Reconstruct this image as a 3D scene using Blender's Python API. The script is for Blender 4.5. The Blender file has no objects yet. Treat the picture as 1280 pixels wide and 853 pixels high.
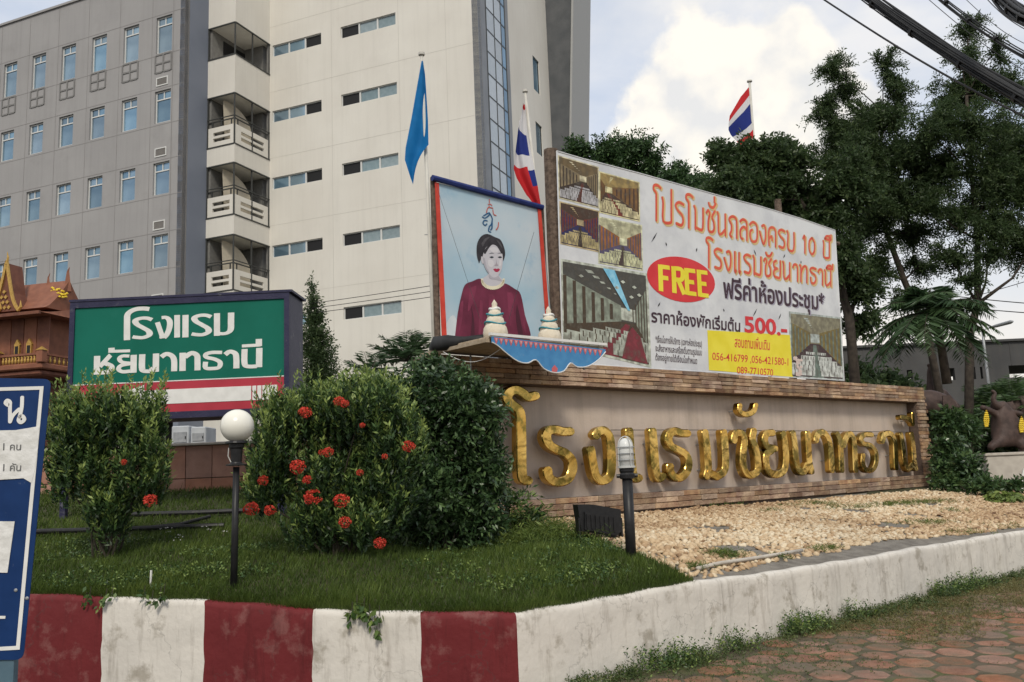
import bpy, math, random
import numpy as np
from mathutils import Matrix, Vector
R = math.radians
random.seed(7)
rng = np.random.default_rng(7)
sc = bpy.context.scene
col = sc.collection

# ------------------------------------------------------------------ camera
F = 1100.0
EYE = Vector((0, 0, 1.6))
_p, _a = R(8.70), R(2.29)
_f = Vector((0, math.cos(_p), math.sin(_p)))
_r0 = Vector((1, 0, 0)); _u0 = _r0.cross(_f)
_r = _r0 * math.cos(_a) - _u0 * math.sin(_a)
_u = _u0 * math.cos(_a) + _r0 * math.sin(_a)
cam = bpy.data.cameras.new('camera'); cam.sensor_width = 36; cam.lens = F / 1280 * 36
cam.clip_start = .05; cam.clip_end = 3000
co = bpy.data.objects.new('camera', cam); col.objects.link(co)
M3 = Matrix((_r, _u, -_f)).transposed()
co.matrix_world = Matrix.Translation(EYE) @ M3.to_4x4()
sc.camera = co

# ------------------------------------------------------------------ exposure, world, sun
sc.view_settings.view_transform = 'Standard'; sc.view_settings.look = 'None'
sc.view_settings.gamma = 1; sc.view_settings.exposure = 0.5
SUN_EL, SUN_AZ = R(44), R(178)       # azimuth clockwise from +Y
sd = Vector((math.sin(SUN_AZ) * math.cos(SUN_EL), math.cos(SUN_AZ) * math.cos(SUN_EL), math.sin(SUN_EL)))
w = bpy.data.worlds.new("World"); sc.world = w; w.use_nodes = True
nt = w.node_tree; N = nt.nodes; L = nt.links
bg = N['Background']; bg.inputs[1].default_value = .1
sky = N.new('ShaderNodeTexSky'); sky.sky_type = 'NISHITA'; sky.sun_disc = False
sky.sun_elevation = SUN_EL; sky.sun_rotation = SUN_AZ
tc = N.new('ShaderNodeTexCoord')
def wn(t, **k):
    n = N.new(t)
    for a, b in k.items(): setattr(n, a, b)
    return n
sep = wn('ShaderNodeSeparateXYZ'); L.new(tc.outputs['Generated'], sep.inputs[0])
mp = wn('ShaderNodeMapping'); mp.inputs['Scale'].default_value = (1, 1, 2.2); L.new(tc.outputs['Generated'], mp.inputs[0])
n1 = wn('ShaderNodeTexNoise'); n1.inputs['Scale'].default_value = 2.3; n1.inputs['Detail'].default_value = 9; n1.inputs['Roughness'].default_value = .55; n1.inputs['Distortion'].default_value = .3
L.new(mp.outputs[0], n1.inputs[0])
r1 = wn('ShaderNodeValToRGB'); r1.color_ramp.elements[0].position = .36; r1.color_ramp.elements[1].position = .58
L.new(n1.outputs[0], r1.inputs[0])
n2 = wn('ShaderNodeTexNoise'); n2.inputs['Scale'].default_value = 4.1; n2.inputs['Detail'].default_value = 7; L.new(mp.outputs[0], n2.inputs[0])
r2 = wn('ShaderNodeValToRGB'); e = r2.color_ramp.elements
e[0].position = .30; e[0].color = (5.0, 5.4, 6.2, 1); e[1].position = .66; e[1].color = (7.0, 6.75, 6.4, 1)
L.new(n2.outputs[0], r2.inputs[0])
# one real cumulus bank, kept as a soft-edged lump in direction space (billowed by noise)
cum = Vector((0, 0, 0))
_d = (_r * ((925 - 640) / F) + _u * (-(165 - 426.5) / F) + _f).normalized()
dist = wn('ShaderNodeVectorMath', operation='DISTANCE')
n3 = wn('ShaderNodeTexNoise'); n3.inputs['Scale'].default_value = 13; n3.inputs['Detail'].default_value = 6; L.new(tc.outputs['Generated'], n3.inputs[0])
sb = wn('ShaderNodeVectorMath', operation='SUBTRACT'); sb.inputs[1].default_value = (.5, .5, .5); L.new(n3.outputs['Color'], sb.inputs[0])
sl = wn('ShaderNodeVectorMath', operation='SCALE'); sl.inputs['Scale'].default_value = .13; L.new(sb.outputs[0], sl.inputs[0])
ad = wn('ShaderNodeVectorMath', operation='ADD'); L.new(tc.outputs['Generated'], ad.inputs[0]); L.new(sl.outputs[0], ad.inputs[1])
L.new(ad.outputs[0], dist.inputs[0]); dist.inputs[1].default_value = _d
mrc = wn('ShaderNodeMapRange'); mrc.inputs['From Min'].default_value = .135; mrc.inputs['From Max'].default_value = .12
L.new(dist.outputs['Value'], mrc.inputs['Value'])
mix1 = wn('ShaderNodeMixRGB'); L.new(r1.outputs[0], mix1.inputs[0]); L.new(sky.outputs[0], mix1.inputs[1]); L.new(r2.outputs[0], mix1.inputs[2])
# thin high veil over whatever blue is left
mixv = wn('ShaderNodeMixRGB'); mixv.inputs[0].default_value = .62; mixv.inputs[2].default_value = (4.9, 5.5, 6.5, 1)
L.new(sky.outputs[0], mixv.inputs[1]); L.new(mixv.outputs[0], mix1.inputs[1])
mix2 = wn('ShaderNodeMixRGB'); L.new(mrc.outputs[0], mix2.inputs[0]); L.new(mix1.outputs[0], mix2.inputs[1])
r3 = wn('ShaderNodeValToRGB'); e = r3.color_ramp.elements
e[0].position = .36; e[0].color = (5.9, 5.9, 5.9, 1); e[1].position = .52; e[1].color = (7.6, 7.2, 6.5, 1)
L.new(n3.outputs[0], r3.inputs[0]); L.new(r3.outputs[0], mix2.inputs[2])
# warm brightening towards the horizon
mrh = wn('ShaderNodeMapRange'); mrh.inputs['From Min'].default_value = .28; mrh.inputs['From Max'].default_value = .02; mrh.inputs['To Max'].default_value = .85
L.new(sep.outputs['Z'], mrh.inputs['Value'])
mix3 = wn('ShaderNodeMixRGB'); mix3.inputs[2].default_value = (6.9, 6.35, 5.6, 1)
L.new(mrh.outputs[0], mix3.inputs[0]); L.new(mix2.outputs[0], mix3.inputs[1]); L.new(mix3.outputs[0], bg.inputs[0])
sun = bpy.data.lights.new('sun', 'SUN'); sun.energy = 1.5; sun.angle = R(12); sun.color = (1, .93, .80)
so = bpy.data.objects.new('sun', sun); col.objects.link(so)
so.rotation_euler = sd.to_track_quat('Z', 'Y').to_euler(); so.location = (0, 0, 30)

# ------------------------------------------------------------------ helpers
def ray(px, py): return _r * ((px - 640) / F) + _u * (-(py - 426.5) / F) + _f
def at(px, py, D):
    d = ray(px, py); return EYE + d * (D / d.y)
def onp(px, py, p0, n):
    d = ray(px, py); n = Vector(n); return EYE + d * ((Vector(p0) - EYE).dot(n) / d.dot(n))
def onz(px, py, z): return onp(px, py, (0, 0, z), (0, 0, 1))

WM = {}
def tag(o, label=None, cat=None, group=None, kind=None):
    if label: o['label'] = label
    if cat: o['category'] = cat
    if group: o['group'] = group
    if kind: o['kind'] = kind
    return o
def put(name, me, parent=None, M=None):
    o = bpy.data.objects.new(name, me); col.objects.link(o)
    M = M or Matrix.Identity(4); WM[o] = M
    if parent:
        o.parent = parent; o.matrix_basis = WM[parent].inverted() @ M
    else: o.matrix_basis = M
    return o
def thing(name, loc, label, cat, group=None):
    return tag(put(name, None, None, Matrix.Translation(Vector(loc))), label, cat, group)
def frame(o, x, y, z=(0, 0, 1)):      # matrix with the given origin and axes
    x = Vector(x).normalized(); y = Vector(y).normalized(); z = Vector(z).normalized()
    return Matrix.Translation(Vector(o)) @ Matrix((x, y, z)).transposed().to_4x4()
def copy_tree(o, parent=None, M=None, label=None):
    c = o.copy(); col.objects.link(c)
    if M is not None:
        WM[c] = M
        c.parent = parent
        c.matrix_basis = (WM[parent].inverted() @ M) if parent else M
    else:
        c.parent = parent; WM[c] = (WM[parent] @ o.matrix_basis) if parent else WM[o]
    if label: c['label'] = label
    for ch in list(o.children): copy_tree(ch, c)
    return c

class MB:
    def __init__(s): s.v = []; s.f = []; s.m = []; s.cm = 0
    def add(s, vs, fs):
        b = len(s.v); s.v += [tuple(v) for v in vs]
        for f in fs: s.f.append(tuple(i + b for i in f)); s.m.append(s.cm)
        return s
    def box(s, x0, x1, y0, y1, z0, z1):
        return s.add([(x0,y0,z0),(x1,y0,z0),(x1,y1,z0),(x0,y1,z0),(x0,y0,z1),(x1,y0,z1),(x1,y1,z1),(x0,y1,z1)],
                     [(0,3,2,1),(4,5,6,7),(0,1,5,4),(1,2,6,5),(2,3,7,6),(3,0,4,7)])
    def bbox(s, x0, x1, y0, y1, z0, z1, b=.01):   # box with chamfered edges
        V = []
        for sx, sy, sz in [(i, j, k) for i in (0, 1) for j in (0, 1) for k in (0, 1)]:
            X = (x0, x1)[sx]; Y = (y0, y1)[sy]; Z = (z0, z1)[sz]
            ix, iy, iz = (b, -b)[sx], (b, -b)[sy], (b, -b)[sz]
            V += [(X, Y + iy, Z + iz), (X + ix, Y, Z + iz), (X + ix, Y + iy, Z)]
        def q(i, j, k, a): return (i * 4 + j * 2 + k) * 3 + a
        fs = [[q(0,0,0,0),q(0,0,1,0),q(0,1,1,0),q(0,1,0,0)],[q(1,0,0,0),q(1,1,0,0),q(1,1,1,0),q(1,0,1,0)],
              [q(0,0,0,1),q(1,0,0,1),q(1,0,1,1),q(0,0,1,1)],[q(0,1,0,1),q(0,1,1,1),q(1,1,1,1),q(1,1,0,1)],
              [q(0,0,0,2),q(0,1,0,2),q(1,1,0,2),q(1,0,0,2)],[q(0,0,1,2),q(1,0,1,2),q(1,1,1,2),q(0,1,1,2)]]
        for i in (0, 1):
            for j in (0, 1):
                fs.append([q(i,j,0,0),q(i,j,1,0),q(i,j,1,1),q(i,j,0,1)])
                fs.append([q(i,0,j,0),q(i,1,j,0),q(i,1,j,2),q(i,0,j,2)])
                fs.append([q(0,i,j,1),q(1,i,j,1),q(1,i,j,2),q(0,i,j,2)])
                for k in (0, 1): fs.append([q(i,j,k,0),q(i,j,k,1),q(i,j,k,2)])
        return s.add(V, fs)
    def tube(s, pts, r, n=8, cap=True):
        pts = [Vector(p) for p in pts]; rs = r if isinstance(r, (list, tuple)) else [r] * len(pts)
        b = len(s.v); prev = None
        for i, p in enumerate(pts):
            t = (pts[min(i + 1, len(pts) - 1)] - pts[max(i - 1, 0)]).normalized()
            a = prev or (Vector((0, 0, 1)) if abs(t.z) < .9 else Vector((1, 0, 0)))
            x = (a - t * a.dot(t)).normalized(); y = t.cross(x); prev = x
            for k in range(n):
                q = 2 * math.pi * k / n; s.v.append(tuple(p + (x * math.cos(q) + y * math.sin(q)) * rs[i]))
        for i in range(len(pts) - 1):
            for k in range(n):
                s.f.append((b+i*n+k, b+i*n+(k+1)%n, b+(i+1)*n+(k+1)%n, b+(i+1)*n+k)); s.m.append(s.cm)
        if cap:
            s.f.append(tuple(b + k for k in range(n))[::-1]); s.m.append(s.cm)
            e = b + (len(pts) - 1) * n; s.f.append(tuple(e + k for k in range(n))); s.m.append(s.cm)
        return s
    def lathe(s, prof, c=(0, 0, 0), n=20, ax=None):
        b = len(s.v); c = Vector(c)
        for r, z in prof:
            for k in range(n):
                q = 2 * math.pi * k / n; s.v.append(tuple(c + Vector((r * math.cos(q), r * math.sin(q), z))))
        for i in range(len(prof) - 1):
            for k in range(n): s.f.append((b+i*n+k, b+i*n+(k+1)%n, b+(i+1)*n+(k+1)%n, b+(i+1)*n+k)); s.m.append(s.cm)
        s.f.append(tuple(b + k for k in range(n))[::-1]); s.m.append(s.cm)
        e = b + (len(prof) - 1) * n; s.f.append(tuple(e + k for k in range(n))); s.m.append(s.cm)
        return s
    def prism(s, poly, z0, z1):      # polygon in x,z local; depth along y from z0 to z1
        n = len(poly); A = sum(poly[i][0]*poly[(i+1)%n][1]-poly[(i+1)%n][0]*poly[i][1] for i in range(n))
        if A < 0: poly = poly[::-1]
        vs = [(p[0], z0, p[1]) for p in poly] + [(p[0], z1, p[1]) for p in poly]
        fs = [tuple(range(n)), tuple(range(2*n-1, n-1, -1))] + [(i, i+n, (i+1)%n+n, (i+1)%n) for i in range(n)]
        return s.add(vs, fs)
    def mesh(s, name, mats, smooth=False):
        me = bpy.data.meshes.new(name); me.from_pydata(s.v, [], s.f)
        for m in (mats if isinstance(mats, (list, tuple)) else [mats]): me.materials.append(m)
        if s.m and max(s.m) > 0: me.polygons.foreach_set('material_index', s.m)
        if smooth: me.polygons.foreach_set('use_smooth', [True] * len(me.polygons))
        me.update(); return me
    def build(s, name, mats, parent=None, M=None, smooth=False):
        return put(name, s.mesh(name, mats, smooth), parent, M)

def npmesh(name, V, Fc, mats, tone=None, smooth=False, mi=None):
    V = np.asarray(V, dtype=np.float32).reshape(-1, 3); Fc = np.asarray(Fc, dtype=np.int32); k = Fc.shape[1]
    me = bpy.data.meshes.new(name); me.vertices.add(len(V)); me.vertices.foreach_set('co', V.ravel())
    me.loops.add(Fc.size); me.loops.foreach_set('vertex_index', Fc.ravel())
    me.polygons.add(len(Fc)); me.polygons.foreach_set('loop_start', np.arange(0, Fc.size, k, dtype=np.int32))
    me.polygons.foreach_set('loop_total', np.full(len(Fc), k, dtype=np.int32))
    if smooth: me.polygons.foreach_set('use_smooth', np.ones(len(Fc), dtype=bool))
    for m in (mats if isinstance(mats, (list, tuple)) else [mats]): me.materials.append(m)
    if mi is not None: me.polygons.foreach_set('material_index', np.asarray(mi, dtype=np.int32))
    if tone is not None:
        a = me.attributes.new('tone', 'FLOAT', 'POINT'); a.data.foreach_set('value', np.asarray(tone, dtype=np.float32))
    me.update(calc_edges=True); return me

# ------------------------------------------------------------------ materials
def rgb(h):
    if isinstance(h, str):
        c = [int(h[i:i+2], 16) / 255 for i in (0, 2, 4)]
        c = [x / 12.92 if x < .04045 else ((x + .055) / 1.055) ** 2.4 for x in c]
        return (*c, 1)
    return (*h, 1)
def mat(name, c, c2=None, rough=.7, metal=0, sc1=6, det=5, bump=0, bsc=40, lo=.35, hi=.65, rnd=0, tone=None, trans=0, coord='Object', c3=None, sc3=1.5, lo3=.5, hi3=.7, spec=.3, streak=0):
    m = bpy.data.materials.new(name); m.use_nodes = True; n = m.node_tree.nodes; l = m.node_tree.links
    b = n['Principled BSDF']; b.inputs['Roughness'].default_value = rough; b.inputs['Metallic'].default_value = metal
    b.inputs['Specular IOR Level'].default_value = spec
    t = n.new('ShaderNodeTexCoord'); out = None
    gp = n.new('ShaderNodeNewGeometry') if coord == 'World' else None
    SRC = gp.outputs['Position'] if gp else t.outputs[coord]
    if tone:            # ramp over the 'tone' attribute
        a = n.new('ShaderNodeAttribute'); a.attribute_name = 'tone'
        r = n.new('ShaderNodeValToRGB'); els = r.color_ramp.elements
        for i, (p, cc) in enumerate(tone):
            q = els[i] if i < 2 else els.new(p)
            q.position = p; q.color = rgb(cc)
        l.new(a.outputs['Fac'], r.inputs[0]); out = r.outputs[0]
    elif c2 is not None:
        z = n.new('ShaderNodeTexNoise'); z.inputs['Scale'].default_value = sc1; z.inputs['Detail'].default_value = det
        l.new(SRC, z.inputs[0])
        r = n.new('ShaderNodeValToRGB'); r.color_ramp.elements[0].position = lo; r.color_ramp.elements[1].position = hi
        r.color_ramp.elements[0].color = rgb(c); r.color_ramp.elements[1].color = rgb(c2)
        l.new(z.outputs[0], r.inputs[0]); out = r.outputs[0]
    else: b.inputs['Base Color'].default_value = rgb(c)
    if c3 is not None and out:
        z = n.new('ShaderNodeTexNoise'); z.inputs['Scale'].default_value = sc3; z.inputs['Detail'].default_value = 8; z.inputs['Roughness'].default_value = .65
        l.new(SRC, z.inputs[0])
        r = n.new('ShaderNodeMapRange'); r.inputs['From Min'].default_value = lo3; r.inputs['From Max'].default_value = hi3
        l.new(z.outputs[0], r.inputs['Value'])
        x = n.new('ShaderNodeMixRGB'); l.new(r.outputs[0], x.inputs[0]); l.new(out, x.inputs[1]); x.inputs[2].default_value = rgb(c3); out = x.outputs[0]
    if streak and out:
        mp_ = n.new('ShaderNodeMapping'); mp_.inputs['Scale'].default_value = (3.5, 3.5, .16); l.new(SRC, mp_.inputs[0])
        z = n.new('ShaderNodeTexNoise'); z.inputs['Scale'].default_value = 1; z.inputs['Detail'].default_value = 8; z.inputs['Roughness'].default_value = .7; l.new(mp_.outputs[0], z.inputs[0])
        r = n.new('ShaderNodeMapRange'); r.inputs['From Min'].default_value = .48; r.inputs['From Max'].default_value = .8; r.inputs['To Max'].default_value = streak; l.new(z.outputs[0], r.inputs['Value'])
        x = n.new('ShaderNodeMixRGB'); l.new(r.outputs[0], x.inputs[0]); l.new(out, x.inputs[1]); x.inputs[2].default_value = (.1, .09, .08, 1); out = x.outputs[0]
    if rnd and out is None:
        q = n.new('ShaderNodeRGB'); q.outputs[0].default_value = rgb(c); out = q.outputs[0]
    if rnd:
        o = n.new('ShaderNodeObjectInfo'); h = n.new('ShaderNodeHueSaturation')
        r = n.new('ShaderNodeMapRange'); r.inputs['To Min'].default_value = 1 - rnd; r.inputs['To Max'].default_value = 1 + rnd
        l.new(o.outputs['Random'], r.inputs['Value']); l.new(r.outputs[0], h.inputs['Value'])
        ml = n.new('ShaderNodeMath'); ml.operation = 'MULTIPLY'; ml.inputs[1].default_value = 37.7
        fr = n.new('ShaderNodeMath'); fr.operation = 'FRACT'; l.new(o.outputs['Random'], ml.inputs[0]); l.new(ml.outputs[0], fr.inputs[0])
        r4 = n.new('ShaderNodeMapRange'); r4.inputs['To Min'].default_value = .8; r4.inputs['To Max'].default_value = 1.15
        l.new(fr.outputs[0], r4.inputs['Value']); l.new(r4.outputs[0], h.inputs['Saturation'])
        l.new(out, h.inputs['Color']); out = h.outputs[0]
    if out: l.new(out, b.inputs['Base Color'])
    if bump:
        z = n.new('ShaderNodeTexNoise'); z.inputs['Scale'].default_value = bsc; z.inputs['Detail'].default_value = 6
        l.new(SRC, z.inputs[0])
        q = n.new('ShaderNodeBump'); q.inputs['Strength'].default_value = bump; q.inputs['Distance'].default_value = .02
        l.new(z.outputs[0], q.inputs['Height']); l.new(q.outputs[0], b.inputs['Normal'])
    if trans:
        tr = n.new('ShaderNodeBsdfTranslucent'); mx = n.new('ShaderNodeMixShader'); mx.inputs[0].default_value = trans
        if out: l.new(out, tr.inputs[0])
        else: tr.inputs[0].default_value = rgb(c)
        l.new(b.outputs[0], mx.inputs[1]); l.new(tr.outputs[0], mx.inputs[2])
        l.new(mx.outputs[0], n['Material Output'].inputs[0])
    return m

LEAF = dict(trans=.22, rough=.45, spec=.35)
m_grey = mat('grey_plaster', (.30,.292,.29), (.335,.326,.322), streak=.18, rough=.8, sc1=.35, bump=.15, bsc=30, c3=(.24,.232,.228), sc3=.5, lo3=.55, hi3=.9)
m_blue = mat('slate_blue_plaster', (.165,.185,.23), (.19,.21,.255), rough=.8, sc1=.5)
m_white = mat('cream_plaster', (.65,.62,.56), (.70,.675,.615), streak=.1, rough=.8, sc1=.3, bump=.1, bsc=20, c3=(.60,.57,.515), sc3=.4, lo3=.5, hi3=.9)
m_fin = mat('dark_grey_plaster', (.085,.09,.095), (.115,.118,.122), rough=.85, sc1=1.2, bump=.3, bsc=8)
m_frame = mat('white_window_frame', (.62,.62,.6), rough=.5)
m_dframe = mat('dark_metal_frame', (.05,.052,.05), rough=.5)
m_glass = mat('blue_reflective_glass', (.13,.22,.30), (.22,.33,.41), rough=.1, metal=.5, sc1=.9, spec=.8, coord='Object', rnd=.25)
m_lglass = mat('pale_teal_glass', (.17,.24,.26), (.22,.29,.31), rough=.12, spec=.8, rnd=.15)
m_cglass = mat('curtain_wall_glass', (.42,.47,.52), (.48,.53,.57), rough=.35, spec=.8, rnd=.12)
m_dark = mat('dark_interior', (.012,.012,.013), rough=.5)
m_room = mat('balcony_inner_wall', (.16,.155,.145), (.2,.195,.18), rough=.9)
m_curtain = mat('beige_curtain', (.40,.36,.28), (.46,.41,.33), rough=.9)
m_vent = mat('vent_louvre', (.2,.185,.17), rough=.7)
m_navy = mat('navy_paint', (.018,.018,.05), (.03,.028,.065), rough=.45, sc1=5, bump=.2, c3=(.1,.1,.12), sc3=7, lo3=.6, hi3=.7)
m_green = mat('green_sign_face', (.006,.115,.078), (.009,.14,.098), spec=.12, rough=.55, sc1=1.2, c3=(.015,.145,.105), sc3=5, lo3=.55, hi3=.8)
m_red = mat('red_sign_band', (.36,.028,.045), (.42,.035,.055), rough=.4, sc1=3)
m_wprint = mat('white_print', (.66,.65,.62), (.74,.73,.7), rough=.5, sc1=9)
m_signblue = mat('road_sign_blue', (.006,.028,.105), (.009,.036,.13), spec=.2, rough=.4, sc1=8, c3=(.08,.11,.18), sc3=22, lo3=.66, hi3=.72)
m_paper = mat('paper_notice', (.62,.61,.58), (.72,.71,.69), rough=.8, sc1=14, bump=.5, bsc=18)
m_ink = mat('black_ink', (.02,.02,.025), rough=.7)
m_metal = mat('galvanised_metal', (.28,.29,.3), (.38,.39,.4), rough=.45, metal=.4, sc1=15)
m_black = mat('black_lamp_paint', (.012,.012,.013), (.02,.02,.021), rough=.42, sc1=20, c3=(.08,.075,.07), sc3=30, lo3=.66, hi3=.75)
m_opal = mat('opal_glass', (.78,.76,.68), rough=.22, spec=.5)
m_cage = mat('pale_metal_cage', (.5,.5,.48), rough=.4)
m_terra = mat('terracotta_tile', (.33,.155,.10), (.40,.20,.135), coord='World', rough=.75, sc1=5, rnd=.12, bump=.2, bsc=30, c3=(.25,.125,.09), sc3=4, lo3=.5, hi3=.8)
m_coping = mat('pale_coping', (.42,.38,.33), (.5,.46,.4), rough=.8, sc1=6)
m_plaster = mat('sign_panel_plaster', (.48,.40,.335), (.53,.445,.38), rough=.9, sc1=2, bump=.15, bsc=30, c3=(.41,.335,.275), sc3=2.2, lo3=.55, hi3=.85, streak=.35)
m_brick = mat('split_face_stone', (.22,.125,.085), (.42,.30,.19), coord='World', rough=.9, sc1=5, bump=.9, bsc=26, rnd=.36, lo=.3, hi=.7)
m_mortar = mat('dark_mortar', (.10,.07,.055), (.14,.1,.08), rough=.95, sc1=20, bump=.5)
m_wood = mat('weathered_wood', (.085,.06,.045), (.17,.125,.095), rough=.9, sc1=18, bump=.8, bsc=50)
m_redcloth = mat('red_cloth_edge', (.5,.045,.03), (.6,.07,.045), rough=.8, sc1=8)
m_bluebar = mat('dark_blue_bar', (.012,.025,.12), (.02,.035,.16), rough=.6, sc1=8)
m_vinyl = mat('white_banner_vinyl', (.60,.61,.62), (.68,.69,.70), rough=.45, sc1=1.4, bump=.9, bsc=1.3, c3=(.48,.49,.52), sc3=1.6, lo3=.45, hi3=.75)
m_flagb = mat('blue_flag_cloth', (.0,.13,.36), (.005,.16,.42), rough=.75, sc1=6, trans=.2)
m_flag = [mat('flag_red', (.55,.025,.03), rough=.8, trans=.25), mat('flag_white', (.72,.71,.72), rough=.8, trans=.3), mat('flag_navy', (.015,.03,.19), rough=.8, trans=.15)]
m_pole = mat('cream_flagpole', (.5,.48,.43), (.58,.56,.5), rough=.5, sc1=5)
m_wire = mat('black_cable', (.015,.015,.016), (.03,.03,.03), rough=.6, sc1=6)
m_bark = mat('tree_bark', (.04,.032,.026), (.075,.06,.047), rough=.9, sc1=8, bump=.6, bsc=20)
m_tree = mat('tree_leaves', 0, tone=[(0,(.034,.06,.024)),(1,(.13,.175,.065)),(.6,(.068,.108,.042))], trans=.5, rough=.45, spec=.35)
m_tree2 = mat('fresh_tree_leaves', 0, tone=[(0,(.022,.05,.018)),(1,(.10,.17,.055)),(.5,(.045,.09,.03))], **LEAF)
m_bush = mat('round_bush_leaves', 0, tone=[(0,(.018,.042,.016)),(1,(.13,.21,.075)),(.6,(.048,.092,.034))], trans=.18, rough=.32, spec=.5)
m_ixo = mat('ixora_leaves', 0, tone=[(0,(.018,.04,.016)),(1,(.30,.38,.10)),(.5,(.06,.115,.03))], **LEAF)
m_lime = mat('lime_shrub_leaves', 0, tone=[(0,(.05,.09,.02)),(1,(.26,.34,.09))], **LEAF)
m_grass = mat('grass_blades', 0, tone=[(0,(.034,.06,.011)),(1,(.22,.27,.06)),(.5,(.085,.13,.024))], trans=.25, rough=.55)
m_weed = mat('weed_leaves', 0, tone=[(0,(.035,.06,.02)),(1,(.22,.21,.09)),(.6,(.08,.12,.035))], **LEAF)
m_petal = mat('ixora_petals', 0, tone=[(0,(.40,.02,.012)),(1,(.80,.10,.06))], rough=.6, trans=.2)
m_stem = mat('woody_stem', (.03,.027,.02), (.06,.05,.035), rough=.9, sc1=20)
m_soil = mat('soil_under_grass', (.04,.045,.02), (.065,.06,.03), rough=.95, sc1=9, bump=.6, bsc=30)
m_bed = mat('grey_mortar_bed', (.15,.135,.115), (.23,.21,.18), rough=.95, sc1=7, bump=.6, bsc=40)
m_pebble = mat('pebbles', 0, tone=[(0,(.17,.095,.05)),(.35,(.38,.25,.14)),(.7,(.56,.42,.26)),(1,(.68,.58,.42))], rough=.6)
m_paver = mat('terracotta_paver', (.21,.10,.062), (.30,.155,.10), coord='World', rough=.85, sc1=9, bump=.6, bsc=60, rnd=.12, c3=(.15,.115,.075), sc3=2.6, lo3=.42, hi3=.62)
m_joint = mat('mossy_joint_soil', (.07,.058,.038), (.13,.105,.07), rough=.95, sc1=6, bump=.7, bsc=40, c3=(.09,.10,.035), sc3=1.2, lo3=.48, hi3=.62)
m_concrete = mat('old_concrete', (.06,.06,.061), (.085,.084,.083), streak=.5, rough=.9, sc1=.5, bump=.3, c3=(.06,.058,.056), sc3=.7, lo3=.5, hi3=.75)
m_asphalt = mat('asphalt', (.045,.045,.045), (.06,.06,.058), rough=.9, sc1=3)
m_stat = mat('elephant_statue_brown', (.048,.031,.026), (.085,.055,.046), rough=.6, sc1=7, bump=.3, bsc=20)
m_spirit = mat('red_brown_painted_wood', (.20,.078,.045), (.26,.105,.06), rough=.6, sc1=8)
m_spirit2 = mat('dark_red_brown_wood', (.13,.05,.032), (.18,.07,.042), rough=.6, sc1=10)
m_goldp = mat('gold_paint', (.42,.25,.06), (.55,.35,.1), rough=.4, metal=.4, sc1=30)
m_yellow = mat('yellow_flowers', (.75,.52,.03), (.8,.62,.08), rough=.7, sc1=30)
m_cloth = mat('ivory_cloth', (.62,.55,.43), (.7,.63,.51), rough=.85, sc1=12, bump=.4, bsc=30)
m_teal = mat('teal_ribbon', (.04,.2,.25), (.06,.26,.3), rough=.7, sc1=12)
m_shelfblue = mat('sky_blue_fascia', (.05,.20,.42), (.07,.25,.48), rough=.6, sc1=8, c3=(.25,.3,.36), sc3=9, lo3=.62, hi3=.75)
m_pink = mat('pink_trim', (.55,.12,.13), rough=.6)
m_plank = mat('pale_plank', (.32,.25,.17), (.42,.34,.25), rough=.8, sc1=15)
# gold foil: metal crumpled by noise, olive patches paint in dark reflections
m_gold = mat('gold_foil', (.58,.34,.07), (.80,.55,.17), rough=.22, metal=1, sc1=2, c3=(.27,.20,.05), sc3=2.6, lo3=.48, hi3=.56)
def crumple():
    n = m_gold.node_tree.nodes; l = m_gold.node_tree.links; b = n['Principled BSDF']
    t = n.new('ShaderNodeTexCoord'); z = n.new('ShaderNodeTexNoise'); z.inputs['Scale'].default_value = 2.0; z.inputs['Detail'].default_value = 3; z.inputs['Distortion'].default_value = .8
    l.new(t.outputs['Object'], z.inputs[0]); q = n.new('ShaderNodeBump'); q.inputs['Strength'].default_value = .8; q.inputs['Distance'].default_value = .03
    l.new(z.outputs[0], q.inputs['Height']); l.new(q.outputs[0], b.inputs['Normal'])
crumple()
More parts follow.
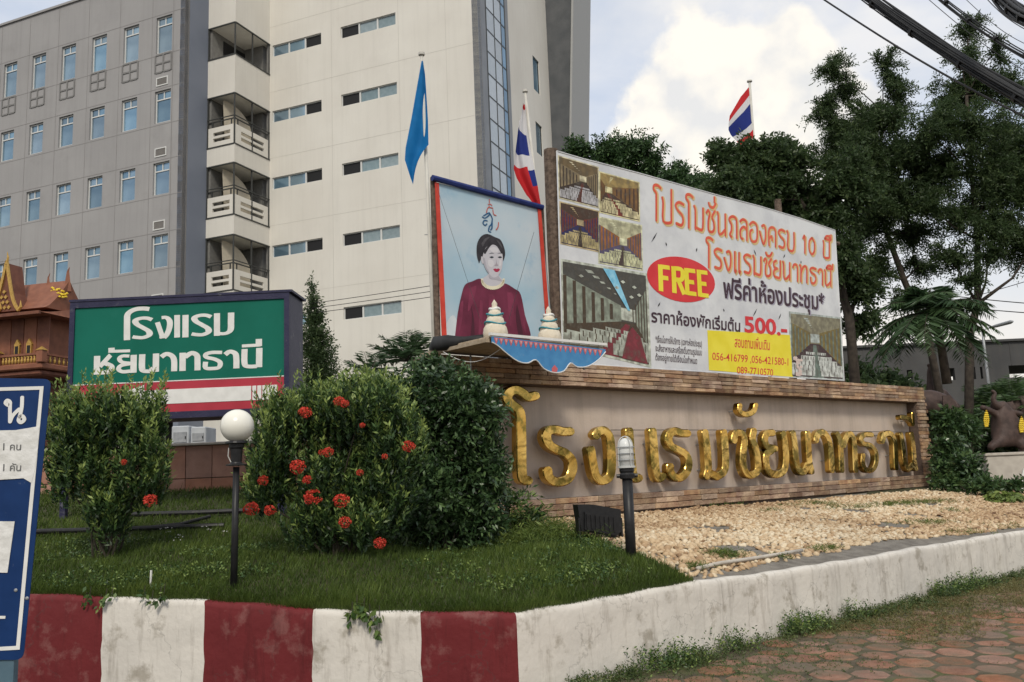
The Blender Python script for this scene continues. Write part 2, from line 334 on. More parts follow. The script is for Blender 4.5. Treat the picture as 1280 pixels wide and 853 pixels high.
# kerb paint: white/red with grime and cracks
def paint(name, c, chip):
    m = mat(name, c, tuple(x * 1.12 for x in c), rough=.75, sc1=3, bump=.35, bsc=14, c3=chip, sc3=4.5, lo3=.55, hi3=.66)
    n = m.node_tree.nodes; l = m.node_tree.links; b = n['Principled BSDF']; src = b.inputs['Base Color'].links[0].from_socket
    t = n.new('ShaderNodeTexCoord'); mp = n.new('ShaderNodeMapping'); mp.inputs['Scale'].default_value = (6, 6, .9); l.new(t.outputs['Object'], mp.inputs[0])
    z = n.new('ShaderNodeTexNoise'); z.inputs['Scale'].default_value = 1.6; z.inputs['Detail'].default_value = 9; z.inputs['Roughness'].default_value = .7; l.new(mp.outputs[0], z.inputs[0])
    r = n.new('ShaderNodeMapRange'); r.inputs['From Min'].default_value = .52; r.inputs['From Max'].default_value = .78; r.inputs['To Max'].default_value = .75; l.new(z.outputs[0], r.inputs['Value'])
    x = n.new('ShaderNodeMixRGB'); l.new(r.outputs[0], x.inputs[0]); l.new(src, x.inputs[1]); x.inputs[2].default_value = (c[0]*.36, c[1]*.32, c[2]*.28, 1)
    v = n.new('ShaderNodeTexVoronoi'); v.feature = 'DISTANCE_TO_EDGE'; v.inputs['Scale'].default_value = 1.5
    d = n.new('ShaderNodeTexNoise'); d.inputs['Scale'].default_value = 5; d.inputs['Detail'].default_value = 6; l.new(t.outputs['Object'], d.inputs[0])
    dm = n.new('ShaderNodeMixRGB'); dm.inputs[0].default_value = .35; l.new(t.outputs['Object'], dm.inputs[1]); l.new(d.outputs['Color'], dm.inputs[2]); l.new(dm.outputs[0], v.inputs[0])
    k = n.new('ShaderNodeMapRange'); k.inputs['From Min'].default_value = .008; k.inputs['From Max'].default_value = .0; k.inputs['To Max'].default_value = .3; l.new(v.outputs['Distance'], k.inputs['Value'])
    y = n.new('ShaderNodeMixRGB'); l.new(k.outputs[0], y.inputs[0]); l.new(x.outputs[0], y.inputs[1]); y.inputs[2].default_value = (.06, .055, .05, 1)
    l.new(y.outputs[0], b.inputs['Base Color']); return m
m_kw = paint('white_kerb_paint', (.58,.545,.49), (.38,.345,.29))
m_kr = paint('red_kerb_paint', (.125,.014,.016), (.19,.065,.06))

# ------------------------------------------------------------------ terrain of the raised bed
PAVE = .05
kc = [(-330, 7.6, .86), (-60, 7.3, .843), (130, 7.15, .787), (256, 6.95, .743), (390, 6.75, .678), (524, 6.58, .652), (643, 6.45, .632)]
KP = []
for px, D, z in kc:
    p = at(px, 700, D); KP.append((p.x, D, z))
KC = Vector((KP[-1][0], KP[-1][1], 0)); WD = Vector((math.sin(R(50)), math.cos(R(50)), 0)); WN = Vector((WD.y, -WD.x, 0))
for s in (1, 2.1, 4, 6.2, 9.5, 13, 20): KP.append((KC.x + WD.x * s, KC.y + WD.y * s, .632 + .02 * math.sin(s) - .004 * s))
KP = np.array(KP)
_seg = np.r_[0, np.cumsum(np.hypot(np.diff(KP[:, 0]), np.diff(KP[:, 1])))]
S_C = _seg[6]
def kerb_at(s):
    return np.array([np.interp(s, _seg, KP[:, i]) for i in range(3)])
ctl = [(x, y + .1, z - .03) for x, y, z in KP]
def cpt(px, py, D): p = at(px, py, D); return (p.x, p.y, p.z)
ctl += [cpt(78, 652, 11), cpt(200, 616, 13), cpt(330, 612, 13.2), cpt(-100, 622, 13), (-6, 16, 1.6), (-12, 17, 1.6), cpt(430, 692, 8.3), cpt(560, 695, 9.2),
        cpt(788, 702, 8.1), cpt(750, 672, 9.7), cpt(690, 650, 12.6), cpt(900, 632, 15.4), cpt(1165, 607, 20.4), (19, 24, 1.0), (25, 23, .95), (12, 25, 1.0), (2, 18, 1.1), (-2, 14, 1.25),
        (-15, 40, 1.5), (5, 40, 1.2), (30, 40, 1.0), (-40, 40, 1.5), (60, 60, 1), (-60, 30, 1.4)]
ctl = np.array(ctl)
def _phi(d): return d * d * np.log(d + 1e-9)
_A = _phi(np.hypot(ctl[:, None, 0] - ctl[None, :, 0], ctl[:, None, 1] - ctl[None, :, 1]) + 0)
_n = len(ctl); _Pm = np.c_[np.ones(_n), ctl[:, :2]]
_K = np.block([[_A + .02 * np.eye(_n), _Pm], [_Pm.T, np.zeros((3, 3))]])
_w = np.linalg.solve(_K, np.r_[ctl[:, 2], 0, 0, 0])
def hN(x, y):
    x = np.asarray(x, float); y = np.asarray(y, float)
    d = np.hypot(x[..., None] - ctl[:, 0], y[..., None] - ctl[:, 1])
    return (_phi(d) @ _w[:_n]) + _w[_n] + _w[_n+1] * x + _w[_n+2] * y
def h(x, y): return float(hN(np.array([x]), np.array([y]))[0])
def ont(px, py):
    d = ray(px, py); d = d / d.y; t = 5.5
    for i in range(2500):
        p = EYE + d * t
        if p.z < h(p.x, p.y): return p
        t += .02
    return p
def base(px, D):        # ground point of the bed at a pixel column and distance
    p = at(px, 600, D); return Vector((p.x, p.y, h(p.x, p.y)))

smax = _seg[-1]; NS = 260; NT = 70
ss = np.linspace(0, smax, NS); kx = np.interp(ss, _seg, KP[:, 0]); ky = np.interp(ss, _seg, KP[:, 1]); kz = np.interp(ss, _seg, KP[:, 2])
tt = 1.006 + (np.linspace(0, 1, NT) ** 2) * 5.0
X = kx[:, None] * tt; Y = ky[:, None] * tt; Z = hN(X, Y)
Z[:, 0] = kz - .035
Z += .012 * np.sin(X * 5.1 + 1.3 * np.sin(Y * 3.7)) * np.cos(Y * 4.3)
idx = np.arange(NS * NT).reshape(NS, NT)
Fq = np.stack([idx[:-1, :-1], idx[:-1, 1:], idx[1:, 1:], idx[1:, :-1]], -1).reshape(-1, 4)[:, ::-1]
def inpoly(x, y, poly):
    x = np.asarray(x); y = np.asarray(y); c = np.zeros(x.shape, bool); n = len(poly)
    for i in range(n):
        x0, y0 = poly[i][:2]; x1, y1 = poly[i-1][:2]
        m = ((y0 > y) != (y1 > y)) & (x < (x1 - x0) * (y - y0) / (y1 - y0 + 1e-12) + x0); c ^= m
    return c
pb = [ont(*q) for q in [(640, 655), (700, 664), (735, 672), (775, 688), (815, 703), (850, 718)]]
kl = [Vector((KC.x + WD.x * s - WN.x * o, KC.y + WD.y * s - WN.y * o, 0)) for s, o in ((1.9, .16), (2.6, .2), (4.2, .42), (6.2, .55), (8, .34), (10, .26), (14, .26))]
PEB = [(p.x, p.y) for p in pb + kl] + [(16.5, 21.5), (12.8, 20.6)] + [(ont(1165, 610).x + .6, ont(1165, 610).y + .1), (ont(690, 648).x - .4, ont(690, 648).y - .3)]
cx = X[:-1, :-1].ravel(); cy = Y[:-1, :-1].ravel()
BEDZ = PEB[:6] + [(KC.x + WD.x * 2.0, KC.y + WD.y * 2.0), (KC.x + WD.x * 16, KC.y + WD.y * 16)] + PEB[-4:]
mi = inpoly(cx, cy, BEDZ).astype(int)
tag(put('garden_bed_ground', npmesh('garden_bed', np.stack([X, Y, Z], -1), Fq, [m_soil, m_bed], smooth=True, mi=mi)), kind='structure')

g = MB().add([(-1500, -1500, 0), (1500, -1500, 0), (1500, 1500, 0), (-1500, 1500, 0)], [(0, 1, 2, 3)])
tag(g.build('ground', m_asphalt), kind='structure')

# ------------------------------------------------------------------ kerb wall
sig = 1 / .06
def kerb():
    root = thing('planter_kerb_wall', (KC.x, KC.y, PAVE), 'low plastered planter wall painted in red and white stripes then plain weathered white', 'kerb wall')
    bounds = [float(np.interp(i, range(len(KP)), _seg)) for i in range(7)]   # stripe joints
    edges = [0, bounds[1], bounds[2], bounds[3], bounds[4], bounds[5], bounds[6], smax]
    cols = ['w', 'r', 'w', 'r', 'w', 'r', 'W']
    for k in range(7):
        s0, s1 = edges[k], edges[k + 1]; n = max(6, int((s1 - s0) / .07)); V = []; 
        S = np.linspace(s0, s1, n + 1)
        for s in S:
            p = kerb_at(s); a = kerb_at(max(0, s - .15)); b = kerb_at(min(smax, s + .15)); t = np.array([b[0] - a[0], b[1] - a[1]]); t /= np.hypot(*t)
            nn = np.array([t[1], -t[0]])       # towards the viewer side
            zt = p[2] + .006 * math.sin(s * 3.1) + .004 * math.sin(s * 11)
            wob = .006 * math.sin(s * 7.3) + .004 * math.sin(s * 17)
            zs = [-.02, .1, .2, .3, .38, .46, .53, zt - .045, zt - .018, zt - .003, zt, zt - .004, zt - .03, zt - .3]
            os_ = [0, .002 * math.sin(s * 3), .003 * math.sin(s * 5), 0, -.002 * math.sin(s * 2), -.004 * math.sin(s * 3.3), 0, 0, -.008, -.025, -.06, -.105, -.13, -.13]
            for z, o in zip(zs, os_):
                e_ = (.004 * math.sin(z * 19 + s * 5) + .0035 * math.sin(z * 47 + s * 9) + .006 * math.sin(o * 60)) * (s < S_C - .05)
                V.append((p[0] + nn[0] * (o + wob) + t[0] * e_, p[1] + nn[1] * (o + wob) + t[1] * e_, z))
        m = len(zs); i = np.arange(n)[:, None]; j = np.arange(m - 1)[None]
        q = np.stack([i*m+j, (i+1)*m+j, (i+1)*m+j+1, i*m+j+1], -1).reshape(-1, 4)
        put('wall_section' if k == 6 else 'painted_stripe', npmesh('kerb', V, q, m_kr if cols[k] == 'r' else m_kw, smooth=True), root)
kerb()

# ------------------------------------------------------------------ paving
def paving():
    P = []
    for s in (-1, 0, 22): P.append((KC.x + WD.x * s + WN.x * .02, KC.y + WD.y * s + WN.y * .02))
    ob = MB().add([(P[0][0], P[0][1], PAVE - .009), (P[2][0], P[2][1], PAVE - .009), (P[2][0] + 20, P[2][1] - 20, PAVE - .009), (P[2][0] + 4, -6, PAVE - .009), (P[0][0] - 3, -6, PAVE - .009), (P[0][0] - 3, P[0][1] - .2, PAVE - .009)], [(5, 4, 3, 2, 1, 0)])
    root = tag(ob.build('pavement', m_joint), kind='structure')
    meshes = []
    for v in range(5):
        r_ = random.Random(v); n = 8; rr = []
        ring = []
        for k in range(n):
            q = 2 * math.pi * (k + .5) / n; ring.append((.148 * math.cos(q) * (1 + r_.uniform(-.05, .05)), .165 * math.sin(q) * (1 + r_.uniform(-.05, .05))))
        V = [(x, y, -.03) for x, y in ring] + [(x, y, -.008) for x, y in ring] + [(x * .9, y * .9, 0) for x, y in ring] + [(0, 0, .001)]
        Fc = []
        for a in (0, n):
            for k in range(n): Fc.append((a + k, a + (k+1) % n, a + n + (k+1) % n, a + n + k))
        for k in range(n): Fc.append((2*n + k, 2*n + (k+1) % n, 3*n))
        me = bpy.data.meshes.new('paver'); me.from_pydata(V, [], Fc); me.materials.append(m_paver); meshes.append(me)
    spots = []
    row = 0; y = 4.0
    while y < 15:
        x = -1 + (row % 2) * .155
        while x < 12:
            d = (Vector((x, y, 0)) - KC).dot(WN)
            if d > .16 + .12 * (.5 + .5 * math.sin(x * 2.3)) and abs(x) < y * .72 + .5: spots.append((x + random.uniform(-.012, .012), y + random.uniform(-.012, .012)))
            x += .31
        y += .315; row += 1
    def vis(s):
        px = 640 + F * s[0] / s[1]; py = 595 - .04 * (px - 640) + 1.55 * F / s[1]
        return py < 890 and px < 1310
    vs = sorted([s for s in spots if vis(s)], key=lambda s: s[1]); rest = [s for s in spots if not vis(s) and s[1] > 4.5 and s[0] < s[1] * .65] + vs[300:]
    for x, y in vs[:300]:
        M = Matrix.Translation((x, y, PAVE + random.uniform(-.009, .004))) @ Matrix.Rotation(random.uniform(-.12, .12) + (math.pi if random.random() < .5 else 0), 4, 'Z') @ Matrix.Rotation(random.uniform(-.015, .015), 4, 'X')
        put('paver', random.choice(meshes), root, M)
    V = []; Fc = []
    for x, y in rest:
        b = len(V); ring = [(x + .14 * math.cos(2*math.pi*(k+.5)/8), y + .155 * math.sin(2*math.pi*(k+.5)/8)) for k in range(8)]
        zz = PAVE + random.uniform(-.006, .006)
        V += [(a, c, zz - .03) for a, c in ring] + [(a, c, zz) for a, c in ring]
        Fc += [(b+k, b+(k+1) % 8, b+8+(k+1) % 8, b+8+k) for k in range(8)] + [tuple(b+8+k for k in range(8))]
    me = bpy.data.meshes.new('far_pavers'); me.from_pydata(V, [], Fc); me.materials.append(m_paver)
    tag(put('far_pavers', me, root), kind='stuff')
paving()

# ------------------------------------------------------------------ hotel building
PH = R(22.6)
E1 = Vector((math.cos(PH), -math.sin(PH), 0)); G1 = Vector((math.sin(PH), math.cos(PH), 0))
def advance(P, d, px):       # move from plan point P along d until pixel column px (read at y=200)
    lo, hi = 0, 60
    k = ray(px, 200); k = k.x / k.y
    t = (k * P.y - P.x) / (d.x - k * d.y); return P + d * t, t
def plan(px, D): p = at(px, 200, D); return Vector((p.x, p.y, 0))
A0 = plan(228.5, 39.6)
A1, tb = advance(A0, G1, 258.5)
A2, tf = advance(A1, E1, 293)
A3, tr = advance(A2, G1, 337)
A4, tw = advance(A3, E1, 603.5)
A5, _t1 = advance(A4, G1, 641)
A6, _t2 = advance(A4, G1, 691)
A7, _t3 = advance(A6, E1, 714)
def zon(px, py, P, n): return onp(px, py, P, n).z
ZB = 1.0
def build_hotel():
    bx = A0 - E1 * 4
    root = thing('hotel_building', (bx.x, bx.y, ZB), 'tall cream and grey stepped hotel block with balconies and strip windows', 'hotel building')
    def wallbox(name, P, d, L, z0, z1, m, thick=.3, holes=()):
        # wall running from P along d, thickness inwards (left-hand normal of d is inward)
        inn = Vector((-d.y, d.x, 0))
        if inn.dot(P) < 0: inn = -inn
        M = frame(P, d, inn) if d.cross(inn).z > 0 else None
        if M is None: M = frame(P + d * L, -d, inn); holes = [(L - b, L - a, c, e) for a, b, c, e in holes]
        mb = MB(); us = sorted({0, L, *[v for a, b, c, e in holes for v in (a, b)]}); zs = sorted({z0, z1, *[v for a, b, c, e in holes for v in (c, e)]})
        for i in range(len(us) - 1):
            j = 0
            while j < len(zs) - 1:
                uc = (us[i] + us[i+1]) / 2
                def free(jj):
                    zc = (zs[jj] + zs[jj+1]) / 2
                    return not any(a < uc < b and c < zc < e for a, b, c, e in holes)
                if free(j):
                    j2 = j
                    while j2 + 1 < len(zs) - 1 and free(j2 + 1): j2 += 1
                    mb.box(us[i], us[i+1], 0, thick, zs[j], zs[j2+1]); j = j2 + 1
                else: j += 1
        return mb.build(name, m, root, M), M
    # ---- grey wing
    def uv(px, py):
        p = onp(px, py, A0, G1); return (p - A0).dot(E1), p.z
    ucol = [uv(x, 140)[0] for x in (203, 161.5, 121.5, 83, 46.5, 10.5)]
    du = (ucol[0] - ucol[-1]) / 5
    us_ = [ucol[0] - du * i for i in range(8)]
    rows = [(uv(203, 21)[1], uv(203, 66)[1]), (uv(203, 113)[1], uv(203, 153)[1]), (uv(203, 202.5)[1], uv(203, 242.5)[1]), (uv(203, 293)[1], uv(203, 334)[1])]
    dz = rows[2][0] - rows[3][0]
    rows.append((rows[3][0] - dz, rows[3][1] - dz))
    ww = (uv(213, 130)[0] - uv(193, 130)[0]) / 2
    ztop = uv(50, 17.5)[1]
    Lg = 34.0
    holes = [(Lg + u - ww, Lg + u + ww, b, t) for u in us_ for t, b in rows]
    vents = [(uv(201.5, 97)[1], uv(201.5, 107.5)[1]), (uv(200.5, 185)[1], uv(200.5, 196)[1]), (uv(199, 276)[1], uv(199, 287.5)[1]), (uv(197, 368)[1], uv(197, 379)[1])]
    wallbox('grey_wall', A0 - E1 * Lg, E1, Lg, 5.0, ztop, m_grey, holes=holes)
    MB().box(-Lg, 0, 3.5, 3.8, ZB, 5.2).build('porch_back_wall', m_dark, root, frame(A0, E1, G1))  # near-black colour stands in for the shade inside the porch
    MB().box(-Lg, 0, .3, 3.5, 5.0, 5.2).build('porch_ceiling', m_fin, root, frame(A0, E1, G1))
    # window type
    def window_mesh(hh, hw):
        f = MB(); t = .055
        f.box(-hw, -hw + t, 0, .07, -hh, hh); f.box(hw - t, hw, 0, .07, -hh, hh); f.box(-hw + t, hw - t, 0, .07, hh - t, hh); f.box(-hw + t, hw - t, 0, .07, -hh, -hh + t)
        zt = hh - .42
        f.box(-hw + t, hw - t, .004, .06, zt - .03, zt + .03); f.box(-.025, .025, .004, .06, zt + .03, hh - t)
        p1 = MB().box(-hw + t, hw - t, .04, .055, -hh + t, zt - .03); p2 = MB().box(-hw + t, -.025, .04, .055, zt + .03, hh - t); p3 = MB().box(.025, hw - t, .04, .055, zt + .03, hh - t)
        return f.mesh('window', m_frame), [q.mesh('pane', m_glass) for q in (p1, p2, p3)], MB().box(-hw-.03, hw+.03, -.05, .1, -hh-.07, -hh).mesh('sill', m_grey)
    cache = {}
    for k, (t, b) in enumerate(rows):
        hh = (t - b) / 2; key = round(hh, 1) if k == 0 else 0
        if key not in cache: cache[key] = window_mesh(hh - .01, ww - .01)
        fm, ps, sl_ = cache[key]
        for u in us_:
            M = frame(A0 + E1 * u + G1 * .09 + Vector((0, 0, (t + b) / 2)), E1, G1)
            wdo = put('window', fm, root, M)
            for q in ps: put('pane', q, wdo, M)
            put('sill', sl_, wdo, M)
            put('dark_room', MB().box(-ww, ww, .2, .22, -hh, hh).mesh('dark_room', m_dark) if ('dr', k) not in cache else cache[('dr', k)], wdo, M) if False else None
    # recessed trellis panels under the tall windows
    tp = MB()
    pt, pb_ = uv(203, 68)[1], uv(203, 90)[1]; ph = pt - pb_
    tp = MB(); s = .04
    for x in (-ww, 0, ww): tp.box(x - s, x + s, -.035, 0, 0, ph)
    for z in (0, ph / 2, ph):
        tp.box(-ww + s, -s, -.03, 0, z - s, z + s); tp.box(s, ww - s, -.03, 0, z - s, z + s)
    tm = tp.mesh('trellis_panel', mat('trellis_grey', (.2, .195, .19), rough=.8))
    for u in us_: put('trellis_panel', tm, root, frame(A0 + E1 * u + Vector((0, 0, pb_)), E1, G1))
    for t, b in vents:
        vm = MB(); w_ = .36; hh = t - b
        vm.box(-w_, -w_ + .05, -.03, .02, 0, hh); vm.box(w_ - .05, w_, -.03, .02, 0, hh); vm.box(-w_ + .05, w_ - .05, -.03, .02, 0, .05); vm.box(-w_ + .05, w_ - .05, -.03, .02, hh - .05, hh)
        M = frame(A0 + E1 * (ucol[0] - .05) + Vector((0, 0, b)), E1, G1)
        v = vm.build('vent', m_frame, root, M); lo = MB()
        n = 6
        for i in range(n): lo.box(-w_ + .05, w_ - .05, -.012, .01, .05 + (hh - .1) * (i + .1) / n, .05 + (hh - .1) * (i + .7) / n)
        lo.build('louvre', m_vent, v, M)
    # joint beads
    jb = MB()
    for t, b in rows:
        for z in (t + .1, b - .12): jb.box(-Lg, -.01, -.006, .0, z, z + .03)
    for i in range(8):
        for o in (-ww - .25, ): jb.box(us_[i] + o - .01, us_[i] + o + .01, -.009, -.0062, ZB, ztop - .1)
    jb.box(-.75, -.72, -.012, -.0095, ZB, ztop - .1)
    jb.build('joint_lines', mat('joint_grey', (.25, .24, .235), rough=.9), root, frame(A0, E1, G1))
    MB().box(-Lg, 0.02, -.08, .35, ztop, ztop + .12).build('roof_coping', m_grey, root, frame(A0, E1, G1))
    top = ztop + 9
    MB().box(-Lg, 0, .3, 12, ztop - .6, ztop - .3).build('roof', m_fin, root, frame(A0, E1, G1))
    # ---- blue return, balcony tower
    wallbox('blue_return_wall', A0, G1, tb, ZB, top, m_blue, thick=.3)
    MB().box(-.3, 0, 0.002, tb, ztop - .3, top).build('blue_wall_back', m_blue, root, frame(A0 + G1 * .3, E1, G1)) if False else None
    M2 = frame(A1, E1, G1)       # local: x along front (0..tf), y inwards
    def zl(py): return onp(293, py, A2, G1).z
    tops = [28, 116, 203, 293]; bots = [67.5, 179, 267.5, 362]
    ops = [(zl(a), zl(b)) for a, b in zip(tops, bots)]
    fl = ops[2][0] - ops[3][0]
    ops.append((ops[3][0] - fl, ops[3][1] - fl))
    prev = top; D_ = tr
    for i, (zt, zb) in enumerate(ops):
        MB().box(0, tf, 0, D_ + .3, zt, prev).build('tower_band', m_white, root, M2); prev = zb
    MB().box(0, tf, 0, D_ + .3, ZB + 2.2, prev).build('tower_band', m_white, root, M2)
    for i, (zt, zb) in enumerate(ops):
        hh = zt - zb
        Mb = frame(A1 + Vector((0, 0, zb)), E1, G1)
        b = MB().box(-.3, -.02, .02, D_, -.002, hh + .002).box(-.02, tf - .35, D_ - .12, D_ + .3, 0.002, hh - .002)
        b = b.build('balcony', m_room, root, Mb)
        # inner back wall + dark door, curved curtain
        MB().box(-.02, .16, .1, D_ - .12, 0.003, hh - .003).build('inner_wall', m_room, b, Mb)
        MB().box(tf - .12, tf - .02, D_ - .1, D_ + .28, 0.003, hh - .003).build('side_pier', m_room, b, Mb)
        MB().box(.162, .2, .9, D_ - .15, .05, hh - .25).build('door_opening', m_dark, b, Mb)
        if i > 0:
            # curtain: quarter-round awning shape hanging behind the railing
            cm = MB(); n = 10; P = [(tf * .35 + 0, hh - .1)]
            for k in range(n + 1):
                q = math.pi / 2 * k / n; P.append((tf * .35 + (D_ * .62) * math.sin(q), .75 + (hh - .85) * math.cos(q) * 1))
            P.append((tf * .35 + D_ * .62 * .93, .3)); P.append((tf * .42, .3))
            Mc = Mb @ Matrix.Translation((0, 0, 0))
            vs = []
            # runs diagonally from the front corner back into the balcony
            for (x, z) in P: vs.append((x, z))
            dd = (Vector((tf * .75, D_ * .9, 0)) - Vector((tf * .3, .25, 0))).normalized()
            Mq = Mb @ frame(Vector((tf * .45, .25, 0)), dd, Vector((-dd.y, dd.x, 0)))
            MB().prism([(x - tf * .35, z) for x, z in vs], 0, .04).build('curtain', m_curtain, b, Mq)
            # parapets with slots
            ph = 1.02; st = [(.28, .46), (.58, .76)]
            for nm, Mx, Lx in (('front_parapet', Mb, tf), ('side_parapet', frame(A2 + Vector((0, 0, zb)), G1, -E1), D_)):
                q = MB(); x0, x1 = .14 * Lx + .12, Lx - .14 * Lx - .05
                yy = 0.02
                a0 = .0 if nm == 'front_parapet' else .12
                if nm == 'side_parapet': Mx = frame(A2 + Vector((0, 0, zb)), G1, -E1)
                q.box(a0, Lx - .01, yy, yy + .1, .003, st[0][0]); q.box(a0, Lx - .01, yy, yy + .1, st[1][1], ph)
                q.box(a0, x0, yy, yy + .1, st[0][0], st[1][1]); q.box(x1, Lx - .01, yy, yy + .1, st[0][0], st[1][1])
                q.box(x0, x1, yy, yy + .1, st[0][1], st[1][0])
                q.build(nm, m_white, b, Mx)
                r_ = MB()
                for x in (.3, Lx / 2, Lx - .25): r_.box(x - .025, x + .025, yy + .02, yy + .07, ph, ph + .28)
                r_.box(a0, Lx, yy + .02, yy + .07, ph + .28, ph + .33); r_.build('railing', m_dframe, b, Mx)
        # metal bars on the opening
        f = MB(); s = .03
        for (x, y) in ((s, s), (tf - s, s), (tf - s, D_ * .5), (tf - s, D_ - s)): f.box(x - s, x + s, y - s - .01, y + s - .01, 0.004, hh - .004)
        f.box(0, tf, -.03, .03, -.03, .03); f.box(0, tf, -.03, .03, hh - .03, hh + .03)
        f.box(tf - .03, tf + .03, .03, D_, -.03, .03); f.box(tf - .03, tf + .03, .03, D_, hh - .03, hh + .03)
        if i > 0: f.box(0, tf, -.02, .02, 1.42, 1.46); f.box(tf - .02, tf + .02, .02, D_, 1.42, 1.46)
        f.build('bar_frame', m_dframe, b, Mb)
    # ---- cream block
    def uw(px, py):
        p = onp(px, py, A3, G1); return (p - A3).dot(E1), p.z
    a0, a1 = uw(340.5, 140)[0], uw(402, 130)[0]; b0, b1 = uw(426.5, 118)[0], uw(496, 102)[0]
    zr = [uw(428, y)[1] for y in (33.7, 118.6, 205, 293, 384.7)]; hh = .62
    hs = [(x0, x1, z - hh, z) for z in zr for x0, x1 in ((a0, a1), (b0, b1))]
    zl_ = uw(460, 500)[1]
    wallbox('cream_front_wall', A3, E1, tw, 5.2, top, m_white, holes=hs)
    for z in zr:
        for x0, x1, dk in ((a0, a1, 2), (b0, b1, 0)):
            M = frame(A3 + E1 * x0 + G1 * .06 + Vector((0, 0, z - hh)), E1, G1); Lw = x1 - x0; p = Lw / 3
            f = MB(); t = .04
            f.box(0, Lw, 0, .08, 0, t); f.box(0, Lw, 0, .08, hh - t, hh)
            for i in range(4): f.box(max(0, i * p - t), min(Lw, i * p + t), 0.002, .078, t, hh - t)
            wo = f.build('strip_window', m_frame, root, M)
            for i in range(3):
                MB().box(i * p + t, (i + 1) * p - t, .05, .07, t, hh - t).build('pane', m_dark if i == dk else (m_lglass if dk == 0 else m_glass), wo, M)
    jb = MB()
    for z in [x + .42 - (zr[1] - zr[2]) * .0 for x in zr]:
        jb.box(0, tw, -.005, 0, z + .62, z + .632)
    for x in (uw(415, 150)[0], uw(500, 150)[0], uw(560, 150)[0]): jb.box(x, x + .02, -.008, -.0055, 5.2, top)
    jb.build('joint_lines', mat('joint_cream', (.56, .535, .49), rough=.9), root, frame(A3, E1, G1))
    # ---- side face: curtain wall strip, cream wall with slit windows, grey fin
    Ms = frame(A4, G1, -E1); LOW = 1.0     # x along depth, y into the building (towards -E1)
    Lc = _t1
    m_pier = mat('side_lit_blue_grey_pier', (.22,.235,.26), (.26,.275,.3), rough=.7, sc1=1)  # paler than the blue return wall: side-face light put into the colour
    MB().box(0, .9, 0, .3, LOW, top).build('corner_pier', m_pier, root, Ms)
    cw = MB(); zz = [7 + 1.12 * i for i in range(int((top - 7) / 1.12))]
    xs = [.95, 1.9, 2.75, Lc - .35]
    for x in xs: cw.box(x - .035, x + .035, -.02, .1, LOW, top)
    for z in zz:
        for i in range(3): cw.box(xs[i] + .04, xs[i+1] - .04, -.018, .1, z - .03, z + .03)
    cwo = cw.build('curtain_wall', m_dframe, root, Ms)
    pm = {}
    for z in zz[:-1]:
        for i in range(3):
            mm = m_cglass if i < 2 else m_fin
            key = i
            if key not in pm: pm[key] = MB().box(xs[i] + .04, xs[i+1] - .04, -.005, .01, .03, 1.09).mesh('pane', m_cglass if i < 2 else m_glass)
            put('pane', pm[key], cwo, Ms @ Matrix.Translation((0, 0, z)))
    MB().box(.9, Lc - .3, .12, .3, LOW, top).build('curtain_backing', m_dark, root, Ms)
    MB().box(Lc - .3, Lc, -.05, .3, LOW, top).build('blue_pier', m_pier, root, Ms)
    def us2(px, py):
        p = onp(px, py, A4, E1); return (p - A4).dot(G1), p.z
    h1 = (us2(666.5, 90)[0], us2(674, 90)[0], us2(670, 114)[1], us2(670, 74)[1]); dz_ = us2(672, 155)[1]
    h2 = (h1[0], h1[1], us2(674, 193)[1], us2(674, 156)[1])
    wl, _ = wallbox('cream_side_wall', A5, G1, _t2 - _t1, LOW, top, m_white, holes=[(h[0] - Lc, h[1] - Lc, h[2], h[3]) for h in (h1, h2)])
    for h_ in (h1, h2):
        wo = MB().box(h_[0], h_[0] + .06, .05, .12, h_[2], h_[3]).box(h_[1] - .06, h_[1], .05, .12, h_[2], h_[3]).build('slit_window', m_dframe, root, Ms)
        MB().box(h_[0] + .06, h_[1] - .06, .08, .1, h_[2], h_[3]).build('pane', m_glass, wo, Ms)
    FE = [((onp(x_, y_, A6, G1) - A6).dot(E1), onp(x_, y_, A6, G1).z) for x_, y_ in ((716, -60), (712.2, 190))]
    sl = (FE[0][0] - FE[1][0]) / (FE[0][1] - FE[1][1]); fx = lambda z_: FE[0][0] + sl * (z_ - FE[0][1])
    MB().prism([(0, 3), (fx(3), 3), (fx(top), top), (0, top)], 0, 3).build('grey_fin_wall', m_fin, root, frame(A6, E1, G1))
    MB().prism([(fx(3), 3), (fx(3) + .12, 3), (fx(top) + .12, top), (fx(top), top)], -.12, 3).build('fin_edge', mat('fin_edge_grey', (.36, .36, .35), rough=.7), root, frame(A6, E1, G1))
    # ---- ground floor: recessed porch behind white columns, its shade painted as a near-black back wall
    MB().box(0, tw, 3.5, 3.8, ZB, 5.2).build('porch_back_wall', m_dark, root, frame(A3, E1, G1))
    MB().box(-3.4, tw, 0, 3.5, 5.0, 5.18).build('porch_ceiling', m_fin, root, frame(A3 + G1 * .31, E1, G1))
    cm = MB().box(-.3, .3, 0, .5, ZB, 5.0).mesh('column', m_white)
    for px in (262, 337, 372, 520): put('column', cm, root, frame(advance(A3, E1, px)[0] + G1 * .4, E1, G1))
build_hotel()

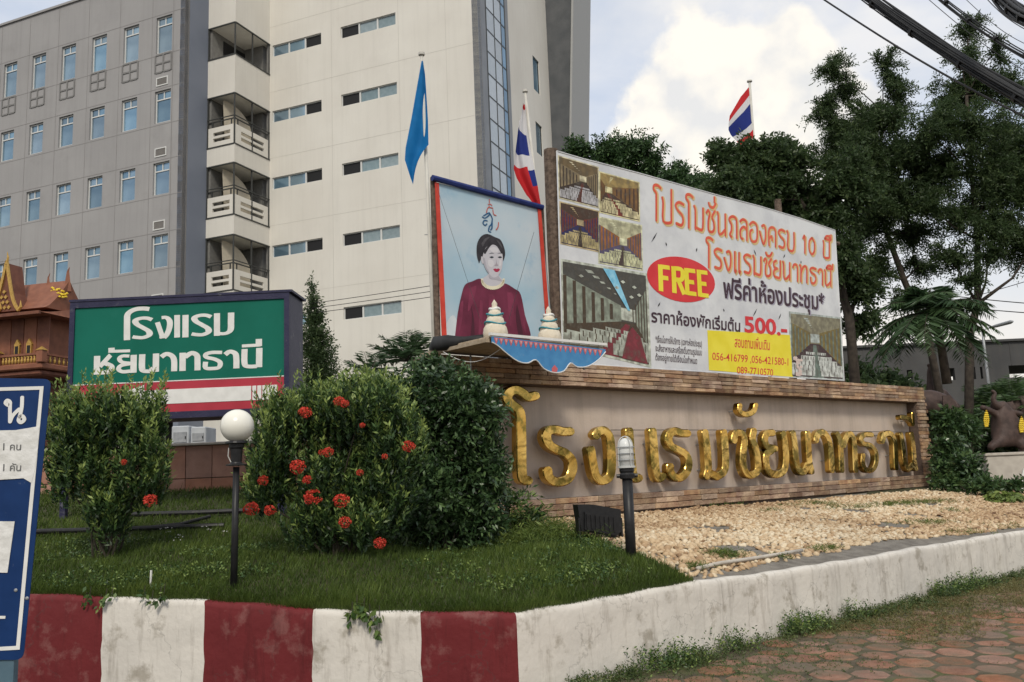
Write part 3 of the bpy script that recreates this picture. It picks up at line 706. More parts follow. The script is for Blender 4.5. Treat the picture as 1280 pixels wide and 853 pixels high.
# ------------------------------------------------------------------ 2-D stroke tools on a local plane (x right, z up, y = depth into the wall)
def smooth(pts, k=4):
    P = [np.array(p, float) for p in pts]
    if len(P) < 3: return P
    out = []
    for i in range(len(P) - 1):
        p0 = P[max(i-1, 0)]; p1 = P[i]; p2 = P[i+1]; p3 = P[min(i+2, len(P)-1)]
        for j in range(k):
            t = j / k
            out.append(.5 * (2*p1 + (p2-p0)*t + (2*p0-5*p1+4*p2-p3)*t*t + (3*p1-p0-3*p2+p3)*t**3))
    out.append(P[-1]); return out
def stroke(mb, pts, wu, wv, y0, y1, bev=0, cap=True, k=4, blob=0):
    P = smooth(pts, k); n = len(P); prof = []
    rings = []
    def ring(c, nx, nz, sc=1):
        r = []
        for side, yy, b in ((-1, y1, 0), (-1, y0 + bev, 0), (-1, y0, bev), (1, y0, bev), (1, y0 + bev, 0), (1, y1, 0)):
            a = max(.5 * sc - 0, 0); r.append((c[0] + side * nx * (wu * a - b * min(1, sc)), yy, c[1] + side * nz * (wv * a - b * min(1, sc))))
        return r
    nor = []
    for i in range(n):
        t = P[min(i+1, n-1)] - P[max(i-1, 0)]; t = t / (np.hypot(*t) + 1e-9); nor.append((-t[1], t[0]))
    if cap:
        t0 = P[0] - P[1]; t0 /= np.hypot(*t0) + 1e-9
        rings.append(ring(P[0] + t0 * np.array([wu, wv]) * .36, *nor[0], .45)); rings.append(ring(P[0] + t0 * np.array([wu, wv]) * .2, *nor[0], .85))
    for i in range(n):
        rings.append(ring(P[i], *nor[i]))
    if cap:
        t0 = P[-1] - P[-2]; t0 /= np.hypot(*t0) + 1e-9
        rings.append(ring(P[-1] + t0 * np.array([wu, wv]) * .2, *nor[-1], .85)); rings.append(ring(P[-1] + t0 * np.array([wu, wv]) * .36, *nor[-1], .45))
    vs = [v for r in rings for v in r]; fs = []
    for i in range(len(rings) - 1):
        for j in range(6):
            a = i*6 + j; b = i*6 + (j+1) % 6; fs.append((a, b, b + 6, a + 6))
    fs.append(tuple(range(6))); e = (len(rings)-1)*6; fs.append(tuple(e + j for j in range(5, -1, -1)))
    return mb.add(vs, fs)

class Plane:          # a vertical plane given by a local frame; px() reads a photo point on it
    def __init__(s, O, xd, inn): s.M = frame(O, xd, inn); s.O = Vector(O); s.x = Vector(xd).normalized(); s.n = Vector(inn).normalized()
    def px(s, x, y, d=0):
        p = onp(x, y, s.O + s.n * d, s.n) - s.O; return (p.dot(s.x), p.z)
def bil(q, u, v):     # q = bl, br, tr, tl
    q = [np.array(p) for p in q]; return tuple(q[0]*(1-u)*(1-v) + q[1]*u*(1-v) + q[2]*u*v + q[3]*(1-u)*v)

# ---- stroke letters used for print (unit height, loop-less display shapes)
GL = {
 'โ': (.42, [[(.42,1.36),(.25,1.44),(.06,1.4),(.03,1.24),(.16,1.12),(.18,.9),(.18,0)]]),
 'ป': (.68, [[(.05,1),(.1,.75),(.1,.04),(.52,.04),(.56,.3),(.56,1.42)]]),
 'ร': (.6, [[(.52,.93),(.25,.98),(.07,.82),(.2,.62),(.44,.46),(.5,.2),(.38,.02),(.1,.06)]]),
 'ม': (.7, [[(.04,1),(.12,.8),(.12,.0)],[(.12,.1),(.34,.02),(.56,.1),(.58,1)]]),
 'ช': (.62, [[(.04,.84),(.14,.98),(.24,.82),(.16,.55),(.16,.1),(.34,.02),(.5,.16),(.48,.5),(.38,.72),(.56,1.02)]]),
 'น': (.68, [[(.03,1),(.1,.85),(.12,.1),(.28,.03),(.5,.25)],[(.54,1),(.55,.0)]]),
 'ฉ': (.64, [[(.22,.0),(.1,.1),(.2,.3),(.2,.6),(.05,.8),(.2,.97),(.42,.98),(.54,.8),(.55,0)]]),
 'ล': (.62, [[(.08,.85),(.25,.98),(.46,.94),(.53,.75),(.53,0)],[(.5,.55),(.3,.62),(.1,.42),(.12,.1),(.26,.02)]]),
 'อ': (.64, [[(.06,.82),(.25,.98),(.48,.92),(.56,.7),(.55,.2),(.4,.02),(.18,.03),(.08,.25),(.1,.5),(.22,.58)]]),
 'ง': (.56, [[(.2,.9),(.34,.97),(.45,.8),(.45,.3),(.34,.03),(.24,.08),(.04,.6)]]),
 'ค': (.66, [[(.1,0),(.08,.7),(.2,.94),(.45,.96),(.57,.75),(.57,0)],[(.1,.35),(.28,.5),(.32,.3)]]),
 'บ': (.66, [[(.04,1),(.12,.82),(.12,.04),(.54,.04),(.56,1)]]),
 'แ': (.6, [[(.12,1),(.12,0),(.2,.05)],[(.4,1),(.4,0),(.48,.05)]]),
 'ย': (.64, [[(.24,.97),(.08,.86),(.1,.6),(.32,.52)],[(.26,.52),(.08,.38),(.1,.1),(.3,.02),(.52,.1),(.54,1)]]),
 'า': (.5, [[(.05,.78),(.14,.96),(.32,.96),(.4,.74),(.4,0)]]),
 'ท': (.7, [[(.03,1),(.12,.85),(.12,0)],[(.12,.5),(.3,.92),(.48,.98),(.58,.8),(.58,0)]]),
 'ธ': (.62, [[(.54,.94),(.25,.98),(.08,.84),(.2,.66),(.44,.56),(.54,.3),(.42,.04),(.18,.03),(.12,.35)]]),
 'ั': (0, [[(-.5,1.32),(-.42,1.18),(-.22,1.16),(-.06,1.38)]]),
 'ี': (0, [[(-.56,1.16),(-.4,1.34),(-.2,1.34),(-.04,1.16),(-.56,1.15)],[(-.04,1.2),(-.04,1.48)]]),
 '๊': (0, [[(-.52,1.16),(-.4,1.32),(-.2,1.32),(-.06,1.16),(-.52,1.15)],[(-.2,1.32),(-.1,1.46)]]),
 '่': (0, [[(-.14,1.42),(-.14,1.66)]]),
 '1': (.42, [[(.06,.82),(.2,.98),(.2,0)]]), '0': (.62, [[(.3,.98),(.1,.75),(.1,.25),(.3,.02),(.5,.25),(.5,.75),(.3,.98)]]),
 ' ': (.45, []),
}
def stroke_text(text, quad, wt, y0, thick, asc=1.0, squeeze=1.0):
    """quad = bl,br,tr,tl (plane coords) that the x-height box of the line fills"""
    x = 0; items = []
    for ch in text:
        w_, st = GL[ch]
        for s_ in st: items.append([(x + a, b) for a, b in s_])
        x += w_ * 1.08
    mb = MB(); H = math.hypot(quad[3][0]-quad[0][0], quad[3][1]-quad[0][1])
    for k, s_ in enumerate(items):
        stroke(mb, [bil(quad, a / x, b) for a, b in s_], wt * .9, wt, y0 - .0004 * (k % 4), y0 + thick, k=3)
    return mb
def font_text(text, quad, y, mat_, bold=0.012, cut=None, marks=()):
    """flat type (tone marks passed apart in marks so that they can sit above the vowels)"""
    def tomesh(t):
        c = bpy.data.curves.new('t', 'FONT'); c.body = t; c.offset = bold; c.resolution_u = 3
        o = bpy.data.objects.new('t', c); me = bpy.data.meshes.new_from_object(o)
        V = [tuple(v.co) for v in me.vertices]; Fs = [tuple(p.vertices) for p in me.polygons]
        bpy.data.objects.remove(o); bpy.data.curves.remove(c); bpy.data.meshes.remove(me); return V, Fs
    V, Fs = tomesh(text)
    xs = [v[0] for v in V]; x0, x1 = min(xs), max(xs)
    return V, Fs, x0, x1
def flat_text(mb, text, quad, y, bold=.012, ybase=0.0, ytop=None):
    V, Fs, x0, x1 = font_text(text, quad, y, None, bold)
    yt = ytop or max(v[1] for v in V)
    vs = []
    for v in V:
        p = bil(quad, (v[0]-x0)/(x1-x0), (v[1]-ybase)/(yt-ybase)); vs.append((p[0], y, p[1]))
    mb.add(vs, Fs); return mb

# ------------------------------------------------------------------ sign wall
SO = at(690, 645, 12.7); SO.z = 1.0
SP = Plane(SO, WD, -WN)
def S(x, y, d=0): return SP.px(x, y, d)
uL = S(548, 600)[0]; uR = S(1168, 600)[0]
zT = (S(735, 452)[1] + S(1160, 487)[1]) / 2
iu0 = S(578, 600)[0]; iu1 = S(1153.5, 560)[0]; iz1 = (S(713, 479)[1] + S(1100, 503)[1]) / 2; iz0 = (S(700, 621.5)[1] + S(1100, 598)[1]) / 2
print('sign', uL, uR, zT, iu0, iu1, iz0, iz1)
def sign_wall():
    c = (uL + uR) / 2
    root = thing('hotel_sign_wall', SO + WD * c, 'long stone-framed wall carrying big gold hotel name letters', 'sign wall')
    m = MB(); bw = .05
    m.box(uL + .01, uR - .01, bw, .55, iz1 + .01, zT - .015); m.box(uL + .01, uR - .01, bw, .55, -.3, iz0 - .01)
    m.box(uL + .01, iu0 - .01, bw, .548, iz0 - .01, iz1 + .01); m.box(iu1 + .01, uR - .01, bw, .548, iz0 - .01, iz1 + .01)
    m.build('frame_core', m_mortar, root, SP.M)
    MB().box(iu0 - .008, iu1 + .008, .27, .5, iz0 - .008, iz1 + .008).build('plaster_panel', m_plaster, root, SP.M)
    # stones
    variants = {}
    r_ = random.Random(3); count = [0]; restmb = MB()
    def stone(u, z, L, hh, y0=0, M0=None, d=.05):
        L = round(L / .06) * .06; key = (L, round(hh, 3), r_.randint(0, 2)); jit = r_.uniform(-.012, .008)
        g_ = .006
        if count[0] < 300:
            if key not in variants:
                q = MB().bbox(0, L - g_, 0, d + .012, 0, hh - g_, .008)
                q.v = [(x + r_.uniform(-.004, .004), y + (r_.uniform(-.008, .006) if y < .02 else 0), z_ + r_.uniform(-.003, .003)) for x, y, z_ in q.v]
                variants[key] = q.mesh('stone', m_brick)
            put('stone', variants[key], root, (M0 or SP.M) @ Matrix.Translation((u, y0 + jit, z))); count[0] += 1
        else: restmb.bbox(u, u + L - g_, y0 + jit, y0 + d, z, z + hh - g_, .008)
    def course(u0, u1, z, hh, Lr=(.36, .6)):
        u = u0
        while u < u1 - .05:
            L = min(r_.uniform(*Lr), u1 - u)
            if u1 - u - L < .12: L = u1 - u
            stone(u, z, L, hh, 0); u += round(L / .06) * .06 if u1 - u - L > .05 else L + 1
    nb = 3; hb = (iz0 - .0) / nb
    nt_ = 5; ht = (zT - iz1) / nt_
    for i in range(nb): course(uL + (.2 if i % 2 else 0), uR, i * hb, hb)
    for i in range(nt_): course(uL + .2 * (i % 2), uR, iz1 + i * ht, ht)
    npil = int((iz1 - iz0) / .078); hp = (iz1 - iz0) / npil
    for i in range(npil):
        a = .3 + (.12 if i % 2 else 0); stone(iu1, iz0 + i * hp, a, hp); stone(iu1 + round(a/.06)*.06, iz0 + i * hp, uR - iu1 - round(a/.06)*.06, hp)
    for i in range(npil):
        restmb.bbox(uL, iu0 - .01, 0, .05, iz0 + i * hp, iz0 + (i+1) * hp - .006, .008)
    # side of the right end
    for i in range(int(zT / .078)):
        for k in range(2): restmb.bbox(uR - .012, uR + .02, .06 + k * .25, .05 + (k + 1) * .25, i * .078, i * .078 + .072, .008)
    tag(restmb.build('end_stones', m_brick, root, SP.M), kind='stuff')
    # underside and jamb lining of the recess
    q = MB().box(iu0, iu1, .056, .262, iz1 - .012, iz1 + .006).box(iu1 - .012, iu1 + .006, .056, .262, iz0, iz1 - .014)
    q.build('recess_lining', m_mortar, root, SP.M)
    # gold letters: centre lines traced on the letters' own front plane
    Zm = {1: (620, 470, 5.687), 2: (760, 490, 6.56), 3: (890, 490, 6.56), 4: (1010, 490, 6.5625), 5: (600, 460, 4.2667)}
    def T(z, pts):
        ox, oy, s = Zm[z]; return [S(ox + x / s, oy + y / s, .02) for x, y in pts]
    W1, W2 = .19, .135
    LET = [
     [T(1, [(285,140),(235,150),(190,118),(145,100),(98,120),(85,165),(120,205),(165,240),(180,290),(184,400),(185,560),(188,690),(200,735),(235,745)])],
     [T(1, [(535,395),(480,395),(430,382),(380,392),(362,435),(385,490),(440,525),(500,550),(543,600),(548,670),(515,735),(440,755),(385,725),(370,670)])],
     [T(5, [(622,362),(638,342),(668,335),(694,368),(704,440),(706,520),(695,580),(655,602),(622,575),(606,510),(594,435)])],
     [T(2, [(180,318),(188,450),(200,580),(212,670),(230,710),(262,705)])],
     [T(2, [(372,320),(380,420),(390,550),(400,650),(420,710),(455,692)])],
     [T(2, [(660,340),(610,338),(560,322),(515,345),(502,400),(530,450),(590,480),(645,515),(668,580),(655,650),(610,700),(555,700),(518,655),(515,610)])],
     [T(2, [(800,330),(815,430),(826,560),(828,640),(815,695)]), T(2, [(835,660),(890,692)]) + T(3, [(60,688),(98,660),(116,600),(112,450),(100,330)])],
     [T(3, [(185,400),(200,345),(250,342),(272,400),(262,500),(262,600),(290,670),(340,680),(382,640),(378,540),(360,450),(338,390),(348,318)])],
     [T(3, [(235,112),(232,155),(270,182),(315,178),(350,155),(366,108)])],
     [T(3, [(505,335),(455,345),(438,400),(462,450),(525,465)]), T(3, [(495,480),(455,510),(448,580),(470,650),(530,678),(592,650),(612,560),(605,440),(588,340)])],
     [T(3, [(668,335),(685,440),(696,560),(718,640),(758,655),(788,600)]), T(3, [(790,340),(796,450),(804,570),(822,655)])],
     [T(4, [(72,400),(88,350),(128,332),(166,370),(188,450),(198,560),(203,645)])],
     [T(4, [(245,345),(265,400),(276,500),(282,645)]), T(4, [(295,440),(325,362),(362,352),(383,420),(390,540),(395,645)])],
     [T(4, [(530,352),(475,350),(442,385),(462,425),(520,440),(560,490),(566,570),(540,635),(485,640),(455,590),(458,520)])],
     [T(4, [(618,405),(635,350),(685,345),(716,405),(724,520),(728,625)])],
     [T(4, [(768,350),(786,450),(800,570),(826,632),(862,600)]), T(4, [(852,345),(868,450),(876,560),(888,630)])],
     [T(4, [(765,208),(815,212),(848,235),(866,265)]), T(4, [(862,180),(866,255)])],
    ]
    for k, sts in enumerate(LET):
        mb = MB()
        for j, s_ in enumerate(sts):
            a, b = (W1, W2) if k not in (8, 16) else (.13, .11)
            if k == 13: a, b = .17, .11
            stroke(mb, s_, a, b, .02 - .003 * j, .13 + .003 * j, bev=.014, k=5)
        lo = mb.build('letter', m_gold, root, SP.M)
        for q in lo.data.polygons: q.use_smooth = False
        for s_ in sts[:1]:
            for q in (s_[1], s_[-2]):
                MB().tube([(q[0], .13, q[1]), (q[0], .275, q[1])], .012, 6).build('standoff_rod', m_metal, lo, SP.M)
    # thin wire running between letters, and its drop hooks
    P = [S(760 + x / 6.56, 490 + 310 / 6.56, .1) for x in (60, 300, 560, 900)] + [S(1010, 490 + 48.5, .1), S(1140, 540, .1)]
    MB().tube([(a, .2, b) for a, b in P], .006, 5).build('letter_wire', m_wire, root, SP.M)
sign_wall()

# ------------------------------------------------------------------ banner with printed halls
def quadpoly(mb, q, uv, y, t=.0015):
    return mb.prism([bil(q, a, b) for a, b in uv], y - t, y)
def photo_print(q, y, kind, root, P):
    """a printed conference-hall picture: flat tinted shapes"""
    pal = {'a': ('6b5a3c','8a7a5c','5a2e22','b5b3b5','3b2d22','d8cfae'), 'b': ('9a8450','7b5a30','7a3226','cfc49a','4a3326','e0d8a8'),
           'c': ('4a3526','6d2f22','3a2a20','b8a878','2c2a55','c9b58a'), 'd': ('b9b694','9a6430','4b3b38','cfcfa6','58506e','dcdcb8'),
           'L': ('4c4a44','8b9384','7c2f38','aeb3a6','4a3b2a','c3c8ba'), 'R': ('87826a','7a6a38','6b7a70','c8ccc6','40282c','b7c0bb')}[kind]
    cols = [bpy.data.materials.get('print_' + h_) or mat('print_' + h_, tuple(v * 1.1 for v in rgb(h_)[:3]), tuple(v * .5 for v in rgb(h_)[:3]), rough=.45, sc1=9, det=8, bump=.9, bsc=1.3, c3=(.25,.21,.15), sc3=9, lo3=.5, hi3=1.1) for h_ in pal]
    st = MB(); lay = [0]
    def sh(ci, uv, step=1):
        lay[0] += step; st.cm = ci; quadpoly(st, q, uv, y - .0006 * lay[0], .0005)
    st.cm = 5; quadpoly(st, [bil(q, a, b) for a, b in ((-.03,-.03),(1.03,-.03),(1.03,1.03),(-.03,1.03))], [(0,0),(1,0),(1,1),(0,1)], y, .001)
    sh(0, [(0,0),(1,0),(1,1),(0,1)])
    vx, vy = {'a': (.6,.6), 'b': (.2,.6), 'c': (.5,.6), 'd': (.55,.55), 'L': (.75,.5), 'R': (.45,.62)}[kind]
    sh(1, [(0,.25),(vx-.08,vy-.08),(vx-.08,vy+.1),(0,.85)]); sh(1, [(1,.2),(1,.85),(vx+.1,vy+.1),(vx+.1,vy-.08)], 0)
    sh(5, [(vx-.08,vy-.06),(vx+.1,vy-.06),(vx+.1,vy+.08),(vx-.08,vy+.08)], 0)
    sh(4, [(0,0),(1,0),(1,.2),(vx+.1,vy-.08),(vx-.08,vy-.08),(0,.25)])
    sh(2, [(.38,0),(.62,0),(vx+.03,vy-.1),(vx-.03,vy-.1)])
    for k in range(6):                       # light panels on the ceiling, columns, rows of chairs
        t = k / 6; a = 1 - t
        sh(5 if kind != 'L' else 3, [(vx + (.25-vx)*a, vy + .12 + (.95-vy-.12)*a), (vx + (.33-vx)*a, vy+.12+(.95-vy-.12)*a), (vx+(.33-vx)*a*.93, vy+.12+(.95-vy-.12)*a*.9), (vx+(.25-vx)*a*.93, vy+.12+(.95-vy-.12)*a*.9)], 1 if k == 0 else 0)
        s_ = .86 ** k
        for sgn, xe in ((-1, 0), (1, 1)):
            x0 = vx + (xe - vx) * (1 - t * .85); x1 = vx + (xe - vx) * (1 - t * .85 - .05)
            sh(4 if kind != 'R' else 2, [(x0, vy + (.22 - vy) * (1 - t * .85)), (x1, vy + (.24 - vy) * (1 - t * .85)), (x1, vy + (.84 - vy) * (1 - t * .85)), (x0, vy + (.84 - vy) * (1 - t * .85))], 0)
    for row in range(5):
        f_ = 1 - row * .17; yy = vy - .1 + (.02 - vy + .1) * f_; hh = .16 * f_ * .8
        for sgn in (-1, 1):
            xa = vx + sgn * .06 * f_ + (0.5 - vx) * f_; xb = vx + sgn * .62 * f_ + (0.5 - vx) * f_
            xa, xb = max(0, min(1, xa)), max(0, min(1, xb))
            if abs(xa - xb) < .03: continue
            x0, x1 = min(xa, xb), max(xa, xb)
            sh(3, [(x0, max(yy, 0)), (x1, max(yy, 0)), (x1, yy + hh), (x0, yy + hh)], 1 if sgn < 0 else 0)
            n = max(2, int((x1 - x0) / (.07 * f_ + .02)))
            for c in range(n): u = x0 + (x1 - x0) * (c + .5) / n; sh(4, [(u - .006, max(yy, 0)), (u + .006, max(yy, 0)), (u + .006, yy + hh * .8), (u - .006, yy + hh * .8)], 1 if c == 0 and sgn < 0 else 0)
    if kind == 'L':
        bl = bpy.data.materials.get('print_light') or mat('print_light', (.12,.42,.62), (.3,.6,.75), rough=.4, sc1=8)
        cols.append(bl); sh(6, [(.46,1),(.60,1),(.78,.56),(.75,.56)]); sh(2, [(.66,.0),(.98,0),(.9,.28),(.8,.38),(.74,.3)])
        for u, v in ((.2,.86),(.62,.8),(.7,.88),(.84,.84),(.8,.72),(.9,.76)): sh(5, [(u-.03,v),(u,v-.02),(u+.03,v),(u,v+.02)], 0)
    return st.build('photo_print', cols, root, P.M)
def banner():
    P = SP; yb = .1
    def B(x, y, d=yb): return S(x, y, d)
    tl, tr_, br, bl = B(696, 189), B(1043.5, 288), B(1055, 476), B(703.5, 454)
    bot = (tl[0] + tr_[0]) / 2
    root = thing('promotion_banner', SO + WD * bot + Vector((0, 0, bl[1])), 'large white vinyl banner with red Thai lettering and hall photographs above stone wall', 'banner')
    nx, nz = 70, 26; V = []
    tops = [B(x, y) for x, y in ((696, 189), (730, 199), (760, 206.5), (800, 217), (850, 231), (900, 245), (950, 258), (1000, 273), (1043.5, 288))]
    for layer in (0, 1):
        for i in range(nx + 1):
            f_ = i / nx; lo = bil([bl, br, tr_, tl], f_, 0); hi = bil([bl, br, tr_, tl], f_, 1)
            zt = np.interp(hi[0], [a for a, b in tops], [b for a, b in tops])
            for j in range(nz + 1):
                g_ = j / nz; x = lo[0] + (hi[0] - lo[0]) * g_; z = lo[1] + (zt - lo[1]) * g_
                V.append((x, yb + .004 * layer + .0, z))
    fs = []; n1_ = nz + 1; o = (nx + 1) * n1_
    for i in range(nx):
        for j in range(nz):
            a = i*n1_ + j; fs.append((a, a + n1_, a + n1_ + 1, a + 1)); fs.append((o + a, o + a + 1, o + a + n1_ + 1, o + a + n1_))
    me = bpy.data.meshes.new('sheet'); me.from_pydata(V, [], fs); me.materials.append(m_vinyl); put('vinyl_sheet', me, root, P.M)
    # hemmed edge
    hem = MB().tube([(a, yb, b) for a, b in tops], .012, 6); hem.tube([(bl[0], yb, bl[1]), (tl[0], yb, tl[1])], .012, 6); hem.tube([(br[0], yb, br[1]), (tr_[0], yb, tr_[1])], .012, 6)
    hem.tube([(bl[0], yb, bl[1]), (br[0], yb, br[1])], .01, 6)
    hem.build('hem', m_vinyl, root, P.M)
    y = yb - .003
    for kind, q in (('a', [(699.5,247),(747,259),(747,210),(698.5,196)]), ('b', [(750.5,265),(798.5,276),(798,229),(750,216)]), ('c', [(701.5,304),(747.5,314),(747.5,265),(700.5,253.5)]),
                    ('d', [(749.5,328),(802,337),(801,283),(748.5,272.5)]), ('L', [(705,431),(811,456),(807,345),(703,327)]), ('R', [(990,470),(1053,474),(1050,399),(988,392)])):
        photo_print([B(a, b) for a, b in q], y, kind, root, P)
    m_or = mat('red_orange_print', (.62,.075,.035), (.68,.11,.05), rough=.45, sc1=3); m_shadow = mat('tan_print_edge', (.62,.45,.2), rough=.5); m_brn = mat('dark_maroon_print', (.045,.018,.03), rough=.45)
    m_yel = mat('yellow_print', (.74,.62,.02), (.8,.69,.05), rough=.45, sc1=3); m_rd = mat('red_print', (.58,.02,.025), (.64,.035,.04), rough=.4, sc1=3); m_lil = mat('lilac_shadow_print', (.35,.33,.4), rough=.5)
    def line(text, x0, y0, x1, y1, hpx0, hpx1, wt, m, yy, dx=0, dy=0):
        q = [B(x0 + dx, y0 + dy), B(x1 + dx, y1 + dy), B(x1 + dx, y1 - hpx1 + dy), B(x0 + dx, y0 - hpx0 + dy)]
        stroke_text(text, q, wt, yy, .0015).build('lettering', m, root, P.M)
    t1 = 'โปรโมชั่นฉลองครบ 10 ปี'; t2 = 'โรงแรมชัยนาทธานี'
    for (t, a) in ((t1, (816, 275, 1039, 324, 31, 20)), (t2, (882, 334, 1041, 358.5, 26, 18.5))):
        line(t, *a, .095, m_shadow, y - .001, 1.2, 1.0); line(t, *a, .052, m_or, y - .004)
    # FREE in a red oval
    c = (851, 349.5); ov = []
    for k in range(40):
        q = 2 * math.pi * k / 40; a, b = 42.5 * math.cos(q), 28 * math.sin(q); ov.append(B(c[0] + a, c[1] + b + a * .14))
    MB().prism(ov, y - .002, y).build('red_oval', m_rd, root, P.M)
    mb = MB(); q = [(.02,0),(.02,1)]
    FR = {'F': [[(0,0),(0,1)],[(0,.93),(.62,.93)],[(0,.52),(.5,.52)]], 'R': [[(0,0),(0,1)],[(0,.93),(.5,.93),(.62,.75),(.5,.54),(0,.52)],[(.3,.5),(.66,0)]], 'E': [[(0,0),(0,1)],[(0,.93),(.62,.93)],[(0,.5),(.5,.5)],[(0,.07),(.62,.07)]]}
    fq = [B(824, 364), B(888, 373), B(886, 339.5), B(823, 331)]; xx = 0; kk = 0
    for ch in 'FREE':
        for s_ in FR[ch]:
            stroke(mb, [bil(fq, (xx + .1 + a) / 3.5, b) for a, b in s_], .115, .075, y - .005 - .0005 * (kk % 5), y - .003, cap=False, k=3 if len(s_) > 2 else 1); kk += 1
        xx += .88
    mb.build('lettering', m_yel, root, P.M)
    # looped small type
    yp = [B(886, 463), B(991, 471.5), B(987, 419), B(884, 413)]
    MB().prism(yp, y - .002, y).build('yellow_box', m_yel, root, P.M)
    def typ(text, px, m, bold, d=.004, name='lettering', ytop=.75):
        mb = MB(); flat_text(mb, text, [B(a, b) for a, b in px], y - d, bold, 0, ytop); mb.build(name, m, root, P.M)
    def marked(spec, px, m, bold, d):      # spec: base text plus (mark, fraction along the line)
        mb = MB(); q = [B(a, b) for a, b in px]; V, Fs, x0, x1 = font_text(spec, q, 0, None, bold); return mb
    typ('ฟรีค่าห้องประชุม*', [(905.5, 373), (1032, 389), (1031.5, 373), (905, 354.5)], m_lil, .022, .002, ytop=.56)
    typ('ฟรีค่าห้องประชุม*', [(904, 372), (1030.5, 388), (1030, 372), (903.5, 353)], m_brn, .02, .004, ytop=.56)
    typ('ราคาห้องพักเริ่มต้น', [(814, 402.5), (925, 415), (925, 404), (813.5, 390.5)], m_brn, .02, .004, ytop=.56)
    typ('500.-', [(930.5, 415), (984, 420), (983, 400), (929.5, 394.5)], m_rd, .03, .004, ytop=.74)
    typ('สอบถามเพิ่มเติม', [(918, 434), (962, 438), (962, 429.5), (918, 425)], m_rd, .01, .004, ytop=.5)
    typ('056-416799 ,056-421580-1', [(890, 450), (985, 457.2), (985, 447.5), (890, 440)], m_rd, .006, .004)
    typ('089-7710570', [(921, 467), (966, 470.3), (966, 461), (921, 457.5)], m_rd, .006, .004)
    for k, t in enumerate(('*เงื่อนไขการให้บริการ (เฉพาะห้องประชุม)', 'จะสั่งอาหารและเครื่องดื่มตามรูปแบบ', 'ต้องอยู่ภายใต้เงื่อนไขกำหนด')):
        typ(t, [(819, 428 + k * 11.2), (877 - (6 if k == 2 else 0), 434 + k * 10.6), (877 - (6 if k == 2 else 0), 428 + k * 10.6), (819, 422 + k * 11.2)], m_brn, .006, .004, ytop=.55)
    fl = MB(); fr_ = random.Random(2)
    for k in range(26):
        x, yy = 992 + fr_.uniform(0, 9), 447 + fr_.uniform(0, 22); fl.prism([B(x + 2 * math.cos(a), yy + 2 * math.sin(a)) for a in (0, 1.2, 2.4, 3.6, 4.8)], y - .009 - .0003 * k, y - .0085 - .0003 * k)
    fl.build('photo_flowers', mat('print_flowers', (.62,.5,.45), rough=.5), root, P.M)
    # slits cut in the vinyl
    sl_ = MB()
    for x, y0, x1, y1 in ((814, 303, 821, 291), (870, 315, 871, 310), (822, 384, 825, 378), (942, 312, 945, 320), (979, 323, 981, 318), (1001, 326, 1001, 330), (941, 396, 946, 386), (973, 400, 976, 392), (904, 386, 905, 390), (832, 303, 833, 308)):
        a, b = B(x, y0), B(x1, y1); sl_.prism([a, ((a[0]+b[0])/2 + .02, (a[1]+b[1])/2), b, ((a[0]+b[0])/2 - .015, (a[1]+b[1])/2)], y - .003, y - .001)
    sl_.build('wind_slit', m_ink, root, P.M)
    # posts and rails behind
    def post(px_t, py_t, wpx, d, zlow=.0):
        a = S(px_t, py_t, d); q = MB(); r_ = wpx
        q.tube([(a[0] + .0, d + .0, zlow - .5), (a[0] - .01, d, (a[1] + zlow) / 2), (a[0], d, a[1])], [r_, r_ * .97, r_ * .92], 9); q.build('post', m_wood, root, P.M)
    post(688.5, 188, .13, .3, zT + .4); post(972, 250, .08, .7, 0); post(1036, 296, .06, .7, 0)
    q = MB(); a, b = S(690, 215, .62), S(1048, 305, .62); q.tube([(a[0], .62, a[1]), (b[0], .62, b[1])], .05, 7); a, b = S(690, 440, .62), S(1048, 470, .62); q.tube([(a[0], .62, a[1]), (b[0], .62, b[1])], .05, 7)
    q.build('rail', m_wood, root, P.M)
banner()

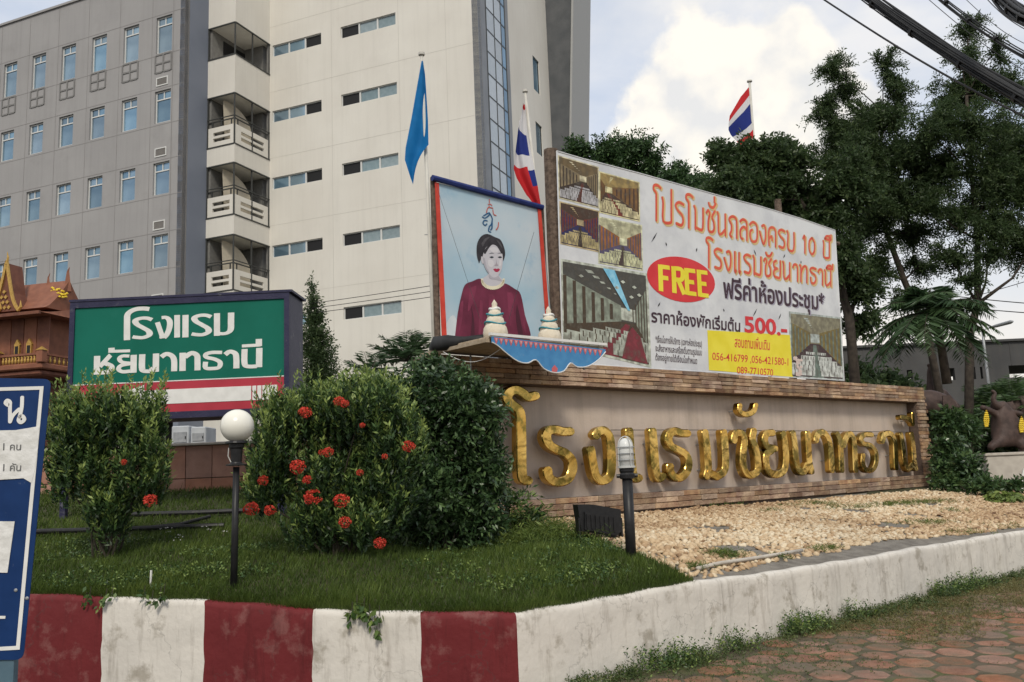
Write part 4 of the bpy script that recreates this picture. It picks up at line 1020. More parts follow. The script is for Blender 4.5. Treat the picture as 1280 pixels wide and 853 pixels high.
# ------------------------------------------------------------------ portrait board
def portrait():
    yp = .34
    def B(x, y, d=yp): return S(x, y, d)
    c = B(612, 430)
    root = thing('portrait_board', SO + WD * c[0] + Vector((0, 0, c[1])), 'printed portrait board of a woman in maroon dress with red cloth edges', 'portrait board')
    pr = mat('portrait_sky_print', (.33,.47,.56), (.50,.56,.60), rough=.45, sc1=.8, det=3, c3=(.11,.32,.50), sc3=.9, lo3=.56, hi3=.78)
    tl, tr_, br, bl = B(545, 228), B(675, 261), B(694, 445), B(554, 435)
    MB().prism([bl, br, tr_, tl], yp, yp + .01).build('printed_sheet', pr, root, SP.M)
    y = yp - .002
    def shp(name, m, pts, lay, k=4, closed=True):
        P = smooth([*pts, pts[0]], k)[:-1] if k > 1 else pts
        MB().prism([B(*p) for p in P], y - .0012 * lay, y - .0012 * lay + .001).build(name, m, root, SP.M)
    def Zp(pts, s=4.267, ox=540, oy=230): return [(ox + a / s, oy + b / s) for a, b in pts]
    hair = mat('print_black_hair', (.018,.015,.018), (.035,.03,.035), rough=.45, sc1=9); skin = mat('print_pale_skin', (.47,.46,.50), (.52,.50,.53), rough=.45, sc1=3)
    dress = mat('print_maroon_dress', (.10,.010,.03), (.17,.022,.055), rough=.5, sc1=3.2); dress2 = mat('print_maroon_fold', (.06,.008,.02), rough=.5)
    wc = mat('print_white_cloud', (.52,.57,.6), (.6,.64,.66), rough=.5, sc1=8); dk = mat('print_dark_line', (.03,.04,.05), rough=.5); lip = mat('print_lips', (.35,.02,.06), rough=.4); pearl = mat('print_pearl', (.74,.68,.50), rough=.4)
    shp('white_blossom', wc, Zp([(60,860),(70,760),(110,700),(140,740),(165,745),(180,800),(205,760),(240,820),(280,860)]), 1)
    shp('dress', dress, Zp([(120,830),(135,700),(155,600),(175,540),(215,520),(262,508),(320,560),(380,530),(440,560),(472,590),(495,700),(522,830),(400,870),(250,870)]), 2)
    shp('dress_fold', dress2, Zp([(205,640),(212,720),(205,830),(225,830),(222,720)]), 3); shp('dress_fold', dress2, Zp([(452,640),(446,720),(470,850),(490,850),(470,720)]), 3)
    shp('hair', hair, Zp([(250,425),(238,380),(240,320),(262,280),(295,268),(335,285),(365,300),(385,345),(388,385),(370,420),(330,410),(290,380),(262,400)]), 3)
    shp('neck', skin, Zp([(285,440),(300,480),(262,512),(285,545),(325,560),(375,545),(383,520),(355,490),(355,460)]), 4)
    shp('face', skin, Zp([(268,390),(283,345),(318,318),(352,330),(372,370),(376,410),(370,455),(350,492),(325,500),(300,478),(278,440)]), 5)
    shp('ear', skin, Zp([(262,388),(270,392),(276,420),(268,428),(260,408)]), 4, 2)
    shp('hair', hair, Zp([(300,325),(318,308),(350,318),(372,355),(368,372),(345,335),(320,325),(300,345),(282,375),(275,360)]), 6)
    sk2 = mat('print_skin_shade', (.36,.345,.385), (.40,.385,.42), rough=.45, sc1=3); sk3 = mat('print_skin_light', (.56,.545,.57), (.60,.58,.60), rough=.45, sc1=3)
    shp('jaw_tone', sk2, Zp([(300,478),(325,500),(350,492),(362,475),(352,492),(372,520),(340,512),(305,505)]), 6, 3)
    shp('cheek_tone', sk2, Zp([(268,392),(280,400),(288,440),(304,474),(296,474),(278,440)]), 6, 3)
    shp('cheek_light', sk3, Zp([(300,405),(322,410),(328,432),(312,448),(297,430)]), 6, 3); shp('brow_light', sk3, Zp([(305,345),(330,338),(352,350),(345,366),(318,364)]), 6, 3)
    shp('cheek_light', sk3, Zp([(358,408),(368,412),(366,436),(356,440)]), 6, 3)
    hl = mat('print_hair_sheen', (.06,.055,.06), (.09,.085,.09), rough=.45, sc1=9); shp('hair_sheen', hl, Zp([(262,320),(282,292),(306,285),(284,308),(270,336)]), 5, 3); shp('hair_sheen', hl, Zp([(340,298),(362,315),(374,345),(356,322)]), 5, 3)
    dl = mat('print_maroon_light', (.14,.018,.045), (.21,.03,.07), rough=.5, sc1=5)
    for q_ in ([(200,560),(235,545),(225,600),(215,640),(190,680)], [(300,590),(330,600),(340,700),(320,800),(305,700)], [(400,580),(430,590),(436,680),(415,760),(405,660)], [(150,640),(165,625),(160,720),(142,790)], [(255,620),(270,640),(262,780),(248,800)], [(470,640),(484,700),(500,790),(488,770)]): shp('dress_highlight', dl, Zp(q_), 3, 3)
    for ex in (316, 360):
        shp('eye', dk, Zp([(ex-12,392),(ex,387),(ex+12,392),(ex,398)]), 6, 3); shp('eyebrow', dk, Zp([(ex-16,375),(ex,368),(ex+14,373),(ex,372)]), 6, 3)
    shp('nose', mat('print_skin_line', (.33,.29,.32), rough=.5), Zp([(340,400),(344,425),(352,436),(340,440),(330,436),(338,428)]), 6, 3)
    shp('lips', lip, Zp([(324,456),(336,452),(343,455),(352,452),(360,458),(350,470),(336,470)]), 6, 3)
    for k in range(19):
        t = k / 18; a = math.pi * (.02 + .96 * t); x = 322 - 58 * math.cos(a); z = 512 + 44 * math.sin(a)
        shp('pearl', pearl, Zp([(x-5,z-9),(x+5,z-9),(x+6,z+8),(x-4,z+10)]), 7, 1)
    # emblem above the head
    em = MB(); Z6 = lambda pts: [B(520 + a / 5.686, 180 + b / 5.686) for a, b in pts]
    for j, s_ in enumerate(([(470,520),(490,528),(520,505),(515,492),(480,512)], [(520,490),(540,530),(535,570),(520,590),(515,620),(530,628)], [(505,548),(485,545),(475,565),(490,580),(502,570)], [(540,560),(538,600),(528,612)])):
        stroke(em, Z6(s_), .022, .018, y - .004 - .0004 * j, y - .002, k=4)
    em.build('emblem', mat('print_emblem_navy', (.02,.09,.2), rough=.5), root, SP.M)
    em = MB()
    for j, s_ in enumerate(([(520,395),(520,420)], [(512,432),(528,430),(538,440)], [(515,450),(545,458)], [(500,490),(506,462),(520,445)], [(545,470),(550,500),(568,510)], [(585,560),(582,590),(568,612)])):
        stroke(em, Z6(s_), .016, .016, y - .004 - .0004 * j, y - .002, k=3)
    em.build('emblem', mat('print_emblem_red', (.45,.12,.1), rough=.5), root, SP.M)
    # frame
    q = MB(); a, b = B(539.5, 223), B(677, 260); q.tube([(a[0], yp - .02, a[1]), (b[0], yp - .02, b[1])], .045, 8); q.build('top_bar', m_bluebar, root, SP.M)
    for (t0, t1), nm in ((((545.5, 229), (555, 430)), 'left'), (((673.5, 262), (686, 430)), 'right')):
        a, b = B(*t0), B(*t1); q = MB()
        q.prism([(a[0] - .035, a[1]), (a[0] + .03, a[1]), (b[0] + .04, b[1]), (b[0] - .04, b[1])], yp - .02, yp - .008); q.build('cloth_edge', m_redcloth, root, SP.M)
    for px, top, wpx, d in ((541.5, 222, .045, yp + .06), (677, 262, .035, yp + .06)):
        a = S(px, top, d); MB().tube([(a[0], d, -.3), (a[0], d, a[1])], wpx, 8).build('post', m_wood, root, SP.M)
    # guy wires
    w_ = MB(); 
    for p0, p1 in (((545, 229), (602, 405)), ((668, 290), (636, 400))):
        a, b = B(*p0, .33 - .1), B(*p1, -.6); w_.tube([(a[0], yp - .1, a[1]), (b[0], -.6, b[1])], .003, 4)
    w_.build('guy_wire', m_wire, root, SP.M)
portrait()

# ------------------------------------------------------------------ offering shelf with scalloped fascia and the two cones
FD = -1.15                                    # fascia plane, in front of the stone wall
fa, fb = S(615, 421, FD), S(757, 437.5, FD)
def shelf():
    root = thing('offering_shelf', SP.M @ Vector(((fa[0] + fb[0]) / 2, -.5, fa[1])), 'blue scalloped shelf with pink trim projecting above the stone wall', 'shelf')
    def B(x, y): return S(x, y, FD)
    top = [(615, 420.5), (757, 437)]
    bot = [(757,440),(748,450),(735,458),(722,459),(713,454),(705,464),(693,466),(680,461),(670,450),(660,454),(648,452),(635,443),(622,432),(615,428)]
    pts = [B(*p) for p in top] + [B(*p) for p in smooth(bot, 3)]
    MB().prism(pts, FD, FD + .015).build('fascia', m_shelfblue, root, SP.M)
    pale = mat('pale_pink', (.6,.35,.36), rough=.6); n = 22
    def tooth(P, Q):
        t_ = MB().prism([B(*p) for p in P], FD - .004, FD - .001).build('pink_tooth', m_pink, root, SP.M)
        if Q: MB().prism([B(*p) for p in Q], FD - .006, FD - .0045).build('tooth_centre', pale, t_, SP.M)
    for k in range(n):
        f_ = (k + .5) / n; x = 617 + 136 * f_; y0 = 421.6 + 16 * f_; w_ = 2.9
        tooth([(x - w_, y0), (x + w_, y0 + .7), (x, y0 + 8.6)], [(x - w_ * .5, y0 + .8), (x + w_ * .5, y0 + 1.4), (x, y0 + 5.4)])
    tooth([(693, 456.5), (697, 461), (696, 465), (690, 465), (689.5, 461)], None)
    e = MB(); bb = smooth(bot, 3); e.tube([(B(*p)[0], FD, B(*p)[1]) for p in bb], .008, 5); e.build('edge_cord', m_wprint, root, SP.M)
    a, b = B(615, 420), B(757, 436.5)
    MB().box(a[0] - .03, b[0] + .02, FD - .01, FD + .03, a[1] + .005, a[1] + .04).build('edge_batten', m_wprint, root, SP.M)
    z0 = a[1] - .03; n = 6; wpl = (0 - FD - .08 + .25) / n
    for k in range(n): put('shelf_board', MB().bbox(a[0] - .02, b[0], FD + .04 + k * wpl, FD + .04 + (k + 1) * wpl - .012, z0, z0 + .03, .004).mesh('shelf_board', m_plank), root, SP.M)
    bm_ = MB().box(a[0] - .08, a[0] - .025, FD + .02, .3, z0 - .05, z0 - .005); bm_.box(b[0] - .1, b[0] - .04, FD + .02, .3, z0 - .06, z0 - .005); bm_.build('joist', m_plank, root, SP.M)
    for px in (588, 729):
        u = S(px, 440, -.15 if px < 600 else FD + .1)[0]; d = -.15 if px < 600 else FD + .1
        MB().tube([(u, d, z0 - .05), (u, d, z0 - (.42 if px < 600 else .3))], .014, 6).build('hanger', m_metal, root, SP.M)
    lw = MB(); P = []
    for k in range(14):
        t = k / 13; P.append((a[0] - .2 + .42 * t, FD + .75 - .7 * t, z0 - .08 - .16 * math.sin(math.pi * t)))
    lw.tube(P, .004, 5); 
    lw.build('string_light', m_wprint, root, SP.M)
    return z0 + .03
ztop_shelf = shelf()
def tarp():
    P = [(541,438,.1),(548,433,-.1),(560,431,-.3),(575,430,-.45),(590,427,-.6),(604,424.5,-.75)]; mb = MB()
    pts = []
    for i, (x, y, d) in enumerate(P): u, z = S(x, y, d); pts.append((u, d, z + .03))
    mb.tube(pts, [.05, .11, .10, .07, .05, .02], 9)
    mb.v = [(x + random.uniform(-.015, .015), y, z + random.uniform(-.02, .02)) for x, y, z in mb.v]
    o = mb.build('black_tarp', m_wire, None, SP.M @ Matrix.Translation((0, 0, 0)), smooth=True); tag(o, 'bunched black plastic sheet lying along the left side of the offering shelf', 'plastic sheet')
tarp()
def cone(px, lab):
    u, z = S(px, 420, FD + .28); 
    M = SP.M @ Matrix.Translation((u, FD + .28, ztop_shelf))
    root = thing('offering_cone', M.translation, lab, 'offering', 'pair of wrapped offering cones on the shelf')
    prof = [(.10,0),(.135,.03),(.145,.10),(.138,.17),(.122,.20),(.112,.205),(.118,.225),(.1,.29),(.085,.315),(.09,.33),(.07,.385),(.045,.41),(.03,.42),(.036,.44),(.03,.47),(.035,.49),(.022,.515),(.006,.53)]
    s = MB().lathe(prof, n=22); s.v = [(x * 1.08, y * 1.08, z_ * .98) for x, y, z_ in s.v]
    s.v = [(x * (1 + .03 * math.sin(9 * math.atan2(y, x) + z_ * 30)), y * (1 + .03 * math.sin(9 * math.atan2(y, x) + z_ * 30)), z_ + .01 * math.sin(2 * math.atan2(y, x))) for x, y, z_ in s.v]
    s.build('wrapped_body', m_cloth, root, M, smooth=True)
    for zc, r_ in ((.215, .132), (.325, .104)):
        q = MB(); q.tube([(r_ * math.cos(a), r_ * math.sin(a), zc + .02 * math.sin(a * 2 + zc * 9)) for a in np.linspace(0, 2 * math.pi, 25)], .012, 6, cap=False); q.build('ribbon', m_teal, root, M, smooth=True)
    q = MB(); q.tube([(.06 * math.cos(a), .06 * math.sin(a), .40 + .008 * math.sin(a * 3)) for a in np.linspace(0, 2 * math.pi, 19)], .02, 6, cap=False); q.build('frill', m_wprint, root, M, smooth=True)
cone(619.5, 'wrapped ivory offering cone with teal ribbons in front of the portrait board')
cone(687, 'wrapped ivory offering cone with teal ribbons beside the wooden post')

# ------------------------------------------------------------------ green hotel sign on legs
GD = 11.0
def green_sign():
    O = at(224, 600, GD); M0 = Plane(Vector((O.x, O.y, 0)), Vector((1, -.035, 0)), Vector((.035, 1, 0)))
    def B(x, y, d=0): return M0.px(x, y, d)
    root = thing('green_hotel_sign', (O.x, O.y + .3, h(O.x, O.y + .3)), 'green and red light box sign in navy frame on legs behind the shrubs', 'sign')
    x0, x1 = B(86, 450)[0], B(362, 450)[0]; zt = (B(93, 378)[1] + B(355, 366)[1]) / 2; zb = (B(93, 527)[1] + B(355, 519)[1]) / 2
    gx0, gx1 = B(93, 430)[0], B(355.5, 430)[0]; gt = (B(93, 386.5)[1] + B(355, 373)[1]) / 2; rb = (B(93, 519)[1] + B(355, 510.5)[1]) / 2
    gm = (B(92, 481)[1] + B(340, 470.4)[1]) / 2; ln = .012
    M = M0.M
    MB().bbox(x0, x1, .012, .62, zb, zt, .012).build('cabinet', m_navy, root, M)
    q = MB(); q.box(x0, gx0, -.02, .012, zb, zt); q.box(gx1, x1, -.02, .012, zb, zt); q.box(gx0, gx1, -.02, .012, gt, zt); q.box(gx0, gx1, -.02, .012, zb, rb)
    q.build('face_frame', m_navy, root, M)
    MB().box(x0 - .01, x1 + .04, -.03, .63, zt, zt + .03).build('top_flashing', m_navy, root, M)
    MB().box(gx0, gx1, 0, .01, gm, gt).build('green_panel', m_green, root, M)
    MB().box(gx0, gx1, 0, .01, rb, gm - ln).build('red_panel', m_red, root, M)
    MB().box(gx0, gx1, -.002, .01, gm - ln, gm).build('white_line', m_wprint, root, M)
    # arrow and bars
    Z3 = lambda x, y: B(60 + x / 3.553, 460 + y / 3.553)
    a = Z3(903, 80); b = Z3(903, 146); e = Z3(1018, 75); e2 = Z3(1018, 137)
    ht, hb = (a[1] + e[1]) / 2, (b[1] + e2[1]) / 2; L0 = B(180, 490)[0]
    MB().prism([(L0, ht), (a[0], ht), (a[0], hb), (L0, hb), (L0 , hb - .07), (B(128, 500)[0], (ht + hb) / 2), (L0, ht + .07)], -.005, 0).build('arrow', m_wprint, root, M)
    for p0, p1 in ((908, 925), (930, 948), (952, 1018)):
        MB().box(Z3(p0, 110)[0], Z3(p1, 110)[0], -.005, 0, hb, ht).build('arrow_bar', m_wprint, root, M)
    # lettering traced from the sign face
    Za = lambda pts: [B(140 + x / 7.53, 375 + y / 7.53) for x, y in pts]; Zb = lambda pts: [B(100 + x / 5.333, 415 + y / 5.333) for x, y in pts]
    px = B(225, 430)[0] - B(224, 430)[0]
    def let(z, strokes):
        mb = MB()
        for j, (pts, wu, wv) in enumerate(strokes):
            s_ = 7.53 if z is Za else 5.333
            stroke(mb, z(pts), wu / s_ * px, wv / s_ * px, -.004 - .0006 * j, 0, cap=False, k=4 if len(pts) > 2 else 1)
        mb.build('letter', m_wprint, root, M)
    let(Za, [([(142,380),(143,200),(148,140),(185,105),(240,86),(300,82),(352,88)], 60, 38)])
    def ro(dx, dy): return [([(378+dx,188+dy),(330+dx,173+dy),(270+dx,175+dy),(222+dx,195+dy),(235+dx,230+dy),(290+dx,262+dy),(345+dx,295+dy),(352+dx,330+dy),(300+dx,355+dy),(240+dx,355+dy),(195+dx,348+dy)], 62, 30)]
    let(Za, ro(0, 0)); let(Za, ro(556, -27))
    let(Za, [([(468,168),(515,168),(545,205),(540,270),(515,330),(490,358)], 55, 30), ([(428,212),(455,290),(480,362)], 48, 30), ([(448,349),(515,346)], 30, 30)])
    let(Za, [([(614,144),(614,355)], 54, 30)]); let(Za, [([(693,143),(692,354)], 58, 30)])
    let(Za, [([(989,127),(989,339)], 57, 30), ([(1000,315),(1040,320),(1085,312),(1118,280),(1121,200),(1122,121)], 60, 28)])
    let(Zb, [([(115,161),(113,285)], 42, 20), ([(134,232),(205,155)], 30, 30), ([(160,208),(205,225),(212,245),(190,268),(135,272)], 38, 26)])
    let(Zb, [([(190,131),(335,127)], 19, 19), ([(211,107),(211,138)], 42, 20)])
    let(Zb, [([(359,154),(357,273)], 42, 20), ([(335,262),(285,266),(258,250),(275,225),(338,212)], 32, 22), ([(330,162),(285,162),(264,178),(280,202),(338,210)], 32, 20)])
    let(Zb, [([(416,150),(414,240),(430,262),(490,262)], 42, 24), ([(508,145),(506,267)], 42, 20), ([(485,262),(470,240)], 22, 22)])
    let(Zb, [([(543,168),(575,148),(610,158),(628,190),(628,263)], 40, 26)])
    let(Zb, [([(685,140),(684,261)], 42, 20), ([(702,168),(745,142),(780,158),(784,200),(784,257)], 40, 28)])
    let(Zb, [([(948,138),(880,138),(840,150),(845,170),(900,183),(935,205),(925,238),(880,245),(838,240),(838,200)], 34, 22)])
    let(Zb, [([(968,152),(1000,132),(1035,145),(1043,180),(1043,244)], 40, 26)])
    let(Zb, [([(1098,115),(1097,205),(1115,230),(1180,230)], 40, 24), ([(1196,108),(1194,236)], 42, 20)])
    let(Zb, [([(1080,95),(1205,88)], 22, 20), ([(1193,48),(1193,96)], 42, 20)])
    for xx in (B(78, 600)[0] - .0, B(98, 600)[0] + .02, B(352, 600)[0], B(335, 600)[0]):
        dd = .02 if xx in (B(78, 600)[0], B(352, 600)[0]) else .5
        p = M @ Vector((xx, dd, 0)); z0 = h(p.x, p.y)
        MB().box(xx - .035, xx + .035, dd, dd + .07, z0 - .2, zb).build('leg', m_navy, root, M)
green_sign()
# dark pipes lying on the grass under the sign
def pipe(pts, r, lab, D0=None):
    P = []
    for px, py in pts:
        q = ont(px, py); P.append(Vector((q.x, q.y, q.z + r + .035)))
    o = MB().tube(P, r, 8).build('dark_pipe', m_black); tag(o, lab, 'pipe', 'dark pipes on the grass')
pipe([(165, 650), (240, 648), (330, 644)], .03, 'straight dark pipe on the grass farthest behind the globe lamp')
pipe([(170, 668), (225, 662), (262, 652)], .022, 'slanting dark pipe joining two straight pipes on the grass')
pipe([(40, 672), (150, 669), (280, 664)], .028, 'long dark pipe on the grass nearest the kerb')

# ------------------------------------------------------------------ terracotta wall behind the sign
def terra():
    D = 13.1; O = at(200, 600, D); P = Plane(Vector((O.x, O.y, 0)), Vector((1, -.02, 0)), Vector((.02, 1, 0)))
    B = P.px; x0, x1 = B(-160, 580)[0], B(430, 580)[0]; zt = (B(56, 556)[1] + B(286, 559)[1]) / 2
    zs = B(250, 598)[1]
    root = thing('terracotta_tiled_wall', (O.x, O.y, 1.4), 'low wall of large terracotta tiles with pale coping behind the grass', 'wall')
    MB().box(x0, x1, .02, .3, .9, zt - .03).build('wall_core', m_mortar, root, P.M)
    tw = B(255, 580)[0] - B(222, 580)[0]; ph = B(222, 580)[0] % tw
    rows = [(zs + .006, zt - .035), (zs - .46, zs - .006)]
    ms = [MB().bbox(0, tw - .008, 0, .03, 0, b - a, .004).mesh('tile', m_terra) for a, b in rows]
    n = int((x1 - x0) / tw)
    for i in range(n):
        for k, (a, b) in enumerate(rows):
            put('tile', ms[k], root, P.M @ Matrix.Translation((x0 + i * tw, random.uniform(-.003, .003), a)))
    MB().bbox(x0, x1, -.05, .34, zt - .03, zt + .01, .008).build('coping', m_coping, root, P.M)
    MB().box(x0, x1, .34, 7, zt - .12, zt - .06).build('terrace_slab', m_concrete, root, P.M)
    return P, zt
TP, tz = terra()

# things on the terrace under the sign
def ac_unit(px0, px1, D, z0, z1, lab):
    a, b = at(px0, 560, D), at(px1, 560, D); w_ = b.x - a.x
    root = thing('metal_cabinet', (a.x + w_ / 2, D, z0), lab, 'cabinet'); M = Matrix.Translation((a.x, D, z0))
    mm = mat('pale_grey_enamel', (.42,.44,.46), (.5,.52,.53), rough=.5, sc1=4)
    hh = z1 - z0
    MB().bbox(0, w_, 0, .5, .04, hh, .015).build('casing', mm, root, M); MB().bbox(w_ * .12, w_ * .88, -.012, 0, .15, hh - .1, .005).build('door', m_metal, root, M)
    MB().box(w_ * .8, w_ * .84, -.03, -.012, hh * .5, hh * .6).build('handle', m_black, root, M)
    for x in (.03, w_ - .08): MB().box(x, x + .05, .05, .1, 0, .04).build('foot', m_black, root, M)
zt1 = at(240, 557, 14.5).z
ac_unit(214, 236, 14.5, tz - .06, at(240, 532, 14.5).z, 'pale grey metal cabinet just left of a second one under the green sign')
ac_unit(238, 257, 14.2, tz - .06, at(240, 534, 14.2).z, 'narrow pale metal cabinet under the green sign behind the tiled wall')

# ------------------------------------------------------------------ spirit house
def spirit():
    D = 15.0; O = at(42, 500, D); M = Matrix.Translation((O.x, O.y, 0)) @ Matrix.Rotation(R(-14), 4, 'Z')
    z = lambda py: at(45, py, D).z
    root = thing('spirit_house', (O.x, O.y, tz), 'red-brown spirit house with gilded gables and balustrade beside the green sign', 'spirit house')
    zf = z(462); ze = z(403); zr = z(372); W = .62; dp = .55
    MB().bbox(-W * .45, W * .45, -.3, .6, tz - .1, zf - .1, .02).build('pedestal', m_spirit2, root, M)
    MB().bbox(-1.1, W + .12, -dp - .12, dp + .2, zf - .1, zf, .02).build('floor_slab', m_spirit, root, M)
    MB().bbox(-1.0, W + .06, -dp - .06, dp + .1, zf - .2, zf - .1, .03).build('floor_moulding', m_spirit2, root, M)
    b = MB().box(-.95, W - .2, -dp + .15, dp - .1, zf, ze); b.build('house_wall', m_spirit, root, M)
    # boards
    for k in range(6):
        x = -.9 + k * .26; MB().box(x, x + .24, -dp + .138, -dp + .15, zf + .02, ze - .02).build('wall_board', m_spirit2 if k % 2 else m_spirit, root, M)
    for x in (.03, .27, -.45):
        wd = MB().box(x - .05, x + .05, -dp + .10, -dp + .137, zf + .14, zf + .36).build('window', m_goldp, root, M)
        MB().box(x - .03, x + .03, -dp + .095, -dp + .1, zf + .16, zf + .34).build('opening', m_dark, wd, M)
        MB().prism([(x - .06, zf + .36), (x + .06, zf + .36), (x, zf + .46)], -dp + .1, -dp + .137).build('pediment', m_goldp, wd, M)
    # balustrade
    for (xa, xb, y) in ((-1.08, -.22, -dp - .09), (-.08, W + .1, -dp - .09)):
        n = int((xb - xa) / .062)
        bm_ = MB().lathe([(.012, 0), (.02, .03), (.024, .06), (.012, .09), (.018, .115), (.012, .13)], n=6).mesh('baluster', m_goldp, True)
        for i in range(n): put('baluster', bm_, root, M @ Matrix.Translation((xa + .04 + i * .062, y, zf + .0)))
        MB().box(xa, xb, y - .03, y + .03, zf + .13, zf + .165).build('rail', m_spirit, root, M)
    bm_ = bpy.data.meshes['baluster']
    for i in range(9): put('baluster', bm_, root, M @ Matrix.Translation((W + .09, -dp + i * .1, zf)))
    MB().box(W + .06, W + .12, -dp - .09, dp, zf + .13, zf + .165).build('rail', m_spirit, root, M)
    for x in (-.15, W + .09):
        MB().bbox(x - .06, x + .06, -dp - .15, -dp - .03, zf, zf + .2, .01).build('corner_post', m_spirit, root, M)
        MB().add([(x - .07, -dp - .16, zf + .2), (x + .07, -dp - .16, zf + .2), (x + .07, -dp - .02, zf + .2), (x - .07, -dp - .02, zf + .2), (x, -dp - .09, zf + .27)], [(0,1,4),(1,2,4),(2,3,4),(3,0,4),(3,2,1,0)]).build('post_cap', m_goldp, root, M)
    # roofs: two tiers, concave
    def roof(x0, x1, y0, z0, z1, ins, nm):
        mb = MB(); n = 5; prof = []
        for k in range(n + 1): t = k / n; prof.append((y0 * (1 - t), z0 + (z1 - z0) * (t ** 1.35)))
        vs = []; fs = []
        for k, (y, zz) in enumerate(prof):
            i_ = ins * k / n; vs += [(x0 + i_, -y, zz), (x1 - i_, -y, zz), (x0 + i_, y, zz), (x1 - i_, y, zz)]
        for k in range(n): a = 4*k; fs += [(a, a+1, a+5, a+4), (a+3, a+2, a+6, a+7), (a+1, a+3, a+7, a+5), (a+2, a, a+4, a+6)]
        fs.append((0, 2, 3, 1)); mb.add(vs, fs); mb.build(nm, m_spirit, root, M)
    roof(-1.15, W + .12, dp + .22, ze, ze + .16, .06, 'eave_roof')
    MB().box(-1.17, W + .14, -dp - .24, -dp - .2, ze - .04, ze + .012).build('eave_board', m_spirit2, root, M)
    roof(-1.05, W + .02, dp - .02, ze + .12, z(355), .0, 'upper_roof')
    # gables
    for cx_, zp, w_ in ((-.12, z(338), .26), (-.62, z(330), .34)):
        zb_ = ze + .1; gy = -dp - .02
        gb = MB().prism([(cx_ - w_, zb_), (cx_ + w_, zb_), (cx_ + w_ * .45, zb_ + (zp - zb_) * .38), (cx_ + .02, zp), (cx_ - .02, zp), (cx_ - w_ * .45, zb_ + (zp - zb_) * .38)], gy, gy + .3).build('gable', m_spirit2, root, M)
        for sg in (-1, 1):
            tr_ = MB(); pts = [(cx_ + sg * w_ * 1.08, zb_ - .0), (cx_ + sg * w_ * .72, zb_ + (zp-zb_) * .16), (cx_ + sg * w_ * .42, zb_ + (zp-zb_) * .45), (cx_, zp + .03)]
            stroke(tr_, pts, .05, .05, gy - .03, gy, k=3); tr_.build('gilded_bargeboard', m_goldp, gb, M)
            MB().tube([(cx_ + sg * w_ * 1.08, gy - .015, zb_), (cx_ + sg * w_ * 1.25, gy - .015, zb_ + .05), (cx_ + sg * w_ * 1.22, gy - .015, zb_ + .16)], [.03, .025, .004], 6).build('gilded_hook', m_goldp, gb, M)
        MB().tube([(cx_, gy - .015, zp - .02), (cx_ + .02, gy - .015, zp + .1), (cx_ - .0, gy - .015, zp + .2)], [.025, .018, .004], 6).build('gilded_finial', m_goldp, gb, M)
        for r_ in range(4):
            zz = zb_ + .03 + r_ * .09; hw = w_ * (.8 - r_ * .19)
            if hw > .03:
                for k in range(int(hw * 2 / .085)): MB().prism([(cx_ - hw + k * .085 + dx_, zz + dz_) for dx_, dz_ in ((0, .035), (.035, 0), (.07, .035), (.035, .07))], gy - .02, gy - .001).build('gilded_carving', m_goldp, gb, M)
    for x, py, s in ((.2, 350, .06), (W - .02, 345, .085)):
        zz = z(py); MB().tube([(x, 0, z(362) - .1), (x, 0, zz + .02), (x + .03, 0, zz + .09)], [s, s * .3, .006], 4).build('roof_spire', m_spirit, root, M)
    q = MB(); P = [(W - .28, -.05, z(365)), (W - .12, -.1, z(369)), (W + .02, -.16, z(374)), (W + .1, -.2, z(379))]
    rr = random.Random(4)
    for i in range(60):
        t = rr.random() * 2.99; k = int(t); f_ = t - k; c = Vector(P[k]).lerp(Vector(P[k+1]), f_)
        q.lathe([(.0, -.02), (.022, -.008), (.022, .01), (0, .022)], (c.x + rr.uniform(-.05,.05), c.y + rr.uniform(-.05,.05), c.z + rr.uniform(-.03,.05)), 6)
    tag(q.build('flower_garland', m_yellow, None, M), 'yellow flower garland lying on the spirit house roof ridge', 'garland')
    # hanging bell
    p = M @ Vector((-.12, -dp - .22, 0)); o = MB().lathe([(.0, 0), (.045, .01), (.05, .06), (.03, .1), (.01, .12), (.004, .3)], (p.x, p.y, ze - .33), 12).build('hanging_lamp', m_opal, smooth=True)
    tag(o, 'small white lamp hanging under the spirit house eave', 'lamp')
    v = M @ Vector((-.42, -dp - .05, 0)); vz = zf
    vr = thing('offering_vase', (v.x, v.y, vz), 'small white vase with greenery on the spirit house porch', 'vase')
    MB().lathe([(.03, 0), (.05, .04), (.045, .08), (.03, .11), (.036, .125)], (v.x, v.y, vz), 12).build('vase_body', m_opal, vr, smooth=True)
    fo = MB(); 
    for k in range(14): a = k * .9; fo.add([(v.x, v.y, vz + .12), (v.x + .03 * math.cos(a) + .01, v.y + .03 * math.sin(a), vz + .17), (v.x + .05 * math.cos(a), v.y + .05 * math.sin(a), vz + .24), (v.x + .03 * math.cos(a) - .01, v.y + .03 * math.sin(a), vz + .18)], [(0,1,2,3)])
    fo.build('greenery', m_stem, vr)
spirit()

